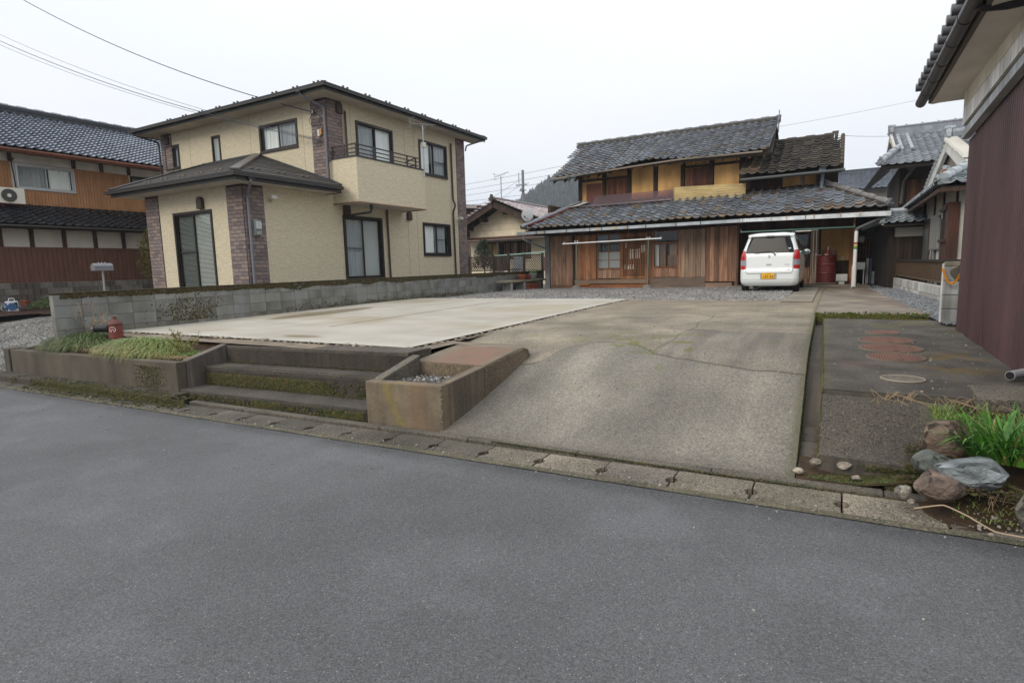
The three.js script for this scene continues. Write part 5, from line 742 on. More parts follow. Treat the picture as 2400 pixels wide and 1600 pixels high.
  part(H, 'fascia', [bx(-17.87, -12.38, 2.23, 2.4, 8.91, 8.93), bx(-12.4, -12.38, 2.23, 2.4, 8.93, 12.26), bx(-13, -12.4, 2.23, 2.4, 12.26, 12.28), prism([P(-17.87, 2.23, 8.93), P(-17.87, 2.42, 8.93), P(-18.85, 3.68, DU), P(-18.85, 3.4, DU)], .02)], dk);
  part(H, 'roof_gutter', [bx(-17.97, -12.28, 2.315, 2.385, 8.81, 8.908), bx(-12.378, -12.28, 2.315, 2.385, 8.908, 12.26)], dk); part(H, 'gutter_lip', [bx(-17.98, -12.27, 2.385, 2.4, 8.798, 8.826), bx(-12.296, -12.268, 2.385, 2.4, 8.826, 12.26)], lipM);
  // balcony
  const B = part(H, 'balcony', [panelX(-12, rect(12.53, 15.64, 2.0, 3.24), .1), panelD(12.53, rect(-13, -12.1, 2.0, 3.24), .1), panelD(15.54, rect(-13, -12.1, 2.0, 3.24), .1)], cream);
  part(B, 'coping', [bx(-12.11, -11.98, 3.242, 3.285, 12.51, 15.66), bx(-13, -12.11, 3.242, 3.285, 12.51, 12.64), bx(-13, -12.11, 3.242, 3.285, 15.53, 15.66)], dk);
  part(B, 'balcony_soffit', bx(-12.995, -12.01, 1.99, 2.004, 12.54, 15.63), mat(0xb9b3a6, .9)); part(B, 'drip_edge', [bx(-12.02, -11.985, 1.965, 2.0, 12.52, 15.65), bx(-13, -12.02, 1.965, 2.0, 12.515, 12.55), bx(-13, -12.02, 1.965, 2.0, 15.62, 15.65)], mat(0x7c5e4a, .7));
  part(B, 'balcony_floor', bx(-12.98, -12.1, 2.5, 2.55, 12.63, 15.54), M.soffit);
  const rails = [], rm = mat(0x332d2a, .5); for (const h of [3.375, 3.49, 3.61]) { const t = h > 3.6 ? .05 : .028; rails.push(bx(-12.06 - t / 2, -12.06 + t / 2, h - .014, h + .014, 12.56, h > 3.6 ? 15.45 : 15.5), bx(-13, -12.06 - t / 2, h - .014, h + .014, 12.58 - t / 2, 12.58 + t / 2)); }
  part(B, 'rail', rails, rm); for (const q of [12.6, 13.35, 14.1, 14.85, 15.28]) part(B, 'rail_post', bx(-12.078, -12.042, 3.285, 3.6, q - .018, q + .018), rm); for (const x of [-12.95, -12.5]) part(B, 'rail_post', bx(x - .018, x + .018, 3.285, 3.6, 12.56, 12.6), rm); part(B, 'rail', [beam(P(-12.06, 3.61, 15.28), P(-12.5, 3.5, 15.28), .03, .03), bx(-12.5, -12.06, 3.36, 3.39, 15.27, 15.3)], rm);
  // downpipes, vents, lamps, meter
  const gp = M.pipeGrey, bpz = M.pipeBrown;
  part(H, 'downpipe', [tube([P(-12.35, 2.3, 9.3), P(-12.36, 2.2, 9.3), P(-12.92, 1.98, 9.61), P(-12.925, 1.85, 9.61)], .032, 10, 30), rod(P(-12.925, 1.9, 9.61), P(-12.925, -.5, 9.61), .033, 12)], gp); part(H, 'rain_head', bxr(-12.42, -12.3, 2.26, 2.33, 9.22, 9.38, .015), dk);
  for (const h of [.6, -.05]) part(H, 'pipe_collar', rod(P(-12.925, h, 9.61), P(-12.925, h + .05, 9.61), .04, 12), gp);
  part(H, 'downpipe', [tube([P(-13.3, 5.0, 11.8), P(-13.28, 4.95, 11.85), P(-13.03, 4.7, 12.37), P(-13.03, 4.6, 12.4)], .03, 10, 30), rod(P(-13.03, 4.65, 12.41), P(-13.03, 2.72, 12.41), .034, 12)], gp); part(H, 'rain_head', bxr(-13.38, -13.2, 5.0, 5.09, 11.74, 11.86, .015), dk);
  part(H, 'downpipe', tube([P(-21.7, 5.0, 11.85), P(-21.65, 4.92, 11.9), P(-21.3, 4.75, 12.35), P(-21.29, 4.6, 12.4), P(-21.29, 3.5, 12.4)], .03, 8, 40), dk);
  part(H, 'downpipe', [rod(P(-12.94, 4.74, 13.15), P(-12.94, 3.0, 13.15), .032, 12)], bpz); part(H, 'downpipe', [rod(P(-12.94, 1.99, 14.78), P(-12.94, -.5, 14.8), .034, 12)], bpz);
  part(H, 'downpipe', [tube([P(-12.94, 4.72, 18.56), P(-12.94, 3.6, 18.57), P(-12.94, 2.66, 18.58), P(-12.86, 2.5, 18.57), P(-12.86, 2.36, 18.57), P(-12.94, 2.18, 18.56), P(-12.94, 1.6, 18.57), P(-12.94, -.5, 18.6)], .036, 10, 60)], bpz);
  part(H, 'downpipe', [rod(P(-12.25, 1.99, 13.3), P(-12.25, 1.84, 13.3), .05, 12), tube([P(-12.25, 1.9, 13.3), P(-12.27, 1.76, 13.28), P(-12.6, 1.7, 13.0), P(-12.92, 1.68, 12.98)], .033, 10, 30)], mat(0x26292b, .5));
  part(H, 'downpipe', tube([P(-12.4, 5.0, 19.9), P(-12.45, 4.95, 19.85), P(-12.9, 4.8, 19.6), P(-12.95, 4.6, 19.56)], .03, 8, 20), gp);
  const hood = (ax, pl, a, h, s = 1) => part(H, 'vent_hood', (() => { const p = new THREE.Shape(); p.moveTo(-.09 * s, -.13 * s); p.lineTo(-.09 * s, .05 * s); p.absarc(0, .05 * s, .09 * s, Math.PI, 0, true); p.lineTo(.09 * s, -.13 * s); const g = new THREE.ExtrudeGeometry(p, { depth: .09, bevelEnabled: true, bevelSize: .012, bevelThickness: .012, bevelSegments: 2 }); if (ax === 'X') { g.rotateY(Math.PI / 2); g.translate(pl, h + EY, -a); } else g.translate(a, h + EY, -pl); return g; })(), mat(0x3d322c, .6));
  hood('D', DF, -14.69, 1.9, 1.05); hood('D', DU, -20.82, 4.79, 1.1); hood('X', X1, 12.92, 4.78, 1.1); hood('X', X1, 15.93, 1.86, 1.0); hood('X', X1, 13.0, 1.86, 1.2);
  const lamp = (a, h) => { const l = part(H, 'flood_light', [bxr(-12.99, -12.93, h - .07, h - .0, a + .06, a + .12, .012), rod(P(-12.95, h - .03, a + .09), P(-12.84, h + .03, a + .02), .016, 8)], mat(0xb9b4a6, .5)); part(l, 'lamp_head', [bxr(-12.86, -12.7, h + .0, h + .09, a - .09, a + .09, .018)], mat(0xc4c3bb, .45)); }; lamp(10.24, 1.92); lamp(18.8, 1.9);
  const em = part(H, 'electric_meter', bxr(-12.99, -12.9, .98, 1.37, 9.72, 9.92, .012), mat(0x8d9190, .5)); part(em, 'meter_dial', [bxr(-12.92, -12.83, 1.13, 1.33, 9.74, 9.9, .03)], mat(0xaeb4b4, .25)); part(em, 'terminal_box', bxr(-12.91, -12.86, 1.0, 1.08, 9.75, 9.89, .01), M.alu);
  part(H, 'junction_box', bxr(-13.3, -13.22, 3.92, 4.12, 12.36, 12.44, .012), mat(0xc4c2b6, .6)); part(H, 'junction_box', bxr(-13.21, -13.16, 3.96, 4.14, 12.37, 12.44, .01), mat(0xb88d58, .7));
  part(H, 'cable_bracket', [rod(P(-13.44, 4.62, 12.46), P(-13.44, 4.63, 12.36), .03, 10), bxr(-13.47, -13.4, 4.58, 4.66, 12.34, 12.37, .01)], M.steel);
  part(H, 'cable_loop', [tube([P(-13.44, 4.6, 12.37), P(-13.62, 4.4, 12.38), P(-13.5, 4.25, 12.4), P(-13.25, 4.3, 12.4), P(-13.18, 4.45, 12.4)], .008, 5, 40), tube([P(-13.2, 4.5, 12.4), P(-13.15, 4.3, 12.4), P(-13.25, 4.12, 12.4)], .008, 5, 20), tube([P(-13.27, 3.92, 12.4), P(-13.36, 3.7, 12.39), P(-13.22, 3.62, 12.39), P(-13.15, 3.78, 12.39), P(-13.26, 3.8, 12.38)], .007, 5, 40)], M.wire);
  // television antenna on the balcony corner
  const an = thing('antenna', 'television antenna on a mast at the balcony corner of the beige house', 'antenna', P(-11.93, 3.2, 15.55)), al = mat(0x9a9c9f, .4, { metalness: .7 });
  part(an, 'mast', rod(P(-11.93, 2.98, 15.55), P(-11.93, 4.66, 15.55), .019, 8), mat(0xb4b7ba, .4, { metalness: .6 })); part(an, 'amplifier_box', bxr(-11.98, -11.86, 3.96, 4.12, 15.48, 15.62, .015), mat(0xc9c6b6, .6));
  const p0 = P(-11.93, 4.6, 14.95), p1 = P(-11.93, 4.78, 16.15), els = [rod(p0, p1, .011, 6)]; for (let i = 0; i < 12; i++) { const q = p0.clone().lerp(p1, .2 + i * .072); els.push(rod(q.clone().add(new THREE.Vector3(-.07, 0, 0)), q.clone().add(new THREE.Vector3(.07, .0, 0)), .004, 4)); } for (const s of [-.16, -.08, .08, .16]) { const q = p0.clone(); els.push(rod(q.clone().add(new THREE.Vector3(-.2, s, .03)), q.clone().add(new THREE.Vector3(.2, s, .03)), .005, 4)); } els.push(rod(p0.clone().add(new THREE.Vector3(0, -.17, .03)), p0.clone().add(new THREE.Vector3(0, .17, .03)), .008, 4)); part(an, 'antenna_elements', els, al); part(an, 'brace', [rod(P(-11.93, 4.56, 15.55), P(-11.93, 4.66, 15.25), .007, 5), rod(P(-11.93, 4.5, 15.55), P(-11.93, 4.69, 15.75), .007, 5)], al); part(an, 'antenna_cable', tube([P(-11.93, 4.6, 14.95), P(-12.3, 4.35, 14.7), P(-12.9, 4.5, 14.2)], .005, 4, 20), mat(0x99958a, .8));
}
// overhead wires to the beige house
{
  const sag = (a, b, s, n = 24) => { const pts = []; for (let i = 0; i <= n; i++) { const t = i / n, p = a.clone().lerp(b, t); p.y -= s * 4 * t * (1 - t); pts.push(p); } return pts; };
  const wire = (label, a, b, s, rr, cm = M.wire, group) => solo('overhead_wire', label, 'wire', tube(sag(a, b, s), rr, 5, 60), cm, a.clone(), group || 'overhead wires running to the beige house');
  const ray = (dx, dh, D) => P(dx * D, dh * D, D);
  wire('thick dark overhead wire from upper left to the bracket of the beige house', ray(-2.62, 1.04, 10.5), P(-13.44, 4.62, 12.34), .45, .013, mat(0x263350, .7));
  for (const [k, [y, w, l]] of [[.875, .006, 'upper thin overhead wire at the left running to the beige house corner'], [.852, .011, 'middle twisted overhead wire at the left running to the beige house corner'], [.838, .006, 'lowest thin overhead wire at the left running to the beige house corner']].entries()) wire(l, ray(-2.72, y * 1.04, 10.2), P(-13.2, 3.84 - k * .03, 12.36), .35, w, mat(0x4c5058, .8));
}
// ---------------------------------------------------------------- weathered wooden house at the back of the lot
{
  const H = thing('wooden_house', 'weathered two-storey wooden house with ochre walls and uneven grey tiled roofs', 'house', P(-5, -.87, 22)), r = rngOf(121), W = 20.9, U = 22;
  const bw = [0x8c7260, 0x806656, 0x947a68, 0x856b5a].map(c => tmat(c, T.wood, .88)), bo = [0x946849, 0x886041, 0x9c7152].map(c => tmat(c, T.wood, .85)), bgm = [0x94806f, 0x9d8978, 0x887464].map(c => tmat(c, T.wood, .92)), br = [0x7f6150, 0x886957, 0x745746, 0x8f705d].map(c => tmat(c, T.wood, .88)), dkw = [0x33231b, 0x3b2a20, 0x2b1e17].map(c => tmat(c, T.wood, .9)), red = [0x5d3a2c, 0x6a4434, 0x4b2e23].map(c => tmat(c, T.wood, .9));
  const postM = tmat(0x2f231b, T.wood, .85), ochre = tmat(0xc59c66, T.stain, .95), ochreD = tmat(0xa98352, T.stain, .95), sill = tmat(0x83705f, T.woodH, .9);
  // boards: each its own piece
  const boardRow = (par, ax, pl, a0, a1, h0, h1, n, mats, th = .022, cov = 0) => { let a = a0; for (let i = 0; i < n; i++) { const w = (a1 - a) / (n - i) * (i === n - 1 ? 1 : .88 + .24 * r()); const g = B2(ax, pl, a + .003, a + w - .003, h0 + .012 * r(), h1, 0, th * (.75 + .5 * r())); { const uv = g.attributes.uv, ox = r() * 3, oy = r() * 3; for (let k = 0; k < uv.count; k++) uv.setXY(k, uv.getX(k) + ox, uv.getY(k) + oy); } part(par, 'board', g, mats[Math.floor(r() * mats.length)]); a += w; } };
  const backing = part(H, 'wall', [panelD(W + .02, rect(-10.1, -3, -.9, 1.3), .1, [rect(-7.94, -7.08, -.14, 1.16), rect(-7, -6.06, -.5, 1.12), rect(-5.82, -4.94, -.12, 1.18)]), bx(-10.1, -9.98, -.9, 2.4, W + .12, 28), bx(-10.1, -3, -.9, 1.3, 23, 23.1), bx(-3.06, -2.96, -.9, 1.3, W, 23)], tmat(0x4a382b, T.wood, .92));
  part(H, 'corner_post', bxr(-10.16, -9.965, -.89, 1.22, W - .09, W + .06, .012), tmat(0x66696a, T.streak, .7));
  boardRow(H, 'D', W, -9.955, -9.0, -.74, 1.17, 4, bw); part(H, 'sill', bx(-9.96, -8.96, -.86, -.745, W - .03, W), tmat(0x7a5a42, T.woodH, .9));
  part(H, 'post', bx(-8.99, -8.9, -.86, 1.2, W - .045, W), postM);
  boardRow(H, 'D', W, -8.895, -8.03, -.53, 1.15, 4, bo);
  part(H, 'sill', bxr(-8.9, -5.98, -.69, -.54, W - .1, W, .01), sill); part(H, 'base_board', bx(-8.9, -5.98, -.87, -.70, W - .05, W), tmat(0x8c5a3a, T.woodH, .9)); part(H, 'base_board', bx(-8.85, -8.3, -.735, -.695, W - .12, W - .05), tmat(0xb07a4e, T.woodH, .9));
  const lintel = part(H, 'lintel', bx(-10.1, -3, 1.17, 1.36, W - .06, W + .02), dkw[0]);
  // first window: two by four panes over a wooden panel
  const frameM = tmat(0x7b573c, T.wood, .85), film = phys({ color: 0x9fb6c4, roughness: .3, transmission: .55, thickness: 0 });
  const w1 = part(H, 'window', [bx(-8.0, -7.95, -.52, 1.18, W - .035, W + .02), bx(-7.09, -7.03, -.52, 1.18, W - .035, W + .02), bx(-7.95, -7.09, -.17, -.12, W - .035, W + .02), bx(-7.95, -7.09, 1.14, 1.18, W - .035, W + .02), bx(-7.545, -7.515, -.12, 1.14, W - .025, W + .015), ...[.19, .5, .83].map(h => bx(-7.95, -7.09, h - .012, h + .012, W - .022, W + .012))], frameM);
  const hs = [-.12, .19, .5, .83, 1.14]; for (let i = 0; i < 4; i++) for (let j = 0; j < 2; j++) { const a = j ? -7.515 : -7.95, b = j ? -7.09 : -7.545; part(w1, 'pane', paneGeo('D', W, a, b, hs[i] + .012, hs[i + 1] - .012, -.0), i === 3 && j === 0 ? film : i < 2 ? FROST : GLASS, i === 3 && j === 0 ? 'pane covered with pale blue film' : undefined); }
  part(w1, 'inner_blind', [bx(-7.93, -7.1, -.1, .48, W + .16, W + .17)], mat(0xc9cdc8, .9)); part(w1, 'room', bx(-7.96, -7.07, -.15, 1.17, W + .6, W + .62), M.dark);
  boardRow(w1, 'D', W, -7.95, -7.09, -.5, -.18, 5, bw, .016);
  // lattice sliding door
  const ld = part(H, 'lattice_door', [bx(-7.02, -6.95, -.53, 1.14, W - .05, W - .005), bx(-6.12, -6.05, -.53, 1.14, W - .05, W - .005), bx(-6.95, -6.12, -.53, -.42, W - .05, W - .005), bx(-6.95, -6.12, 1.02, 1.14, W - .05, W - .005)], frameM);
  const lv = []; for (let x = -6.9; x < -6.13; x += .085) lv.push(bx(x, x + .026, -.42, 1.02, W - .04, W - .015)); for (const h of [-.36, -.3, -.24, -.18, -.05, .2, .46, .7, .92]) lv.push(bx(-6.95, -6.12, h, h + .016, W - .045, W - .02)); part(ld, 'lattice', lv, frameM);
  part(ld, 'paper', [bx(-6.95, -6.12, -.42, 1.02, W + .0, W + .006)], tmat(0x6b4d38, T.wood, .9)); const pp = mat(0xcfcdc4, .9);
  for (const [x0, x1, h0, h1] of [[-6.74, -6.67, .22, .56], [-6.64, -6.58, .22, .56], [-6.5, -6.42, .22, .56], [-6.4, -6.34, .22, .58], [-6.29, -6.24, .42, .72], [-6.9, -6.84, .62, .8], [-6.92, -6.86, -.16, .0], [-6.8, -6.74, -.16, -.02], [-6.72, -6.67, -.16, 0], [-6.6, -6.54, -.16, 0], [-6.2, -6.14, .44, .7]]) part(ld, 'torn_paper', bx(x0, x1, h0, h1, W - .008, W - .002), pp);
  part(H, 'post', bx(-6.04, -5.87, -.86, 1.2, W - .06, W), tmat(0x5f4736, T.wood, .88));
  // second window
  const w2 = part(H, 'window', [bx(-5.86, -5.81, -.5, 1.2, W - .035, W + .02), bx(-4.95, -4.89, -.5, 1.2, W - .035, W + .02), bx(-5.81, -4.95, -.15, -.1, W - .035, W + .02), bx(-5.81, -4.95, 1.15, 1.2, W - .035, W + .02), bx(-5.81, -4.95, .7, .76, W - .035, W + .02), bx(-5.4, -5.37, -.1, .7, W - .02, W + .01)], tmat(0x7a4f34, T.wood, .85));
  for (const [a, b, h0, h1] of [[-5.81, -5.4, -.1, .7], [-5.37, -4.95, -.1, .7], [-5.81, -4.95, .76, 1.15]]) part(w2, 'pane', paneGeo('D', W, a, b, h0, h1, 0), GLASS);
  part(w2, 'inner_board', [bx(-5.8, -5.66, -.08, .68, W + .12, W + .13)], mat(0xbfb9ae, .9)); part(w2, 'inner_board', [bx(-5.64, -5.42, -.1, .7, W + .2, W + .22), bx(-5.36, -4.96, -.1, .3, W + .15, W + .17)], tmat(0x7d5f47, T.wood, .9)); part(w2, 'inner_board', bx(-5.3, -5.05, .25, .69, W + .24, W + .26), mat(0x9c7a5c, .9)); part(w2, 'room', bx(-5.84, -4.93, -.13, 1.19, W + .6, W + .62), M.dark);
  boardRow(w2, 'D', W, -5.81, -4.95, -.48, -.16, 3, br, .016);
  boardRow(H, 'D', W, -4.88, -4.02, -.5, 1.17, 6, bgm); for (let i = 0; i < 6; i++) part(H, 'batten', bx(-4.88 + i * .172 - .012, -4.88 + i * .172 + .012, -.48, 1.16, W - .042, W - .018), bgm[i % 3]);
  part(H, 'sill', bx(-5.88, -4.0, -.88, -.5, W - .07, W), tmat(0x6f6054, T.woodH, .92));
  // storage front
  boardRow(H, 'D', W - .05, -3.99, -2.98, -.66, 1.2, 7, br, .03); part(H, 'step_board', bx(-3.97, -3.1, -.86, -.70, W - .16, W), tmat(0x857060, T.woodH, .92)); part(H, 'post', bx(-3.03, -2.92, -.86, 1.25, W - .07, W + .02), tmat(0x594334, T.wood, .9));
  // recessed entrance: back wall, door, ochre plaster
  part(H, 'wall', [bx(-2.96, -1.4, -.82, 1.6, U, U + .08), bx(-.6, -.5, -.82, 1.6, U - .02, U + .08)], tmat(0x43331f, T.wood, .92));
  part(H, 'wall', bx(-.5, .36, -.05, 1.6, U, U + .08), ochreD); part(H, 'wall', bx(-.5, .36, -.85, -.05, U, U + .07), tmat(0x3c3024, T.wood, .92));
  part(H, 'beam', bx(-3, .4, .98, 1.36, U - .35, U - .2), dkw[1]); part(H, 'ceiling', bx(-3, 1.1, 1.36, 1.4, 20.0, U + .1), dkw[0]);
  const dr = part(H, 'door', [bx(-1.38, -1.3, -.8, .95, U - .05, U + .02), bx(-.88, -.8, -.8, .95, U - .05, U + .02), bx(-1.3, -.88, .85, .95, U - .05, U + .02), bx(-1.3, -.88, -.3, -.2, U - .05, U + .02)], tmat(0x4d392a, T.wood, .9));
  boardRow(dr, 'D', U, -1.3, -.88, -.78, -.3, 3, br, .016); for (const [h0, h1] of [[-.2, .1], [.12, .36], [.4, .85]]) part(dr, 'pane', paneGeo('D', U, -1.3, -.88, h0, h1, .0), GLASS); part(dr, 'glazing_bar', [bx(-1.3, -.88, .1, .12, U - .03, U), bx(-1.3, -.88, .36, .4, U - .03, U)], frameM); part(dr, 'room', bx(-1.35, -.85, -.25, .9, U + .3, U + .32), M.dark);
  boardRow(H, 'D', U - .02, -.8, -.56, -.8, .98, 3, bgm, .03); part(H, 'light_switch', bxr(-.66, -.6, .12, .22, U - .07, U - .05, .006), M.white);
  boardRow(H, 'D', U - .12, -.45, -.02, -.78, .3, 3, bw, .02); part(H, 'socket', bxr(.1, .2, -.02, .08, U - .04, U, .01), tmat(0xb0ab9c, T.mottle, .7));
  part(H, 'post', bxr(.33, .46, -.82, 1.3, U - .35, U - .2, .01), tmat(0x8f5f38, T.wood, .85), 'orange brown post at the right of the entrance');
  // upper floor
  const uw = (x0, x1, h0, h1, m, n = 'wall') => part(H, n, bx(x0, x1, h0, h1, U, U + .1), m);
  for (let i = 0; i < 6; i++) { const a = -9.06 + i * 1.01, sh = i === 1 || i === 4; uw(a + .05, a + .96, 2.2, 3.95, sh ? ochreD : ochre); if (sh) { boardRow(H, 'D', U - .0, a + .08, a + .93, 2.35, i === 4 ? 3.4 : 3.3, 7, red, .03); } }
  for (let i = 0; i <= 6; i++) part(H, 'post', bx(-9.11 + i * 1.01 - .065, -9.11 + i * 1.01 + .065, 2.15, 3.95, U - .05, U), postM);
  part(H, 'beam', [bx(-9.05, -7.1, 3.3, 3.39, U - .035, U), bx(-5.05, -3.0, 3.42, 3.5, U - .035, U)], postM);
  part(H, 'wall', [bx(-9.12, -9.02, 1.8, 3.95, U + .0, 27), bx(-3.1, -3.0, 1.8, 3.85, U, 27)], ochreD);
  part(H, 'mesh_screen', bx(-8.83, -8.2, 2.35, 3.2, U - .05, U - .045), phys({ color: 0x7a4a3a, roughness: .8, transmission: .25, thickness: 0 }));
  part(H, 'stone', (() => { const g = new THREE.DodecahedronGeometry(.1, 0); g.scale(1, .9, .6); g.translate(-8.92, 2.5 + EY, -21.85); return g; })(), tmat(0x9a9080, T.rock, .9));
  const wav = (p, hgt, lean, m, name, x0, x1, hb0, hb1, db, dt) => { const nx = Math.round((x1 - x0) * 42), pos = [], idx = [], uv = []; for (let j = 0; j <= 1; j++) for (let i = 0; i <= nx; i++) { const t = i / nx, X = lerp(x0, x1, t), hb = lerp(hb0, hb1, t); pos.push(X, EY + hb + j * hgt + (name === 'tan_sheet' ? 0 : 0), -(j ? dt : db) + .008 * Math.sin(X * 95)); uv.push(X, j); } for (let i = 0; i < nx; i++) idx.push(i, i + 1, nx + 2 + i, i, nx + 2 + i, nx + 1 + i); const g = new THREE.BufferGeometry(); g.setAttribute('position', new THREE.Float32BufferAttribute(pos, 3)); g.setAttribute('uv', new THREE.Float32BufferAttribute(uv, 2)); g.setIndex(idx); g.computeVertexNormals(); return part(p, name, g, m); };
  wav(H, .36, 0, phys({ color: 0xc9b4bd, roughness: .3, transmission: .85, thickness: 0 }), 'plastic_sheet', -8.45, -5.3, 2.36, 2.34, 21.6, 21.88);
  wav(H, .06, 0, phys({ color: 0xcdbcc4, roughness: .4, transmission: .7, thickness: 0 }), 'plastic_sheet', -8.9, -5.3, 2.28, 2.28, 21.3, 21.6);
  { const gs = []; for (let k = 0; k < 6; k++) gs.push(prism([P(-5.3, 2.25 + k * .084, 21.5 + k * .012), P(-2.85, 2.2 + k * .077, 21.5 + k * .012), P(-2.83, 2.2 + (k + .93) * .077, 21.512 + k * .012), P(-5.24, 2.25 + (k + .93) * .084, 21.512 + k * .012)], .02)); gs.forEach(g => part(H, 'tan_slat', g, tmat(0xab9668, T.woodH, .8))); }
  // right wing upper wall
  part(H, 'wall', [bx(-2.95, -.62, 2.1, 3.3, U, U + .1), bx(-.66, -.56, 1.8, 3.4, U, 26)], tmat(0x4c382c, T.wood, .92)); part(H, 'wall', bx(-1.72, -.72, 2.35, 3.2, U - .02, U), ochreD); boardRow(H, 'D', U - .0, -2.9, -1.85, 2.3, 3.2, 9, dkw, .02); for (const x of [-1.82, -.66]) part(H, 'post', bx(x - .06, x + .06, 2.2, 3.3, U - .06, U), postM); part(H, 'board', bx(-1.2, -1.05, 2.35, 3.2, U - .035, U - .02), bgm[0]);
  // ------- roofs
  const tl = [0x6c7178, 0x656a70, 0x757a82, 0x5f6368, 0x6a6765, 0x7d828a].map(c => tmat(c, T.tile, .62)), tb = [0x6e5f4e, 0x625548, 0x7d6e5b].map(c => tmat(c, T.tile, .8)), tk = [0x3f3a34, 0x37332e, 0x48423a, 0x4e463a, 0x33302c].map(c => tmat(c, T.tile, .85));
  const wood2 = mat(0x2a211a, .95), pc = new Pieces(H, 'roof_tile', 300), rc = new Pieces(H, 'ridge_tile', 300);
  const sagU = X => X < -8.8 ? -.2 : X < -6.2 ? lerp(-.2, .05, ss(X, -8.8, -6.2)) : lerp(.05, -.03, ss(X, -6.2, -3.5));
  const E0 = P(-10.2, 3.62, 21.12), vU = P(-10.2, 5.26, 24.75).sub(E0), uL = vU.length();
  const upper = part(H, 'roof', [prism([P(-9.92, 3.4, 21.18), P(-6.2, 3.62, 21.18), P(-6.2, 5.16, 24.78), P(-10.15, 5.16, 24.78)], .08), prism([P(-6.2, 3.6, 21.18), P(-2.0, 3.54, 21.18), P(-2.2, 5.16, 24.78), P(-6.2, 5.16, 24.78)], .08), prism([P(-10.15, 5.16, 24.78), P(-2.2, 5.16, 24.78), P(-2.2, 3.4, 28.4), P(-10.15, 3.4, 28.4)], .08)], wood2);
  tileRoof(pc, upper, { A: E0, u: vdir(1, 0, 0), v: vU, W: 8.1, L: uL - .1, ex: .235, mats: tl, seed: 11, jit: .012, inside: (a, b) => a > .34 * (1 - b / uL) - .02, sag: (a, b) => sagU(-10.2 + a) * (1 - b / uL) + .03 * Math.sin(a * 1.9) * (1 - b / uL) + .02 * (fbm(a * 1.2, b * 1.2, 99, 99, 3) - .5), pick: (a, b, q) => b < .05 && q() < .15 ? tb[Math.floor(q() * 3)] : tl[Math.floor(q() * 6)] });
  ridge(upper, rc, P(-10.3, 5.2, 24.85), P(-2.2, 5.2, 24.85), { w: .26, h: .2, layers: 4, mat: tmat(0x47453f, T.tile, .8), capMat: tl[3], cap: .085, step: .29 });
  endTile(upper, P(-10.36, 5.34, 24.85), vdir(-1, 0, 0), .17, tl[2]); endTile(upper, P(-2.14, 5.34, 24.85), vdir(1, 0, 0), .17, tl[3]);
  part(upper, 'gable_wall', [prism([P(-9.12, 3.3, 22), P(-9.12, 3.9, 22), P(-9.12, 5.1, 24.75), P(-9.12, 3.9, 27.5), P(-9.12, 3.3, 27.5)], .1), prism([P(-3.0, 3.3, 27.5), P(-3.0, 3.9, 27.5), P(-3.0, 5.1, 24.75), P(-3.0, 3.9, 22), P(-3.0, 3.3, 22)], .1)], tmat(0x5a4632, T.wood, .95));
  part(upper, 'eave_pole', [tube([P(-9.95, 3.42, 21.12), P(-8, 3.5, 21.14), P(-5, 3.62, 21.14), P(-2.3, 3.58, 21.14)], .035, 7, 40)], tmat(0x8b7f70, T.woodH, .9)); part(upper, 'rafter', (() => { const gs = []; for (let x = -9.9; x < -2.2; x += .45) gs.push(beam(P(x, 3.46 + sagU(x) * .9, 21.2), P(x, 3.85 + sagU(x) * .6, 22.1), .06, .07)); return gs; })(), tmat(0x4a3828, T.wood, .9)).userData.kind = 'stuff';
  part(upper, 'gutter_remnant', [beam(P(-10.05, 3.36, 21.1), P(-8.9, 3.42, 21.1), .09, .05), (() => { const g = new THREE.ConeGeometry(.11, .22, 12, 1, true); g.rotateX(Math.PI); g.translate(-9.2, 3.32 + EY, -21.1); return g; })()], mat(0x4d5558, .6));
  part(upper, 'lightning_rod', rod(P(-2.12, 4.75, 24.4), P(-2.12, 5.6, 24.6), .02, 6), M.pipeGrey);
  // wing roof
  const G0 = P(-3.0, 2.84, 21.12), vG = P(-3.0, 4.26, 24.15).sub(G0), gL = vG.length();
  const wing = part(H, 'roof', [prism([P(-3, 2.76, 21.18), P(.0, 2.76, 21.18), P(-.1, 4.18, 24.18), P(-3, 4.18, 24.18)], .08), prism([P(-3, 4.18, 24.18), P(-.1, 4.18, 24.18), P(-.1, 2.8, 27), P(-3, 2.8, 27)], .08)], wood2);
  tileRoof(pc, wing, { A: G0, u: vdir(1, 0, 0), v: vG, W: 3.0, L: gL - .1, w: .3, ex: .235, mats: tk, seed: 12, jit: .02, sag: (a, b) => .025 * Math.sin(a * 3 + 1) * (1 - b / gL), pick: (a, b, q) => a < .75 && b < 1.9 ? tb[Math.floor(q() * 3)] : tk[Math.floor(q() * 5)] });
  ridge(wing, rc, P(-2.4, 4.2, 24.25), P(-.28, 4.2, 24.25), { w: .28, h: .2, layers: 4, mat: tk[1], capMat: tk[0], cap: .09, step: .3 }); endTile(wing, P(-.22, 4.36, 24.25), vdir(1, 0, 0), .2, tk[2]); part(wing, 'eave_pole', rod(P(-2.95, 2.72, 21.1), P(.1, 2.75, 21.1), .045, 8), mat(0x4a4d4e, .6)); part(wing, 'gable_wall', prism([P(-.56, 2.4, 26.6), P(-.56, 2.8, 26.6), P(-.56, 4.1, 24.2), P(-.56, 2.8, 22), P(-.56, 2.4, 22)], .1), tmat(0x5a4632, T.wood, .95));
  const capR = []; for (let k = 0; k < 9; k++) capR.push(P(-.0, 2.86 + k * .162, 21.15 + k * .345)); part(wing, 'verge_tiles', capR.map(p => { const g = new THREE.CylinderGeometry(.06, .065, .34, 8); g.rotateX(Math.PI / 2 - .44); g.translate(p.x, p.y + .06, p.z); return g; }), tk[3]);
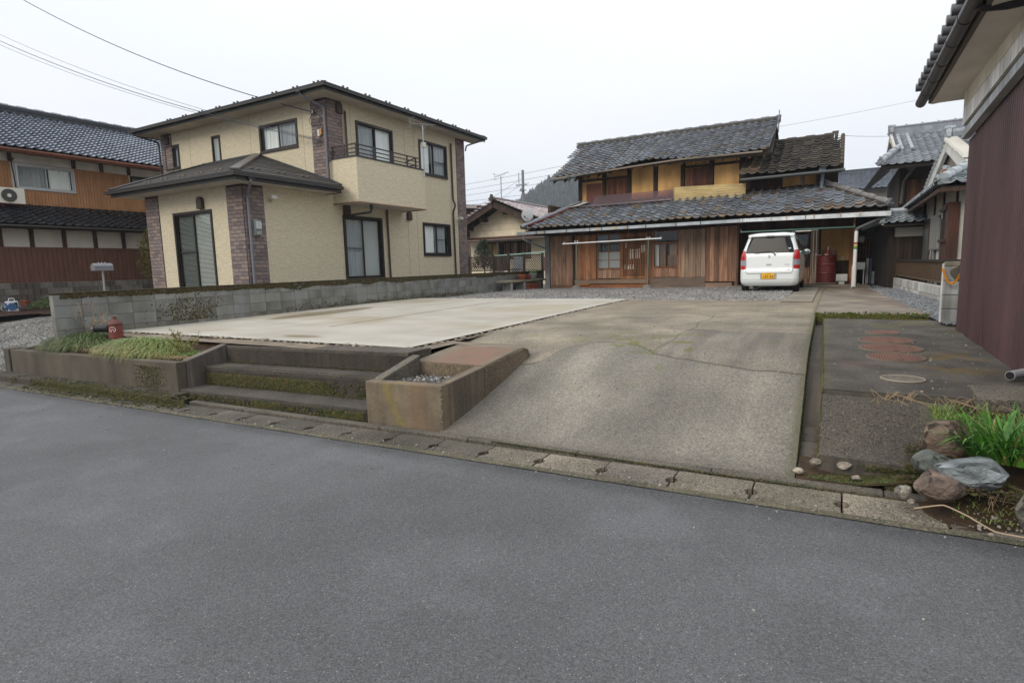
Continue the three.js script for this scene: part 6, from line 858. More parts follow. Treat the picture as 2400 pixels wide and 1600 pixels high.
  // lower roof with hips at both ends
  const A0 = P(-10.7, 1.42, 19.82), vL = P(-10.7, 2.42, 21.98).sub(A0), lL = vL.length(), hipL = b => 1.6 * b / lL, hipR = b => 11.95 - 1.8 * b / lL;
  const low = part(H, 'lower_roof', [prism([P(-10.65, 1.32, 19.86), P(1.2, 1.32, 19.86), P(-.55, 2.32, 22), P(-9.1, 2.32, 22)], .08), prism([P(-10.65, 1.32, 26), P(-10.65, 1.32, 19.86), P(-9.1, 2.32, 22), P(-9.1, 2.32, 26)], .08), prism([P(1.2, 1.32, 19.86), P(1.2, 1.32, 26), P(-.55, 2.32, 26), P(-.55, 2.32, 22)], .08)], wood2);
  tileRoof(pc, low, { A: A0, u: vdir(1, 0, 0), v: vL, W: 11.95, L: lL - .02, ex: .235, mats: tl, seed: 13, jit: .015, inside: (a, b) => a > hipL(b) - .02 && a < hipR(b) + .02, sag: (a, b) => .02 * Math.sin(a * 1.3) + .025 * (fbm(a * .9 + 3, b, 99, 99, 3) - .5), pick: (a, b, q) => b < .05 ? (q() < .4 ? tb[Math.floor(q() * 3)] : tl[4]) : q() < .05 ? tb[Math.floor(q() * 3)] : tl[Math.floor(q() * 6)] });
  tileRoof(pc, low, { A: P(-10.7, 1.42, 25.6), u: vdir(0, 0, -1), v: P(-9.1, 2.42, 22).sub(P(-10.7, 1.42, 22)), W: 5.8, L: 1.85, ex: .235, mats: tl, seed: 14, jit: .02, inside: (a, b) => a < 5.78 - 2.16 * b / 1.88 });
  tileRoof(pc, low, { A: P(1.24, 1.42, 19.82), u: vdir(0, 0, 1), v: P(-.55, 2.42, 22).sub(P(1.24, 1.42, 22)), W: 5.8, L: 2.03, ex: .235, mats: tl, seed: 15, jit: .02, inside: (a, b) => a > 2.16 * b / 2.05 });
  ridge(low, rc, P(1.2, 1.46, 19.85), P(-.55, 2.44, 21.98), { w: .2, h: .1, layers: 2, mat: tk[3], capMat: tl[4], cap: .1, step: .27 }); endTile(low, P(1.24, 1.56, 19.8), vdir(.7, 0, -.7), .13, tl[3]);
  ridge(low, rc, P(-10.66, 1.46, 19.85), P(-9.1, 2.44, 21.98), { w: .2, h: .08, layers: 2, mat: tk[3], capMat: tl[5], cap: .09, step: .27 });
  part(low, 'rusty_flashing', tube([P(-10.4, 1.58, 19.9), P(-9.7, 2.0, 20.9), P(-9.1, 2.42, 21.7)], .05, 6, 20), tmat(0xb98068, T.rust, .9)); part(low, 'white_sheet', prism([P(-9.25, 2.3, 21.3), P(-8.9, 2.36, 21.35), P(-8.65, 2.5, 21.75), P(-8.85, 2.5, 21.8)], .01), M.white);
  const mf = []; for (let x = -9; x < -.6; x += .18) mf.push(bx(x, x + .12 + .06 * r(), 2.36 + .02 * r(), 2.45 + .03 * r(), 21.84, 21.95)); part(low, 'clay_fill', mf, tmat(0xa27a52, T.soil, .97)).userData.kind = 'stuff';
  mossOn('green moss cushions between the tiles of the lower roof', 160, q => { const [x, d] = [[-1.4, 20.1], [-.9, 20.05], [.2, 20.6], [.9, 20.1], [-5, 20.4]][Math.floor(q() * 5)]; const X = x + .3 * (q() - .5), D = d + .1 * (q() - .5); return [P(X, 1.42 + (D - 19.82) * .463 + .05, D), 0, 1, .3]; }, undefined, [.015, .04]);
  // square metal gutter, its joints and pipes
  const gm = tmat(0x9ea4aa, T.mottle, .5, null, 0, { metalness: .2 }), gm2 = tmat(0xc4c8ca, T.mottle, .45), gt = part(H, 'roof_gutter', [bx(-10.8, -2.65, 1.235, 1.335, 19.68, 19.8)], gm); part(H, 'roof_gutter', [prism([P(-2.65, 1.235, 19.67), P(1.27, 1.18, 19.67), P(1.27, 1.315, 19.67), P(-2.65, 1.335, 19.67)], .12)], gm2);
  for (const [x, m] of [[-9.95, 0], [-9.6, 0], [-8.72, 0], [-7.8, 0], [-7.35, 0], [-6.4, 0], [-5.76, 0], [-4.74, 0], [-3.95, 0], [-2.7, 1], [-2.58, 1], [-1.83, 2], [-1.4, 2], [-.89, 0], [-.66, 2], [.03, 2], [.52, 2]]) part(gt, 'gutter_joint', bx(x - .012, x + .012, 1.225, 1.34, 19.655, 19.69), m === 1 ? M.white : m === 2 ? tmat(0xa88b74, T.mottle, .8) : mat(0x4b4f52, .6));
  part(gt, 'rust_stain', [[-9.78, .12], [-7.6, .16], [-7.0, .2], [-6.55, .08], [-.75, .05]].map(([x, w]) => bx(x, x + w, 1.24, 1.33, 19.673, 19.679)), tmat(0xb0a08a, T.mottle, .8));
  part(H, 'downpipe', [tube([P(-10.55, 1.24, 19.74), P(-10.55, 1.08, 19.75), P(-10.5, 1.02, 19.8), P(-10.12, .72, 20.78), P(-10.1, .6, 20.82)], .035, 8, 30)], mat(0x7c858a, .6));
  const sp = part(H, 'downpipe', [rod(P(.45, .8, 19.8), P(.44, -.86, 19.82), .05, 12), rod(P(.44, -.2, 19.8), P(.44, -.86, 19.82), .062, 12)], mat(0xd6d6d2, .5)); part(sp, 'pipe_elbow', tube([P(.45, .78, 19.8), P(.46, .86, 19.8), P(.6, .93, 19.82), P(1.15, 1.18, 19.85)], .045, 10, 24), mat(0x4e5250, .6));
  for (const [h, c] of [[.42, 0x8e2f28], [.34, 0xb0a23a], [.28, 0x2e7a45]]) part(sp, 'sticker', rod(P(.45, h, 19.8), P(.45, h + .055, 19.8), .053, 12), mat(c, .6)); part(sp, 'pipe_mouth', rod(P(.44, -.87, 19.74), P(.44, -.84, 19.9), .05, 12), M.black);
  part(H, 'downpipe', rod(P(-.52, 2.85, 21.5), P(-.55, 2.18, 21.55), .05, 10), mat(0x6e7b84, .6)); part(H, 'rain_head', bxr(-.63, -.42, 2.72, 2.9, 21.2, 21.5, .02), mat(0x6e7b84, .6)); part(H, 'downpipe', tube([P(-.55, 2.25, 21.5), P(-.5, 1.98, 21.1), P(-.32, 1.66, 20.4), P(-.28, 1.5, 19.95)], .045, 8, 30), tmat(0xb9705a, T.rust, .85), 'rusty red downpipe crossing the lower roof');
  pc.flush(); rc.flush();
}
// ---------------------------------------------------------------- white kei car parked nose-in under the eaves
{
  const cx = -1.61, d0 = 17.05, g0 = -.872, car = thing('parked_car', 'small boxy white car with a yellow number plate parked before the old wooden house', 'car', P(cx, g0, d0 + 1.7));
  const paint = phys({ color: 0xdfe3e2, roughness: .3, clearcoat: 1, clearcoatRoughness: .06 }), glass = phys({ color: 0x0e1114, roughness: .1, specularIntensity: .42 }), blk = mat(0x111213, .6), redL = phys({ color: 0xab1712, roughness: .15, clearcoat: 1 }), clr = phys({ color: 0x8d929a, roughness: .12, clearcoat: 1 }), seamM = mat(0x6f7474, .7), tyre = mat(0x131313, .9);
  const wT = table([[.2, .66], [.26, .715], [.36, .735], [.62, .738], [.95, .735], [1.06, .72], [1.2, .68], [1.5, .585], [1.57, .555], [1.62, .50], [1.642, .40]]), zr = table([[.2, .1], [.26, .04], [.34, .0], [.62, .0], [.66, .03], [1.0, .045], [1.1, .075], [1.5, .2], [1.57, .24], [1.62, .32], [1.642, .46]]), zf = table([[.2, 3.25], [.3, 3.38], [.6, 3.39], [.8, 3.32], [.95, 2.95], [1.05, 2.7], [1.5, 2.15], [1.642, 1.85]]);
  const ys = [.2, .23, .26, .3, .34, .4, .5, .6, .63, .66, .75, .85, .95, 1.02, 1.06, 1.1, 1.2, 1.3, 1.4, 1.5, 1.54, 1.57, 1.6, 1.62, 1.635, 1.642], rad = y => y < 1.0 ? .17 : lerp(.17, .2, ss(y, 1, 1.5)), N = 64;
  const ring = y => { const w = wT(y), r = rad(y), z0 = zr(y), z1 = zf(y), pts = [], add = (x, z) => pts.push([x, z]); const arc = (ox, oz, a0) => { for (let k = 0; k <= 8; k++) { const a = a0 + k / 8 * Math.PI / 2; add(ox + r * Math.cos(a), oz + r * Math.sin(a)); } };
    arc(-w + r, z0 + r, Math.PI); arc(w - r, z0 + r, 1.5 * Math.PI); for (let k = 1; k < 8; k++) add(w, lerp(z0 + r, z1 - r, k / 8)); arc(w - r, z1 - r, 0); arc(-w + r, z1 - r, .5 * Math.PI); for (let k = 1; k < 8; k++) add(-w, lerp(z1 - r, z0 + r, k / 8)); return pts; };
  const pos = [], idx = []; const n = ring(.5).length; for (const y of ys) for (const [x, z] of ring(y)) pos.push(cx + x, g0 + y + EY, -(d0 + z));
  for (let j = 0; j < ys.length - 1; j++) for (let i = 0; i < n; i++) { const a = j * n + i, b = j * n + (i + 1) % n; idx.push(a, b, b + n, a, b + n, a + n); } const ti = pos.length / 3; pos.push(cx, g0 + 1.648 + EY, -(d0 + 1.15)); for (let i = 0; i < n; i++) idx.push((ys.length - 1) * n + i, (ys.length - 1) * n + (i + 1) % n, ti);
  const bg = new THREE.BufferGeometry(); bg.setAttribute('position', new THREE.Float32BufferAttribute(pos, 3)); bg.setIndex(idx); bg.computeVertexNormals(); part(car, 'body', bg, paint);
  const zs = (x, y) => { const w = wT(y), r = rad(y), ax = Math.abs(x), z0 = zr(y); if (ax <= w - r) return z0; const q = Math.min(ax - (w - r), r * .999); return z0 + r - Math.sqrt(r * r - q * q); };
  // patch lying on the rear surface: x limits as functions of y
  const patch = (xa, xb, y0, y1, off, nx = 14, ny = 10, uvOn) => { const ps = [], ix = [], uv = []; for (let j = 0; j <= ny; j++) for (let i = 0; i <= nx; i++) { const y = lerp(y0, y1, j / ny), x = lerp(xa(y), xb(y), i / nx); const ax = Math.abs(x), w = wT(y); const side = Math.max(0, ax - (w - .03)) / .03; ps.push(cx + x + Math.sign(x) * off * clamp(side), g0 + y + EY, -(d0 + zs(x, y) - off)); uv.push(i / nx, j / ny); } for (let j = 0; j < ny; j++) for (let i = 0; i < nx; i++) { const a = j * (nx + 1) + i; ix.push(a, a + 1, a + nx + 2, a, a + nx + 2, a + nx + 1); } const g = new THREE.BufferGeometry(); g.setAttribute('position', new THREE.Float32BufferAttribute(ps, 3)); g.setAttribute('uv', new THREE.Float32BufferAttribute(uv, 2)); g.setIndex(ix); g.computeVertexNormals(); return g; };
  const hw = table([[1.06, .60], [1.09, .605], [1.3, .555], [1.48, .49], [1.52, .46]]);
  const tg = part(car, 'tailgate', patch(y => -Math.min(.575, wT(y) - .1), y => Math.min(.575, wT(y) - .1), .54, 1.06, .008, 20, 14), paint);
  const lineX = (x0, x1, y, t = .006) => patch(() => x0, () => x1, y - t, y + t, .0105, 20, 1), lineY = (x, y0, y1, t = .005) => patch(() => x - t, () => x + t, y0, y1, .0105, 1, 12);
  part(tg, 'gate_seam', [lineX(-.545, .545, .54), lineY(-.582, .58, 1.06), lineY(.582, .58, 1.06), patch(y => -.582 + (.58 - y) * .9, y => -.57 + (.58 - y) * .9, .54, .58, .0105, 1, 4), patch(y => .57 - (.58 - y) * .9, y => .582 - (.58 - y) * .9, .54, .58, .0105, 1, 4)], seamM);
  part(car, 'bumper_line', [patch(() => -.7, () => .7, .372, .38, .004, 40, 1)], mat(0xa6aaa8, .7));
  const rw = part(car, 'rear_window', patch(y => -hw(y), y => hw(y), 1.085, 1.51, .008, 20, 12), glass, 'dark tinted rear window');
  const wp = part(rw, 'wiper', [tube([[.14, 1.045], [.06, 1.1], [.0, 1.115], [-.12, 1.112], [-.36, 1.085]].map(([x, y]) => P(cx + x, g0 + y, d0 + zs(x, y) - .03)), .0095, 6, 30), rod(P(cx + .14, g0 + 1.04, d0 + zs(.14, 1.04)), P(cx + .14, g0 + 1.04, d0 + zs(.14, 1.04) - .04), .022, 10)], blk);
  part(rw, 'sticker', patch(() => .46, () => .52, 1.18, 1.21, .0105, 4, 2), mat(0xb8c0c0, .5));
  part(car, 'spoiler', (() => { const g = patch(y => -Math.min(.545, wT(y)), y => Math.min(.545, wT(y)), 1.525, 1.625, .05, 20, 5); return [g, tube([-.53, -.45, -.2, 0, .2, .45, .53].map(x => P(cx + x, g0 + 1.545 + (Math.abs(x) > .5 ? -.05 : 0), d0 + zs(x, 1.54) - .055)), .022, 8, 40)]; })(), phys({ color: 0xcfd3d2, roughness: .3, clearcoat: 1 })); part(car, 'stop_lamp', bxr(cx - .1, cx + .1, g0 + 1.53, g0 + 1.555, d0 + .12, d0 + .16, .008), mat(0x8f8b8b, .3));
  for (const s of [-1, 1]) { const xi = y => s * (y > 1.06 ? .615 - (y - 1.06) * .12 : .597), xo = y => s * (wT(y) - .003), pq = (y0, y1, m, nm) => part(car, nm, s > 0 ? patch(xi, xo, y0, y1, .012, 12, 8) : patch(xo, xi, y0, y1, .012, 12, 8), m); pq(.9, 1.155, redL, 'tail_light'); pq(.755, .898, clr, 'tail_light'); pq(.655, .753, redL, 'tail_light');
    const mr = part(car, 'door_mirror', (() => { const g = new THREE.SphereGeometry(1, 16, 12); g.scale(.095, .075, .06); g.translate(cx + s * .80, g0 + 1.12 + EY, -(d0 + 2.35)); return g; })(), paint); part(mr, 'mirror_glass', (() => { const g = new THREE.SphereGeometry(1, 14, 8); g.scale(.078, .06, .02); g.translate(cx + s * .80, g0 + 1.12 + EY, -(d0 + 2.30)); return g; })(), phys({ color: 0x8fa09f, roughness: .05, metalness: .8 }));
    const sw = part(car, 'side_window', (() => { const ps = [], ix = []; const ny = 5, nz = 8; for (let j = 0; j <= ny; j++) for (let i = 0; i <= nz; i++) { const y = lerp(1.08, 1.46, j / ny), z = lerp(.4 + (y - 1.08) * .3, 2.5 - (y - 1.08) * .9, i / nz); ps.push(cx + s * (wT(y) + .005), g0 + y + EY, -(d0 + z)); } for (let j = 0; j < ny; j++) for (let i = 0; i < nz; i++) { const a = j * (nz + 1) + i; ix.push(a, a + 1, a + nz + 2, a, a + nz + 2, a + nz + 1); } const g = new THREE.BufferGeometry(); g.setAttribute('position', new THREE.Float32BufferAttribute(ps, 3)); g.setIndex(ix); g.computeVertexNormals(); return g; })(), glass);
    for (const z of [.52, 2.88]) { const t = part(car, 'wheel', (() => { const g = new THREE.LatheGeometry([[.16, -.07], [.25, -.078], [.275, -.06], [.28, 0], [.275, .06], [.25, .078], [.16, .07]].map(p => new THREE.Vector2(...p)), 32); g.rotateZ(Math.PI / 2); g.translate(cx + s * .645, g0 + .28 + EY, -(d0 + z)); return g; })(), tyre); part(t, 'rim', (() => { const g = new THREE.CylinderGeometry(.17, .17, .12, 24); g.rotateZ(Math.PI / 2); g.translate(cx + s * .645, g0 + .28 + EY, -(d0 + z)); return g; })(), M.steel); } }
  part(car, 'underbody', [bx(cx - .56, cx + .56, g0 + .2, g0 + .27, d0 + .12, d0 + 3.1), bxr(cx - .1, cx + .12, g0 + .17, g0 + .25, d0 + .1, d0 + .2, .02), rod(P(cx - .58, g0 + .27, d0 + .5), P(cx + .58, g0 + .27, d0 + .5), .04, 8)], mat(0x1c1b1a, .9)); part(car, 'rear_valance', patch(() => -.5, () => .5, .2, .235, -.02, 8, 1), mat(0x8d8570, .8)); part(car, 'muffler', rod(P(cx - .02, g0 + .2, d0 + .12), P(cx - .02, g0 + .2, d0 + .5), .05, 12), blk);
  part(car, 'plate_recess', patch(() => -.215, () => .2, .385, .555, .0035, 6, 4), mat(0x9fa3a1, .6));
  const cv = document.createElement('canvas'); cv.width = 330; cv.height = 165; const c = cv.getContext('2d'); c.fillStyle = '#e2a81c'; c.fillRect(0, 0, 330, 165); c.strokeStyle = '#4a3a10'; c.lineWidth = 4; c.strokeRect(6, 6, 318, 153); c.fillStyle = '#1c1a12'; c.font = 'bold 92px sans-serif'; c.textAlign = 'center'; c.fillText('41-92', 190, 138); c.font = 'bold 40px sans-serif'; c.fillText('581', 205, 48); c.fillRect(104, 20, 8, 28); c.fillRect(96, 30, 26, 5); c.fillRect(132, 18, 24, 5); c.fillRect(140, 18, 6, 30); c.fillRect(132, 44, 26, 5); c.lineWidth = 6; c.strokeStyle = '#1c1a12'; c.beginPath(); c.moveTo(34, 96); c.lineTo(56, 96); c.moveTo(44, 84); c.lineTo(40, 118); c.arc(50, 112, 9, 3.1, .9); c.stroke();
  const ct = new THREE.CanvasTexture(cv); ct.colorSpace = THREE.SRGBColorSpace; part(car, 'number_plate', (() => { const g = new THREE.BoxGeometry(.33, .165, .008); g.translate(cx - .015, g0 + .47 + EY, -(d0 - .012)); return g; })(), new THREE.MeshStandardMaterial({ map: ct, roughness: .5 }));
  part(tg, 'handle_recess', patch(() => -.075, () => .065, .745, .8, .0105, 6, 3), mat(0xbfc4c2, .4)); part(tg, 'handle', patch(() => -.06, () => .055, .757, .768, .016, 6, 1), mat(0x7c8080, .4));
  part(tg, 'emblem', [tube([[.03, .035], [-.03, .012], [.03, -.012], [-.03, -.035]].map(([x, y]) => P(cx + x * .85, g0 + .985 + y, d0 + zs(x, .985) - .014)), .006, 5, 16)], M.steel);
  const cb = document.createElement('canvas'); cb.width = 256; cb.height = 96; const k = cb.getContext('2d'); k.fillStyle = '#e4e8e6'; k.fillRect(0, 0, 256, 96); k.fillStyle = '#33363a'; k.font = 'italic bold 38px sans-serif'; k.fillText('WAGON R', 26, 42); k.font = 'italic bold 26px sans-serif'; k.fillText('FX-S', 128, 76); const kt = new THREE.CanvasTexture(cb); kt.colorSpace = THREE.SRGBColorSpace;
  part(tg, 'badge', patch(() => .35, () => .55, .715, .79, .0105, 4, 3), phys({ map: kt, roughness: .3, clearcoat: 1 })); part(tg, 'badge', patch(() => .43, () => .52, .628, .64, .0105, 4, 1), mat(0x6a6e70, .5));
}
// ---------------------------------------------------------------- things around the wooden house
{
  const dX = -.31, dD = 21.45, b = -.775, dm = thing('oil_drum', 'dark red oil drum on a low stand right of the white car', 'drum', P(dX, b, dD)), dr = tmat(0x5e1e1c, T.mottle, .5), prof = [[.27, 0], [.285, .01]]; for (let i = 0; i <= 60; i++) { const y = .02 + .84 * i / 60, rib = Math.exp(-Math.pow((y - .3) / .014, 2)) + Math.exp(-Math.pow((y - .58) / .014, 2)); prof.push([.28 + .014 * rib, y]); } prof.push([.29, .865], [.29, .885], [.275, .885], [.272, .868], [.001, .868]);
  part(dm, 'barrel', new THREE.LatheGeometry(prof.map(p => new THREE.Vector2(...p)), 40).translate(dX, b + .03 + EY, -dD), dr); part(dm, 'stand', [bx(dX - .32, dX + .32, b, b + .025, dD - .32, dD + .3)], tmat(0x7c7064, T.woodH, .9)); part(dm, 'bung_cap', rod(P(dX - .2, b + .9, dD - .05), P(dX - .2, b + .93, dD - .05), .05, 12), mat(0xc9bfae, .7));
  const pu = thing('hand_pump', 'red and white hand pump standing on the oil drum', 'pump', P(dX + .02, b + .9, dD)); part(pu, 'pump_body', rod(P(dX + .02, b + .95, dD), P(dX + .03, b + 1.08, dD), .05, 12, .035), mat(0xb02a22, .45)); part(pu, 'nozzle', rod(P(dX + .03, b + 1.08, dD), P(dX + .035, b + 1.2, dD), .02, 10, .012), mat(0xd8d4c8, .6)); part(pu, 'collar', rod(P(dX + .0, b + .9, dD), P(dX + .0, b + .95, dD), .055, 12), mat(0xd8cdb4, .7));
  const bk = thing('concrete_block', 'pale grey concrete block box beside the red oil drum', 'concrete block', P(.1, -.8, 21.4)); part(bk, 'block', bxr(-.02, .3, -.7, -.48, 21.25, 21.5, .01), tmat(0xb4b4b0, T.mottle, .9)); part(bk, 'base', [bxr(.06, .22, -.8, -.7, 21.28, 21.5, .008)], tmat(0xb4b4b0, T.mottle, .9)); part(bk, 'shadow_gap_stone', [bxr(-.05, .05, -.8, -.7, 21.3, 21.5, .01), bxr(.23, .33, -.8, -.7, 21.3, 21.5, .01)], mat(0x2a2724, .9));
  const ld = thing('step_ladder', 'small wooden ladder leaning in the doorway beside the white car', 'ladder', P(-1.0, -.8, 20.8)); part(ld, 'rail', [beam(P(-1.02, -.8, 20.75), P(-1.0, -.25, 21.0), .04, .04)], tmat(0x8a6f52, T.wood, .9)); part(ld, 'rail', [beam(P(-.8, -.8, 20.75), P(-.8, -.25, 21.0), .04, .04)], tmat(0x8a6f52, T.wood, .9)); for (let i = 0; i < 4; i++) part(ld, 'rung', beam(P(-1.02, -.7 + i * .14, 20.8 + i * .06), P(-.8, -.7 + i * .14, 20.8 + i * .06), .03, .025), tmat(0x8a6f52, T.wood, .9));
  // laundry poles
  const lp = thing('laundry_pole', 'white laundry pole on two stands before the wooden house windows', 'laundry pole', P(-7, -.87, 19.6)), wm = mat(0xd4d6d4, .4), sm = mat(0x6f7a6f, .6, { metalness: .4 }), cm = tmat(0x6a6862, T.mottle, .95);
  part(lp, 'pole', rod(P(-8.85, .815, 19.6), P(-5.2, .85, 19.6), .021, 10), wm);
  for (const x of [-8.3, -5.65]) { part(lp, 'stand', [rod(P(x - .03, -.8, 19.63), P(x, .92, 19.62), .019, 8)], sm); part(lp, 'hook', [rod(P(x - .05, .84, 19.6), P(x - .05, .92, 19.6), .012, 6), rod(P(x + .05, .84, 19.6), P(x + .05, .92, 19.6), .012, 6)], wm); part(lp, 'stand_base', (() => { const g = new THREE.CylinderGeometry(.1, .27, .16, 20); g.scale(1, 1, .8); g.translate(x - .03, -.79 + EY, -19.65); return muv(g); })(), cm); } for (const x of [-8.78, -5.22]) part(lp, 'pole_end', rod(P(x, .82, 19.6), P(x, .9, 19.6), .012, 6), wm);
  const lq = thing('laundry_pole', 'pale green laundry pole hanging under the eaves above the white car', 'laundry pole', P(-1.2, .95, 20.2)); part(lq, 'pole', rod(P(-2.77, .955, 20.2), P(.42, .945, 20.2), .02, 10), mat(0x86b3a6, .45)); for (const x of [-2.77, .4]) part(lq, 'end_clip', rod(P(x, .93, 20.2), P(x, 1.03, 20.2), .012, 6), wm); for (const x of [-2.2, -.3]) part(lq, 'hanger', rod(P(x, .95, 20.2), P(x, 1.36, 20.2), .006, 5), M.wire);
  // bench with pots by the block wall
  const be = thing('bench', 'long low stone bench against the end of the block wall', 'bench', P(-10.75, -.9, 20)), st = tmat(0x8a8c86, T.streak, .93); part(be, 'plank', bxr(-10.98, -10.55, -.555, -.48, 18.35, 21.85, .012), tmat(0x8d836c, T.woodH, .92)); for (const d of [18.8, 19.85, 21.2]) part(be, 'support', bxr(-10.95, -10.58, -.92, -.555, d - .07, d + .09, .012), st);
  const pot = (label, x, h, d, s, col, sx = 1) => { const t = thing('flower_pot', label, 'flower pot', P(x, h, d), 'pots on the long bench'); part(t, 'pot', new THREE.LatheGeometry([[.001, 0], [.1, 0], [.135, .16], [.15, .16], [.15, .2], [.125, .2], [.12, .17], [.001, .165]].map(p => new THREE.Vector2(p[0] * s, p[1] * s)), 22).scale(1, 1, sx).translate(x, h + EY, -d), mat(col, .85)); return t; };
  pot('low wide terracotta pot leftmost on the long bench', -10.75, -.475, 19.95, 1.0, 0xa0583c, 1.6); pot('brown terracotta pot in the middle on the long bench', -10.75, -.475, 20.4, .95, 0x7d3f30); const gp = pot('pale grey pot with green seedlings on the long bench', -10.75, -.475, 20.9, 1.15, 0x8f948e); part(gp, 'seedlings', leafCloud(160, 131, r => P(-10.75 + .28 * (r() - .5), -.26 + .14 * r(), 20.9 + .34 * (r() - .5)), .03, .05), leafMat(0x7ea34e)); part(gp, 'soil', new THREE.CylinderGeometry(.13, .13, .02, 18).translate(-10.75, -.475 + .19 + EY, -20.9), M.dark);
  const pl = thing('planter_box', 'reddish terracotta planter box under the long bench', 'planter box', P(-10.7, -.9, 20.5)); part(pl, 'box', [bxr(-10.85, -10.52, -.9, -.68, 20.0, 20.95, .02)], mat(0x8c4a35, .85)); part(pl, 'rim', bxr(-10.88, -10.49, -.69, -.64, 19.96, 20.99, .015), mat(0x96523b, .85));
}
// ---------------------------------------------------------------- right side: corrugated shed
{
  const H = thing('shed', 'plum coloured corrugated metal building with a white upper wall at the right edge', 'building', P(3, -1, 6.5)), X = 1.4, d0 = 4.4, d1 = 9.22;
  const cor = tmat(0x584246, T.stain, .5, null, 0, { metalness: .15 });
  { const pos = [], idx = [], uv = [], np = Math.round((d1 - d0) / .0133), hs = [-1.04, -.75, -.3, .3, .9, 1.0]; const top = d => 1.43 + (d1 - d) * .052;
    for (let j = 0; j <= 5; j++) for (let i = 0; i <= np; i++) { const d = lerp(d0, d1, i / np), t = j / 5; const dent = .03 * Math.exp(-Math.pow((d - 7.75) / .06, 2)) * Math.exp(-Math.pow(t / .12, 2)) + .02 * Math.exp(-Math.pow((d - 8.9) / .12, 2)) * Math.exp(-Math.pow(t / .1, 2)); const k = (i % 6) / 6; const prof = k < .1 ? .0 : k < .6 ? .017 : .0; pos.push(X - .012 - prof + dent, EY + lerp(sideH(Math.max(5.1, d)) + .0, top(d), t), -d); uv.push(d * .9, lerp(-1, 1.5, t) * .4); }
    for (let j = 0; j < 5; j++) for (let i = 0; i < np; i++) { const a = j * (np + 1) + i; idx.push(a, a + 1, a + np + 2, a, a + np + 2, a + np + 1); }
    const g = new THREE.BufferGeometry(); g.setAttribute('position', new THREE.Float32BufferAttribute(pos, 3)); g.setAttribute('uv', new THREE.Float32BufferAttribute(uv, 2)); g.setIndex(idx); g.computeVertexNormals(); part(H, 'corrugated_cladding', g, cor); }
  part(H, 'corner_trim', bx(X - .03, X + .04, -1.0, 1.43, d1 - .005, d1 + .03), mat(0x4a3639, .5));
  part(H, 'wall', [panelX(X + .12, rect(d0, d1, -1.2, 2.1), .1), bx(X + .02, 6, -1.2, 2.1, d1 - .1, d1), bx(X + .12, 6, -1.2, 2.1, d0, d0 + .1)], M.concDark);
  const wh = tmat(0xe9e9e7, T.streak, .85), tp = prism([P(X - .02, 1.44, d1 + .02), P(X - .02, 1.7, d0), P(X - .02, 2.02, d0), P(X - .02, 2.02, d1 + .02)].reverse(), .1);
  part(H, 'upper_panel', panelX(X - .012, [[d0, 1.82], [d1 + .02, 1.6], [d1 + .02, 1.795], [d0, 1.93]], .1), wh); part(H, 'upper_panel', panelX(X - .012, [[d0, 1.94], [d1 + .02, 1.802], [d1 + .02, 2.03], [d0, 2.05]], .1), tmat(0xdcd8d0, T.stain, .9)); part(H, 'upper_panel', bx(X + .02, X + .6, 1.45, 2.03, d1 - .02, d1 + .02), wh);
  part(H, 'trim', panelX(X - .03, [[d0, 1.69], [d1 + .03, 1.44], [d1 + .03, 1.535], [d0, 1.775]], .08), tmat(0xa9adb0, T.streak, .5)); part(H, 'trim_gap', panelX(X - .02, [[d0, 1.775], [d1 + .03, 1.535], [d1 + .03, 1.6], [d0, 1.82]], .06), M.black);
  const sf = tmat(0xd6d0c8, T.plaster, .92); const roof = part(H, 'roof', [prism([P(.97, 2.13, d0 - .3), P(.97, 2.13, 9.58), P(3.8, 3.4, 9.58), P(3.8, 3.4, d0 - .3)], .05)], mat(0x33302e, .9)); part(H, 'soffit', prism([P(.99, 2.0, 9.55), P(.99, 2.0, d0 - .3), P(1.38, 2.04, d0 - .3), P(1.38, 2.04, 9.55)], .03), sf); part(H, 'soffit_step', bx(1.3, 1.4, 1.985, 2.05, d0 - .3, 9.28), sf); part(H, 'bargeboard', prism([P(.97, 1.98, 9.56), P(3.8, 2.0, 9.56), P(3.8, 3.36, 9.56), P(.97, 2.09, 9.56)].reverse(), .03), sf); part(H, 'fascia', bx(.955, .99, 1.985, 2.1, d0 - .3, 9.55), tmat(0x6a635b, T.plaster, .9));
  part(H, 'roof_gutter', [(() => { const g = rod(P(.885, 2.05, d0 - .3), P(.885, 2.03, 9.66), .062, 14); return g; })()], mat(0x2a2a2d, .4)); const gj = []; for (let d = 5.3; d < 9.6; d += .62) gj.push(rod(P(.885, 2.047 - (d - 4) * .003, d), P(.885, 2.047 - (d - 4) * .003, d + .03), .066, 14)); part(H, 'gutter_joint', gj, mat(0x232325, .4)); part(H, 'downpipe', tube([P(.9, 2.02, 6.2), P(.95, 1.99, 6.2), P(1.1, 1.97, 6.2), P(1.36, 1.96, 6.2), P(1.36, 1.6, 6.2)], .04, 8, 40), mat(0x2a2a2d, .45));
  const pc = new Pieces(H, 'roof_tile', 300); tileRoof(pc, roof, { A: P(.9, 2.14, 9.62), u: vdir(0, 0, -1), v: P(3.8, 3.42, 0).sub(P(.95, 2.14, 0)), W: 5.4, L: 3.1, mats: [0x3c3d40, 0x47484b, 0x333437].map(c => tmat(c, T.tile, .45)), seed: 21, jit: .006 });
  const tq = new THREE.CylinderGeometry(.05, .05, .12, 10).rotateZ(Math.PI / 2), tqm = mat(0x55565a, .5); for (let d = 4.3; d < 9.6; d += .27) pc.add(roof, tq, tqm, TM(.86, 2.18, d)); pc.flush();
}
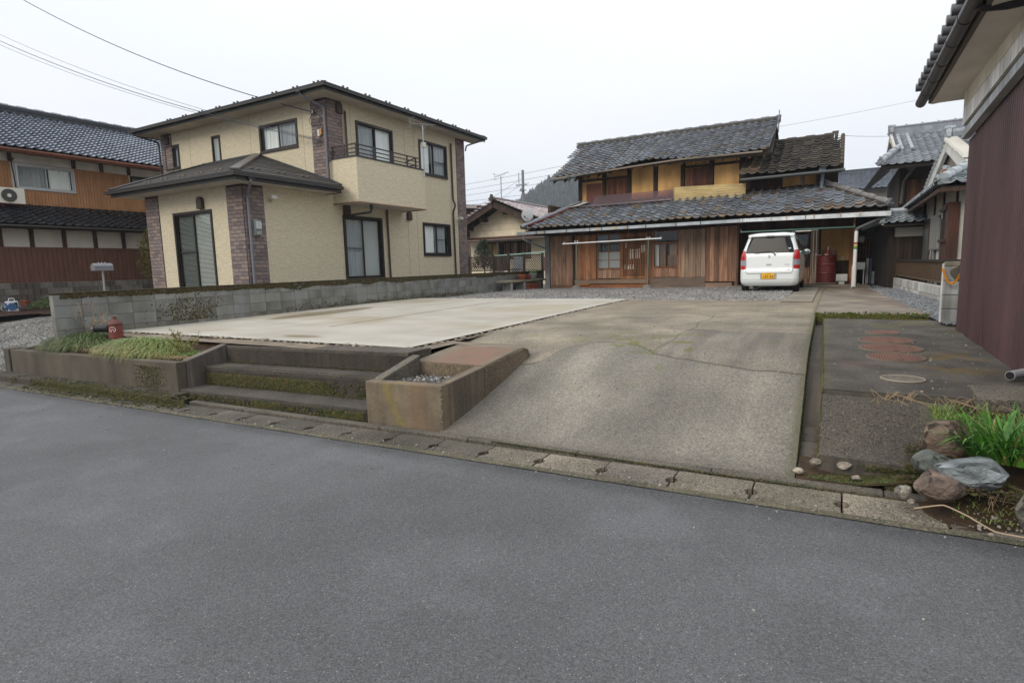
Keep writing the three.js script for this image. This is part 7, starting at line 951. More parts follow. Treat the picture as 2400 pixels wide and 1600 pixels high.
{ // block pillar with a yellow chain
  const w = thing('block_pillar', 'pale concrete block pillar at the far end of the corrugated building', 'pillar', P(1.5, -.9, 9.8)), r = rngOf(141), ms = [0x8d8f90, 0x858783, 0x939596].map(c => tmat(c, T.streak, .9, T.rough, .003));
  for (let k = 0; k < 4; k++) part(w, 'block', bxr(1.27, 1.66, -.905 + k * .193, -.905 + (k + 1) * .193 - .006, 9.75, 9.87, .008), ms[k % 3]); part(w, 'block', bxr(1.66, 2.05, -.905, -.14, 9.76, 9.86, .008), ms[1]); part(w, 'cap', panelD(9.745, [[1.27, -.135], [1.66, -.135], [1.66, -.075], [1.3, -.075], [1.28, -.085], [1.27, -.1]], .13, [], .01), tmat(0x7e7a6c, T.streak, .9));
  part(w, 'mortar_strip', bx(1.262, 1.27, -.9, -.1, 9.755, 9.865), tmat(0xc9cacb, T.mottle, .8)); part(w, 'damp_stain', panelD(9.747, (() => { const p = []; for (let i = 0; i < 20; i++) { const a = i / 20 * 6.283; p.push([1.49 + .15 * Math.cos(a) * (1 + .1 * Math.sin(3 * a)), -.24 + .11 * Math.sin(a)]); } return p; })(), .003), tmat(0x55524a, T.mottle, .95));
  const ch = thing('chain', 'yellow plastic chain hanging in a loop from the block pillar', 'chain', P(1.37, -.2, 9.7)), cm = mat(0xd98f14, .5), cv = new THREE.CatmullRomCurve3([P(1.25, -.165, 9.7), P(1.27, -.235, 9.69), P(1.31, -.335, 9.68), P(1.345, -.37, 9.67), P(1.385, -.345, 9.66), P(1.425, -.25, 9.6), P(1.45, -.15, 9.5), P(1.46, -.06, 9.4)].map(p => p)), pts = cv.getSpacedPoints(38), lg = new THREE.TorusGeometry(.0135, .0048, 6, 12); lg.scale(1, 1.35, 1);
  for (let i = 0; i < 38; i++) { const d = pts[i + 1].clone().sub(pts[i]).normalize(), g = lg.clone(); g.rotateY(i % 2 ? Math.PI / 2 + .4 : .4); g.applyQuaternion(new THREE.Quaternion().setFromUnitVectors(new THREE.Vector3(0, 1, 0), d)); const m = pts[i].clone().lerp(pts[i + 1], .5); g.translate(m.x, m.y, m.z); part(ch, 'chain_link', g, cm); }
}
const wl = D => 1.76 - .045 * (D - 13.47);          // line of the neighbour's wall and fence
{
  const w = thing('low_block_wall', 'low white block wall carrying the brown slat fence on the right', 'wall', P(1.6, -.9, 15)), r = rngOf(151), ang = Math.atan(.045), ms = [0xc4c3be, 0xb6b4ae, 0xcfcfcc, 0xa8a59c].map(c => tmat(c, T.streak, .92)), md = [0x5d5a52, 0x67635a].map(c => tmat(c, T.streak, .95)), g = muv(new RoundedBoxGeometry(.12, .188, .388, 1, .006));
  const pc = new Pieces(w, 'block'); for (let c = 0; c < 2; c++) for (let k = 0; k < 31; k++) { const D = 10.0 + k * .4 + (c ? .2 : 0); pc.add(w, g, D > 20.6 ? md[k % 2] : ms[Math.floor(r() * 4)], TM(wl(D) + .06, -.675 - c * .195, D, 0, ang, 0)); } pc.flush(); part(w, 'footing', prism([P(wl(9.9) + .1, -.95, 9.9), P(wl(22.6) + .1, -.95, 22.6), P(wl(22.6) + .1, -.6, 22.6), P(wl(9.9) + .1, -.6, 9.9)], .06), M.concDark);
  const f = thing('slat_fence', 'brown metal slat fence standing on the low white block wall', 'fence', P(1.6, -.5, 15)), br = mat(0x5a442c, .6), br2 = mat(0x33261a, .6), bk = mat(0x2a221a, .6), yl = mat(0xb08328, .5);
  const ln = (h, w2, hh, m, n, o = .06) => part(f, n, beam(P(wl(9.9) + o, h, 9.9), P(wl(23.5) + o, h, 23.5), w2, hh), m); ln(-.085, .05, .05, bk, 'top_rail'); ln(-.5, .04, .035, mat(0x5a4a34, .6), 'bottom_rail');
  for (let D = 10.1, i = 0; D < 23.4; D += .07, i++) { const y = D > 10.42 && D < 10.72; const g2 = bx(-.006, .006, -.49, -.11, -.014, .014); g2.rotateY(ang); g2.translate(wl(D) + .06, 0, -D); part(f, 'slat', g2, y ? yl : i % 2 ? br : br2); } for (let D = 10; D < 23.6; D += 1.95) part(f, 'fence_post', bx(wl(D) + .08, wl(D) + .12, -.6, -.08, D - .02, D + .02), bk);
  solo('plank', 'white plank lying on the ground behind the slat fence', 'plank', beam(P(wl(14.5) + .25, -.56, 14.5), P(wl(13.1) + .25, -.555, 13.1), .12, .03), M.white, P(1.9, -.55, 13.8));
}
{ // single-storey house with the plaster gable on the right
  const H = thing('gate_house', 'single-storey traditional house with white plaster gable behind the slat fence', 'house', P(3, -1, 18)), r = rngOf(161), pm = tmat(0x33271f, T.wood, .9), pl = tmat(0xa9a79f, T.plaster, .95), tl = [0x8d969b, 0x7f888d, 0x99a1a5, 0x747c80].map(c => tmat(c, T.tile, .5)), tt = mat(0x231c16, .95), WX = 2.25;
  part(H, 'wall', [panelX(WX + .0, [[15.1, -.95], [20.6, -.95], [20.6, 1.55], [15.1, 1.55]].map(([d, h]) => [d, h]), .12), bx(WX - .12, 7, -.95, 1.55, 15.0, 15.1)], pl); // plaster
  const F = (d0, d1, h0, h1, o, m, n) => part(H, n, bx(WX - .12 - o, WX - .12, h0, h1, d0, d1), m);
  F(15.1, 20.6, -.95, .02, .015, tmat(0x8f8c84, T.plaster, .95), 'wall'); for (const d of [15.15, 16.9, 18.35, 20.2, 20.55]) F(d - .06, d + .06, -.95, 1.55, .03, pm, 'post'); F(15.1, 20.6, .93, 1.0, .028, pm, 'beam'); 
  const pq = (d0, d1, h0, h1, m, n, o = .045) => F(d0, d1, h0, h1, o, m, n);
  pq(18.9, 20.1, -.9, .9, tmat(0x4a3a2e, T.wood, .9), 'door'); pq(19.0, 20.0, -.1, .75, tmat(0x5f6260, T.mottle, .5), 'door_panel', .05); pq(18.45, 20.2, .86, 1.0, dkc(), 'beam', .05);
  function dkc() { return mat(0x1f1813, .9); }
  const wn = part(H, 'barred_window', [bx(WX - .24, WX - .14, .16, .2, 15.9, 18.1), bx(WX - .24, WX - .14, .95, .99, 15.9, 18.1), bx(WX - .24, WX - .2, .2, .95, 16.9, 16.98)], M.alu); const bars = []; for (let d = 17.0; d < 18.1; d += .09) bars.push(bx(WX - .24, WX - .225, .2, .95, d, d + .016)); part(wn, 'bar', bars, M.alu); part(wn, 'pane', bx(WX - .14, WX - .125, .2, .95, 15.9, 18.1), phys({ color: 0x3c4244, roughness: .15, clearcoat: 1 })); part(H, 'white_panel', bx(WX - .17, WX - .13, -.9, .14, 16.0, 17.3), tmat(0xbdbcb6, T.plaster, .9)); part(H, 'downpipe', rod(P(WX - .2, -.9, 17.5), P(WX - .2, .15, 17.5), .04, 8), M.pipeGrey);
  const bw = part(H, 'wooden_bay', [bx(WX - .3, WX - .1, -.95, 1.1, 14.95, 15.85)], tmat(0x44291e, T.wood, .85)); part(bw, 'bay_window', bx(WX - .31, WX - .3, .35, .95, 15.05, 15.75), phys({ color: 0x53595c, roughness: .2, clearcoat: 1 })); part(bw, 'bay_frame', [bx(WX - .34, WX - .3, .3, .36, 15, 15.85), bx(WX - .34, WX - .3, .95, 1.02, 15, 15.85), bx(WX - .34, WX - .3, .36, .95, 15.3, 15.36)], pm);
  // hipped lower roof, plaster gable above
  const eh = 1.38, hh = 2.02, EX = 1.75, GX = 2.62, D0 = 14.55, D1 = 24.9, DM = 20;
  const roof = part(H, 'roof', [prism([P(EX, eh, D1), P(EX, eh, D0), P(GX, hh, D0 + 2.6), P(GX, hh, D1 - 1.5)], .1), prism([P(EX, eh, D0), P(8, eh, D0), P(8, hh, D0 + 2.6), P(GX, hh, D0 + 2.6)], .1), prism([P(GX - .1, hh, D0 + 2.6), P(8, hh, D0 + 2.6), P(8, 3.05, DM), P(GX - .1, 3.05, DM)], .08), prism([P(8, hh, D1 - 1.4), P(GX - .1, hh, D1 - 1.4), P(GX - .1, 3.05, DM), P(8, 3.05, DM)], .08)], tt);
  const pc = new Pieces(H, 'roof_tile', 300), rc = new Pieces(H, 'ridge_tile', 120); const tile = (A, u, v, W, L, ins, seed, w = .27) => tileRoof(pc, roof, { A, u, v, W, L, w, mats: tl, seed, jit: .004, inside: ins });
  const vS = P(GX, hh, 0).sub(P(EX, eh, 0)); tile(P(EX - .05, eh + .03, D1), vdir(0, 0, -1), vS, D1 - D0, vS.length(), (a, b) => a < D1 - D0 - 2.6 * b / vS.length(), 31); const vF = P(0, hh, 2.6).sub(P(0, eh, 0)); tile(P(EX, eh + .03, D0 - .03), vdir(1, 0, 0), vF, 3, vF.length(), (a, b) => a > .87 * b / vF.length(), 32); const vM = P(0, 3.05, DM).sub(P(0, hh, D0 + 2.6)); tile(P(GX - .15, hh + .06, D0 + 2.58), vdir(1, 0, 0), vM, 2.4, vM.length(), null, 33);
  ridge(roof, rc, P(EX + .05, eh + .06, D0 + .1), P(GX + .05, hh + .02, D0 + 2.6), { w: .2, h: .13, layers: 2, mat: tl[1], capMat: tl[2], cap: .1, step: .3 }); ridge(roof, rc, P(EX + .12, eh + .1, D1 - .1), P(EX + .12, eh + .1, D0 + .6), { w: .16, h: .1, layers: 2, mat: tl[1], capMat: tl[2], cap: .07, step: .42 }); ridge(roof, rc, P(GX - .05, 3.06, DM), P(7.5, 3.06, DM), { w: .3, h: .26, layers: 4, mat: tl[3], capMat: tl[1], cap: .1, step: .3 });
  endTile(roof, P(EX + .12, eh + .32, D0 + .45), vdir(-.5, .1, -1), .17, tl[0]); endTile(roof, P(GX - .12, 3.3, DM), vdir(-1, 0, 0), .24, tl[0]); part(roof, 'orange_disc', new THREE.CylinderGeometry(.045, .045, .02, 14).rotateX(Math.PI / 2).translate(EX + .07, eh + .33 + EY, -(D0 + .30)), mat(0x8a4c2c, .8));
  const wp = tmat(0xd8d6d0, T.plaster, .9); part(roof, 'gable_wall', prism([P(GX, hh, D1 - 1.5), P(GX, hh, D0 + 2.6), P(GX, 3.02, DM)], .1), tmat(0x8c877d, T.plaster, .95)); for (const [a, b] of [[D0 + 2.35, DM], [D1 - 1.1, DM]]) part(roof, 'bargeboard', beam(P(GX - .12, hh - .0, a), P(GX - .12, 3.0, b), .09, .3), wp);
  for (const [a] of [[D0 + 2.3], [D1 - 1.05]]) { const n = 12; const gs = []; for (let i = 0; i < n; i++) { const t = (i + .5) / n; gs.push(bx(GX - .22, GX + .06, lerp(hh + .17, 3.12, t), lerp(hh + .17, 3.12, t) + .1, lerp(a, DM, t) - .07, lerp(a, DM, t) + .07)); } gs.forEach(g => part(roof, 'verge_tile', g, a < DM ? wp : tl[3])); }
  part(roof, 'eave_trim', [bx(EX - .03, EX + .04, eh - .1, eh - .02, D0, D1), bx(EX, 7, eh - .1, eh - .02, D0 - .02, D0 + .04)], tmat(0x3a2c22, T.wood, .9)); pc.flush(); rc.flush();
}
{ // black boarded outhouse across the passage
  const H = thing('boarded_outhouse', 'black boarded outhouse with a white plaster band and small tiled roof', 'building', P(1.7, -.9, 20.5)), r = rngOf(171), D = 20.3, bm = [0x2b221d, 0x332822, 0x261e1a].map(c => tmat(c, T.wood, .9)), x0 = 1.36, x1 = 2.16, pl = tmat(0xb9b6ac, T.plaster, .95), pm = tmat(0x1f1813, T.wood, .9);
  part(H, 'wall', [bx(x0, x1 + .1, -.9, 1.0, D + .02, D + .12), prism([P(x0, -.9, D + .1), P(x0, 1.0, D + .1), P(1.13, 1.05, 23.6), P(1.13, -.9, 23.6)].reverse(), .08)], bm[2]); for (let i = 0; i < 8; i++) part(H, 'board', bx(x0 + .02 + i * .098, x0 + .02 + i * .098 + .088, -.88, .58, D - .01 - .006 * (i % 2), D + .02), bm[i % 3]); for (let i = 0; i < 9; i++) { const t0 = i / 9, t1 = (i + .9) / 9, q = t => [lerp(x0, 1.13, t), lerp(D + .1, 23.6, t)]; const [a, b] = q(t0), [c, d] = q(t1); part(H, 'board', prism([P(a - .02, -.88, b), P(a - .02, .6, b), P(c - .02, .62, d), P(c - .02, -.88, d)].reverse(), .02), bm[i % 3]); }
  part(H, 'plaster_band', bx(x0 + .06, x1 - .02, .6, .86, D - .0, D + .02), pl); for (let i = 0; i < 3; i++) { const t0 = .08 + i * .3, t1 = t0 + .25; part(H, 'plaster_band', prism([P(lerp(x0, 1.13, t0) - .03, .63, lerp(D + .1, 23.6, t0)), P(lerp(x0, 1.13, t0) - .03, .88, lerp(D + .1, 23.6, t0)), P(lerp(x0, 1.13, t1) - .03, .92, lerp(D + .1, 23.6, t1)), P(lerp(x0, 1.13, t1) - .03, .66, lerp(D + .1, 23.6, t1))].reverse(), .02), pl); } part(H, 'post', [bx(x0 - .05, x0 + .06, -.9, .95, D - .03, D + .05), bx(x1 - .04, x1 + .08, -.9, 1.1, D - .04, D + .05)], pm);
  const tl = [0x8f979b, 0x7f878b, 0x9ba2a6].map(c => tmat(c, T.tile, .45)), roof = part(H, 'roof', prism([P(1.1, .93, 19.75), P(2.3, .93, 19.75), P(2.3, 1.2, 20.6), P(1.25, 1.2, 20.6)], .06), mat(0x201a15, .9)), pc = new Pieces(H, 'roof_tile'), rc = new Pieces(H, 'ridge_tile'); tileRoof(pc, roof, { A: P(1.05, .95, 19.72), u: vdir(1, 0, 0), v: vdir(0, .27, .85), W: 1.2, L: .8, w: .2, ex: .26, mats: tl, seed: 41, jit: .005 }); ridge(roof, rc, P(1.3, 1.2, 20.6), P(2.3, 1.2, 20.6), { w: .2, h: .16, layers: 3, mat: tl[1], capMat: tl[2], cap: .08 }); ridge(roof, rc, P(1.08, .98, 19.8), P(.75, .95, 23.5), { w: .14, h: .06, layers: 1, mat: tl[1], capMat: tl[0], cap: .06 }); pc.flush(); rc.flush();
  // passage clutter
  const bd = thing('dark_passage', 'dark timber wall with lattice at the end of the passage beside the wooden house', 'wall', P(.9, -.9, 24)); part(bd, 'boards', [bx(.3, 1.3, -.95, 1.6, 24.2, 24.3)], bm[2]); part(bd, 'lattice', (() => { const gs = []; for (let x = .5; x < .95; x += .09) gs.push(bx(x, x + .03, .0, .75, 24.15, 24.2)); for (const h of [.05, .35, .7]) gs.push(bx(.48, .98, h, h + .03, 24.14, 24.19)); return gs; })(), tmat(0x5a3a28, T.wood, .9)); part(bd, 'posts', [bx(1.0, 1.06, -.95, .75, 23.2, 23.26), bx(.32, .4, -.9, 1.5, 23.0, 23.1)], mat(0x3a4144, .8));
  solo('lantern', 'pale round lantern hanging in the dark passage', 'lantern', (() => { const g = new THREE.SphereGeometry(.1, 16, 12); g.scale(1, 1.15, 1); g.translate(.66, .62 + EY, -22.2); return g; })(), mat(0xb8afa6, .8), P(.66, .62, 22.2));
  for (const [x, d, h0, h1, c, l] of [[.85, 22, -.82, -.0, 0x8f979a, 'tall grey plank standing in the passage nearest the white pipe'], [.95, 22.2, -.82, 0, 0x5d6b78, 'bluish plank standing in the passage behind the grey one'], [1.02, 22, -.82, -.42, 0x7d8488, 'short grey plank standing in the passage']]) solo('plank', l, 'plank', bx(x - .035, x + .035, h0, h1, d, d + .04), tmat(c, T.wood, .9), P(x, h0, d)); solo('grey_box', 'grey box on legs just behind the white drain pipe', 'box', [bxr(.5, .78, -.35, -.12, 21.6, 21.9, .01), bx(.52, .55, -.82, -.35, 21.65, 21.68), bx(.73, .76, -.82, -.35, 21.65, 21.68)], tmat(0x8a8d8d, T.mottle, .8), P(.64, -.82, 21.7));
}
{ // big house behind, and roof farther off
  const H = thing('large_house', 'large two-storey house with pale grey tiles and a tall smooth ridge behind the gable', 'house', P(5, -1, 33)), tl = [0x8e939b, 0x868b93, 0x999ea6, 0x7d828a].map(c => tmat(c, T.tile, .4)), dk = tmat(0x2b2019, T.wood, .9), bo = [0x5a3a27, 0x6a4630, 0x4c3122].map(c => tmat(c, T.wood, .9)), pl = tmat(0xb8b6ae, T.plaster, .95);
  part(H, 'wall', [bx(2.2, 9, -1, 3.9, 30.6, 30.8), bx(2.2, 2.4, -1, 3.9, 30.8, 38)], dk); for (let i = 0; i < 9; i++) part(H, 'board', bx(2.5 + i * .16, 2.5 + i * .16 + .15, 2.35, 3.3, 30.56, 30.6), bo[i % 3]); part(H, 'window', [bx(3.95, 5.4, 2.6, 3.3, 30.55, 30.6)], phys({ color: 0x2d3538, roughness: .15, clearcoat: 1 })); part(H, 'post', [bx(3.85, 3.95, 2.2, 3.6, 30.53, 30.6), bx(2.2, 2.32, 2, 3.8, 30.52, 30.6)], dk); part(H, 'downpipe', tube([P(2.5, 3.7, 29.2), P(2.5, 3.5, 29.3), P(2.35, 3.2, 30.3), P(2.3, 2.3, 30.4)], .06, 8, 30), mat(0x4e4a46, .6)); part(H, 'rain_head', bxr(2.38, 2.62, 3.55, 3.75, 29.1, 29.3, .02), mat(0x57534f, .6)); part(H, 'hanging_rod', rod(P(3.2, 3.42, 29.8), P(4.6, 3.5, 29.8), .02, 6), M.alu);
  const eh = 3.72, gh = 4.55, rh = 5.75, roof = part(H, 'roof', [prism([P(1.4, eh, 28.9), P(9, eh, 28.9), P(9, rh, 34), P(2.1, rh, 34), P(2.1, gh, 31)], .12), prism([P(1.0, eh - .1, 38), P(1.4, eh, 28.9), P(2.1, gh, 31), P(2.1, gh, 37)], .12)], mat(0x241d18, .95));
  const pc = new Pieces(H, 'roof_tile', 300), rc = new Pieces(H, 'ridge_tile', 120), v = P(0, rh, 34).sub(P(0, eh, 28.9)); tileRoof(pc, roof, { A: P(1.4, eh + .04, 28.86), u: vdir(1, 0, 0), v, W: 4.3, L: v.length() - .1, w: .29, ex: .27, mats: tl, seed: 51, jit: .004, inside: (a, b) => a > .33 * Math.min(b, 2.2) - .1 });
  part(roof, 'ridge', [bx(2.05, 9, rh - .05, rh + .42, 33.9, 34.15)], tmat(0x7e838b, T.mottle, .5)); part(roof, 'ridge_band', [bx(2.0, 9, rh - .06, rh + .02, 33.84, 34.2), bx(2.0, 9, rh + .4, rh + .46, 33.86, 34.18)], tl[0]); for (let x = 2.6; x < 6; x += .62) part(roof, 'ridge_knob', new THREE.SphereGeometry(.06, 8, 6).translate(x, rh + .48 + EY, -34), tl[2]); endTile(roof, P(2.0, rh + .3, 34), vdir(-1, 0, -.2), .3, tl[1]); ridge(roof, rc, P(1.42, eh + .06, 28.95), P(2.15, gh + .08, 31.1), { w: .26, h: .2, layers: 3, mat: tl[3], capMat: tl[0], cap: .12, step: .32 }); endTile(roof, P(1.4, eh + .25, 28.85), vdir(-.4, 0, -1), .2, tl[3]);
  for (const x of [2.25, 2.62]) ridge(roof, rc, P(x, gh - .12 + .15, 30.7), P(x, rh + .0, 33.8), { w: .1, h: .04, layers: 1, mat: tl[1], capMat: tl[2], cap: .07, step: .34 });
  part(roof, 'gable_wall', prism([P(2.1, gh, 37), P(2.1, gh, 31), P(2.1, rh - .1, 34)], .08), tmat(0x6f6a60, T.plaster, .95)); part(roof, 'bargeboard', [beam(P(2.0, gh, 30.8), P(2.0, rh, 34), .1, .3), beam(P(2.0, gh, 37.2), P(2.0, rh, 34), .1, .3)], pl); pc.flush(); rc.flush();
  const F = thing('tiled_house', 'distant grey tiled roof between the wooden house and the large house', 'house', P(0, -1, 47)), fr = part(F, 'roof', prism([P(-3, 4.35, 44), P(4, 4.35, 44), P(4, 5.85, 47.5), P(-3, 5.85, 47.5)], .1), mat(0x3a3c42, .9)), fp = new Pieces(F, 'roof_tile', 300), vF = P(0, 5.85, 47.5).sub(P(0, 4.35, 44)); tileRoof(fp, fr, { A: P(-1.6, 4.4, 44), u: vdir(1, 0, 0), v: vF, W: 4.4, L: vF.length(), w: .3, ex: .28, mats: [0x5f6672, 0x6a717c, 0x565d68].map(c => tmat(c, T.tile, .35)), seed: 61, jit: .004 }); fp.flush(); part(F, 'ridge', [bx(-3, 4, 5.8, 6.05, 47.4, 47.65), bx(-3, 4, 6.05, 6.12, 47.36, 47.69)], tmat(0x4d525a, T.tile, .5)); part(F, 'wall', bx(-2.6, 3.6, -1, 4.5, 44.8, 45), pl);
}
// ---------------------------------------------------------------- behind: cream gabled house, fence, pole, mountain
{
  const H = thing('cream_house', 'small single-storey cream house with a gable and tiled roof behind the block wall', 'house', P(-17, -1, 31)), D = 30, sid = tmat(0xe4dac2, T.plaster, .85), wood = tmat(0x3c2d25, T.wood, .85), tl = [0x9a8f8f, 0xa59a99, 0x8b8182, 0xada4a4].map(c => tmat(c, T.tile, .5));
  part(H, 'wall', [panelD(D, [[-19.7, -1], [-14.0, -1], [-14.0, 2.2], [-17.35, 3.6], [-19.7, 2.35]], .12), bx(-19.7, -19.5, -1, 2.3, D + .12, 38), bx(-14.2, -14, -1, 2.2, D + .12, 38)], sid); const sj = []; for (const h of [.35, .8, 1.9, 2.25, 2.6, 2.95, 3.25]) sj.push(bx(-19.7 + Math.max(0, (h - 2.35) * 1.9), -14.0 - Math.max(0, (h - 2.2) * 2.4), h - .006, h + .006, D - .004, D)); part(H, 'siding_joint', sj, mat(0xa59a78, .9));
  part(H, 'gable_vent', [bx(-17.35, -16.95, 3.12, 3.36, D - .03, D)], mat(0x2a211d, .9)); part(H, 'vent_grille', [0, 1, 2, 3].map(i => bx(-17.32 + i * .1, -17.29 + i * .1, 3.13, 3.35, D - .05, D - .03)), wood);
  const pk = [-17.4, 3.82], roof = part(H, 'roof', [prism([P(pk[0], pk[1], 28.9), P(-13.6, 2.2, 28.9), P(-13.6, 2.2, 39), P(pk[0], pk[1], 39)], .1), prism([P(pk[0], pk[1], 39), P(-20.1, 2.5, 39), P(-20.1, 2.5, 28.9), P(pk[0], pk[1], 28.9)], .1)], mat(0x2d2622, .9)), pc = new Pieces(H, 'roof_tile', 300), rc = new Pieces(H, 'ridge_tile', 100); const vR = P(pk[0], pk[1], 0).sub(P(-13.6, 2.2, 0)); tileRoof(pc, roof, { A: P(-13.55, 2.26, 28.85), u: vdir(0, 0, 1), v: vR, W: 10.2, L: vR.length(), mats: tl, seed: 71, jit: .004 });
  part(roof, 'bargeboard', [beam(P(-17.4, 3.58, 28.95), P(-13.7, 2.02, 28.95), .08, .24), beam(P(-17.4, 3.58, 28.95), P(-20.05, 2.3, 28.95), .08, .24)], wood); ridge(roof, rc, P(-17.4, 3.84, 28.85), P(-17.4, 3.84, 39), { w: .26, h: .16, layers: 3, mat: tmat(0x6a6563, T.tile, .7), capMat: tl[2], cap: .09, step: .28 }); endTile(roof, P(-17.4, 4.02, 28.8), vdir(0, 0, -1), .2, tmat(0x4d4644, T.tile, .7)); const vt = []; for (let i = 0; i < 11; i++) { const t = (i + .5) / 11; vt.push(bx(lerp(-17.4, -20.1, t) - .12, lerp(-17.4, -20.1, t) + .12, lerp(3.86, 2.54, t), lerp(3.86, 2.54, t) + .07, 28.84, 29.2)); } vt.forEach(g => part(roof, 'verge_tile', g, tl[0])); pc.flush(); rc.flush();
  part(H, 'awning', [prism([P(-20, 1.62, 28.8), P(-14, 1.62, 28.8), P(-14, 1.86, 29.95), P(-20, 1.86, 29.95)], .05)], tmat(0x8c6a58, T.rust, .8)); part(H, 'awning_gutter', rod(P(-20, 1.6, 28.75), P(-14, 1.62, 28.75), .05, 8), mat(0x5d5048, .6)); part(H, 'purlin_end', [bx(-18.6, -18.4, 2.75, 2.95, 29.2, 30), bx(-19.6, -19.45, 2.3, 2.5, 29.2, 30), bx(-20.0, -19.75, 1.9, 2.3, 29, 30), bx(-15.6, -15.4, 2.6, 2.8, 29.2, 30)], wood); part(H, 'awning_post', bx(-17.2, -17.1, -1, 1.6, 28.9, 29), mat(0x4a433c, .8));
  part(H, 'window', [bx(-18.7, -15.55, .5, 1.5, D - .03, D + .05)], M.dark); part(H, 'curtain', [curtainGeo('D', D, -17.3, -16.4, .52, 1.46, .04, 3, .03), curtainGeo('D', D, -16.2, -15.6, .52, 1.46, .04, 5, .03)], tmat(0x8a7568, T.streak, .95)); part(H, 'board_panel', [bx(-18.65, -17.65, .5, 1.46, D - .05, D - .03)], tmat(0xa08a5e, T.plaster, .9)); part(H, 'window_frame', [bx(-18.72, -15.5, 1.46, 1.54, D - .06, D), bx(-18.15, -18.1, .5, 1.46, D - .06, D - .05), bx(-16.35, -16.25, .5, 1.5, D - .05, D)], wood);
  const f = thing('lattice_fence', 'dark wooden lattice fence behind the far end of the block wall', 'fence', P(-14, -.5, 25)), fw = tmat(0x4d443c, T.wood, .9), lat = (x0, x1) => { const gs = []; for (let s = -1; s <= 1; s += 2) for (let c = x0 - .8; c < x1 + .8; c += .125) { const p = []; const a = s > 0 ? [c, -.12] : [c, .55], b = s > 0 ? [c + .67, .55] : [c + .67, -.12]; const xa = Math.max(a[0], x0), xb = Math.min(b[0], x1); if (xb - xa < .03) continue; const h = x => lerp(a[1], b[1], (x - a[0]) / (b[0] - a[0])); gs.push(beam(P(xa, h(xa), 25 + .012 * s), P(xb, h(xb), 25 + .012 * s), .014, .03)); } return gs; };
  part(f, 'lattice', lat(-16.6, -15.1), fw); part(f, 'lattice', lat(-14.2, -13.35), fw); part(f, 'lattice', lat(-13.35, -12.4), fw); part(f, 'board_panel', [0, 1, 2, 3, 4].map(i => bx(-15.08 + i * .17, -14.92 + i * .17, -.14, .6, 24.98, 25.0)), fw); part(f, 'rail', [bx(-16.6, -12.3, .55, .6, 24.97, 25.04), bx(-16.6, -12.3, -.15, -.11, 24.97, 25.04)], fw); for (const x of [-16.6, -15.1, -14.22, -13.35, -12.35]) part(f, 'fence_post', bx(x - .05, x + .05, -.6, .66, 24.95, 25.05), fw);
  part(thing('clothesline', 'pale pole and white cloths hanging behind the lattice fence', 'clothesline', P(-14, -.5, 26.5)), 'pole', rod(P(-16, .62, 26), P(-12.6, .72, 26), .03, 8), mat(0x9fc4bc, .5)); { const t = scene.children[scene.children.length - 1]; part(t, 'cloth', curtainGeo('D', 26.2, -14.6, -13.9, -.3, .55, 0, 2), mat(0xc9d3de, .9)); part(t, 'cloth', curtainGeo('D', 26.3, -12.9, -12.75, -.2, .5, 0, 2), mat(0x8e2f3a, .9), 'dark red cloth'); part(t, 'cloth', curtainGeo('D', 26.3, -15.8, -15.2, -.3, .3, 0, 2), mat(0xd8dadd, .9)); part(t, 'prop', bx(-15.9, -15.85, -1, .62, 25.98, 26.02), M.alu); part(t, 'prop', bx(-12.7, -12.65, -1, .7, 25.98, 26.02), M.alu); part(t, 'white_box', [bxr(-14.25, -13.75, -.2, -.02, 25.3, 25.5, .02), bxr(-15.1, -14.75, -.2, -.08, 25.3, 25.5, .02)], M.white); }
  const t = thing('bush', 'small dark green bush over the lattice fence beside the beige house', 'bush', P(-16, -1, 25.6)); part(t, 'trunk', [rod(P(-16, -1.1, 25.6), P(-16, .9, 25.6), .05, 7, .02), rod(P(-16, .0, 25.6), P(-15.7, .8, 25.5), .025, 6, .01), rod(P(-16, .0, 25.6), P(-16.3, .8, 25.7), .025, 6, .01)], mat(0x3d3024, .95)); part(t, 'crown', leafCloud(2600, 181, r => { const a = r() * 6.28, h = r(), q = .62 * Math.sqrt(r()) * (1 - .75 * Math.pow(h, 1.6)) * (.75 + .5 * fbm(a * 1.5, h * 6, 99, 99, 2)); return P(-16.05 + Math.cos(a) * q, .05 + 1.4 * h, 25.6 + Math.sin(a) * q); }, .035, .1), leafMat(0x33462a));
  const dh = thing('dark_house', 'dark brown boarded building behind the beige house', 'building', P(-23, -1, 34)), dkw = tmat(0x4d4440, T.wood, .9); part(dh, 'wall', panelD(33.4, [[-26, -1], [-20.3, -1], [-20.3, 4.0], [-26, 4.5]], .2), dkw); part(dh, 'roof', beam(P(-26.5, 4.75, 33.5), P(-19.6, 3.98, 33.5), 1.5, .1), mat(0x6a5148, .8)); part(dh, 'eave_trim', beam(P(-26.5, 4.62, 32.72), P(-20.9, 4.05, 32.72), .04, .22), mat(0x8d8986, .7)); part(dh, 'white_panel', bx(-20.9, -20.3, 3.2, 3.9, 33.36, 33.4), M.white);
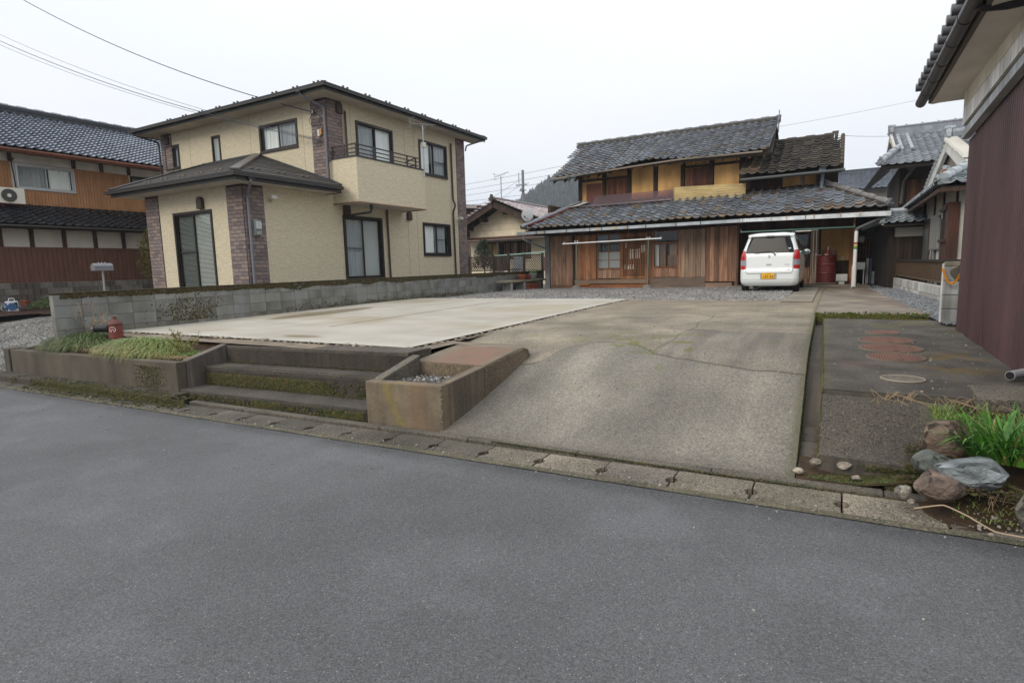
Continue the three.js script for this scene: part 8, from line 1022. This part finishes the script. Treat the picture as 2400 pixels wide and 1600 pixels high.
  const di = thing('satellite_dish', 'white satellite dish on a thin pole beside the old house eaves', 'satellite dish', P(-12.4, 2, 22)); const dc = P(-11.48, 2.19, 21.9); part(di, 'dish', (() => { const g = new THREE.SphereGeometry(.55, 24, 10, 0, 6.2832, 0, .47); g.scale(1, .5, 1.08); g.translate(0, -.42 * .5, 0); g.rotateX(-Math.PI / 2 + .15); g.rotateX(Math.PI); g.rotateY(.35); g.translate(dc.x, dc.y, dc.z); return g; })(), mat(0xe8e9e9, .5)); part(di, 'arm', [rod(dc.clone().add(new THREE.Vector3(.05, -.2, .05)), dc.clone().add(new THREE.Vector3(.08, -.12, .4)), .012, 6), rod(dc.clone().add(new THREE.Vector3(.02, -.2, -.03)), P(-11.3, 1.3, 21.9), .02, 6)], mat(0x6d7072, .6)); part(di, 'receiver', rod(dc.clone().add(new THREE.Vector3(.08, -.12, .38)), dc.clone().add(new THREE.Vector3(.08, -.08, .46)), .03, 8), M.pipeGrey);
  const an = thing('antenna', 'television antenna on the roof of the small cream gabled house', 'antenna', P(-18.6, 3, 32)), al = mat(0x6f7479, .5, { metalness: .5 }); part(an, 'mast', rod(P(-18.6, 3, 32), P(-18.6, 5.72, 32), .025, 6), al); const els = [rod(P(-19.05, 5.68, 32), P(-18.05, 5.9, 32), .014, 5)]; for (let i = 0; i < 9; i++) els.push(rod(P(-18.9 + i * .1, 5.71 + i * .022, 31.85), P(-18.9 + i * .1, 5.71 + i * .022, 32.15), .006, 4)); for (const s of [-.16, .16]) els.push(rod(P(-19.05, 5.7 + s, 31.7), P(-19.05, 5.7 + s, 32.3), .008, 4)); els.push(rod(P(-19.05, 5.5, 32), P(-19.05, 5.92, 32), .012, 4), rod(P(-18.6, 5.5, 32), P(-18.3, 5.8, 32), .008, 4)); part(an, 'antenna_elements', els, al);
}
{ // utility pole and lines
  const u = thing('utility_pole', 'grey concrete utility pole before the wooded mountain', 'utility pole', P(-23.96, -1, 45)), cm = mat(0x75777c, .8); part(u, 'shaft', rod(P(-23.96, -1, 45), P(-23.96, 8.3, 45), .15, 12, .11), cm); part(u, 'crossarm', [bx(-24.6, -23.5, 7.02, 7.1, 44.85, 44.95)], cm); part(u, 'crossarm', bx(-24.3, -23.6, 6.55, 6.61, 44.85, 44.95), cm); part(u, 'insulator', [-24.5, -24.2, -23.7, -23.4].map(x => rod(P(x, 7.1, 44.9), P(x, 7.22, 44.9), .04, 8)), mat(0xc9c9c4, .4)); part(u, 'fittings', [rod(P(-24.25, 7.2, 44.8), P(-24.25, 8.1, 44.8), .03, 6), bxr(-24.1, -23.85, 6.5, 6.75, 44.7, 44.9, .02)], cm);
  const w = (l, a, b, s, r = .014) => { const pts = []; for (let i = 0; i <= 16; i++) { const t = i / 16, p = a.clone().lerp(b, t); p.y -= s * 4 * t * (1 - t); pts.push(p); } solo('overhead_wire', l, 'wire', tube(pts, r, 4, 32), mat(0x6b7078, .8), a.clone(), 'thin distant lines across the sky'); };
  const N = ['topmost', 'second', 'third', 'fourth', 'fifth'], H0 = [7.5, 7.05, 6.6, 6.25, 5.95], H1 = [9.0, 8.4, 7.8, 6.7, 6.3]; H0.forEach((h, i) => w(`${N[i]} overhead line crossing the sky behind the beige house towards the mountain`, P(-36, h - .1, 45.4 + i * .05), P(-12, H1[i], 45.4 + i * .05), .12, .013)); 
  w('steep thin line running up to the utility pole from the left', P(-32, 4.4, 44.5), P(-24.1, 7.6, 44.9), .25, .012); w('lower steep thin line running up to the utility pole from the left', P(-31, 4.1, 44.5), P(-24.1, 7.1, 44.9), .25, .012);
  w('thin line across the sky right of the old wooden house ridge', P(-2.1, 5.0, 24.6), P(9, 7.85, 33), .15, .005); w('faint lower line across the sky between the wooden house wing and the large house', P(-.25, 4.45, 24.6), P(2.4, 5.6, 33), .05, .007);
}
{ // mountain: ridge seen between the beige house and the old house
  const prof = table([[-1.6, .02], [-1.1, .03], [-.8, .045], [-.66, .085], [-.61, .118], [-.58, .128], [-.56, .145], [-.54, .155], [-.515, .168], [-.49, .182], [-.47, .186], [-.44, .2], [-.38, .215], [-.3, .2], [-.2, .165], [-.1, .13], [0, .1], [.15, .08], [.4, .05], [.9, .03], [1.6, .02]]), D0 = 420;
  const nx = 320, nd = 40, pos = [], idx = [], uv = []; for (let j = 0; j <= nd; j++) for (let i = 0; i <= nx; i++) { const t = j / nd, q = lerp(-1.6, 1.6, i / nx), D = lerp(250, D0 + 60, t), s = t < .85 ? Math.pow(ss(t / .85), .85) : 1 - .3 * (t - .85) / .15, crest = prof(q) * D0; const h = -2 + s * (crest - 4) * (1 + .0 * q) + s * (1 - Math.abs(s)) * 22 * (fbm(q * 14 + 30, t * 3, 99, 99, 4) - .5) * 2; pos.push(q * D0 * (.8 + .2 * t) / 1 * 1.0, h + EY, -D); uv.push(q * 40, t * 10); }
  for (let j = 0; j < nd; j++) for (let i = 0; i < nx; i++) { const a = j * (nx + 1) + i; idx.push(a, a + 1, a + nx + 2, a, a + nx + 2, a + nx + 1); }
  const g = new THREE.BufferGeometry(); g.setAttribute('position', new THREE.Float32BufferAttribute(pos, 3)); g.setAttribute('uv', new THREE.Float32BufferAttribute(uv, 2)); g.setIndex(idx); g.computeVertexNormals();
  const ft = tex(256, 256, (u, v, i, j) => mix3([34, 44, 36], [62, 72, 56], fbm(u * 20, v * 20, 20, 20, 4)), 1); solo('mountain', null, null, g, new THREE.MeshStandardMaterial({ map: ft, roughness: .95, side: THREE.DoubleSide }), null, null, 'structure');
  // forest on the slope: conifer crowns
  const r = rngOf(191), cg = new THREE.ConeGeometry(1, 1, 7, 1); { const p = cg.attributes.position; for (let i = 0; i < p.count; i++) { const s = .8 + .4 * r(); p.setX(i, p.getX(i) * s); p.setZ(i, p.getZ(i) * s); } } cg.translate(0, .5, 0); const n = 17000, im = new THREE.InstancedMesh(cg, mat(0xffffff, .95), n), c = new THREE.Color(), P0 = g.attributes.position;
  for (let k = 0; k < n; k++) { const i = Math.floor(lerp(70, 230, r())), j = Math.floor(lerp(4, 35.9, Math.pow(r(), .8))), a = j * (nx + 1) + i, f = r(), x = lerp(P0.getX(a), P0.getX(a + 1), f), z = lerp(P0.getZ(a), P0.getZ(a + nx + 1), r()), y = lerp(P0.getY(a), P0.getY(a + nx + 1), r()) - .5, s = 2 + 2.6 * r(); im.setMatrixAt(k, new THREE.Matrix4().compose(new THREE.Vector3(x, y, z), new THREE.Quaternion().setFromEuler(new THREE.Euler(0, r() * 6, 0)), new THREE.Vector3(s * .5, s * 1.5, s * .5))); const q = .75 + .4 * r(), br = fbm(x * .02 + 50, z * .02 + 50, 99, 99, 3); br > .52 ? im.setColorAt(k, c.setRGB(.026 * q, .036 * q, .036 * q)) : im.setColorAt(k, c.setRGB(.014 * q, .028 * q, .026 * q)); }
  im.name = 'forest'; im.userData = { kind: 'stuff', label: 'dark conifer forest covering the mountain', category: 'forest' }; scene.add(im); shade(im);
}
{ // grit, pebbles and dead leaves lying along the kerb and on the paving
  const r = rngOf(201), n = 900, im = new THREE.InstancedMesh(new THREE.IcosahedronGeometry(1, 0), mat(0xffffff, .9), n), c = new THREE.Color();
  for (let i = 0; i < n; i++) { const k = r(); let X, D, h; if (k < .12) { X = lerp(.7, 1.4, r()); D = 3.86 + .2 * r(); h = road(X) + .004 + .05 * ss(D, 3.86, 4.26); } else if (k < .45) { X = lerp(-11, 1.4, r()); D = 3.72 + .16 * r(); h = road(X) + .01; } else if (k < .6) { X = lerp(-11, 1.2, r()); D = 3.68 - 1.2 * Math.pow(r(), 2); h = road(X) + .002; } else if (k < .8) { X = lerp(-3.1, -.3, r()); D = lerp(4.4, 9, r()); h = driveH(X, D) + .002; } else { X = lerp(0, 1.3, r()); D = lerp(5.2, 10, r()); h = sideH(D) + .002; }
    const s = .003 + .007 * r() * r(); im.setMatrixAt(i, new THREE.Matrix4().compose(P(X, h, D), new THREE.Quaternion().setFromEuler(new THREE.Euler(r() * 6, r() * 6, r() * 6)), new THREE.Vector3(s * (1 + r()), s, s * (1 + r())))); const q = .08 + .24 * r(); im.setColorAt(i, c.setRGB(q, q * (.85 + .13 * r()), q * .8)); }
  im.name = 'grit'; im.userData = { kind: 'stuff', label: 'scattered grit and small pebbles along the kerb, ramp and side slab', category: 'grit' }; scene.add(im); shade(im);
}
renderer.render(scene, camera);
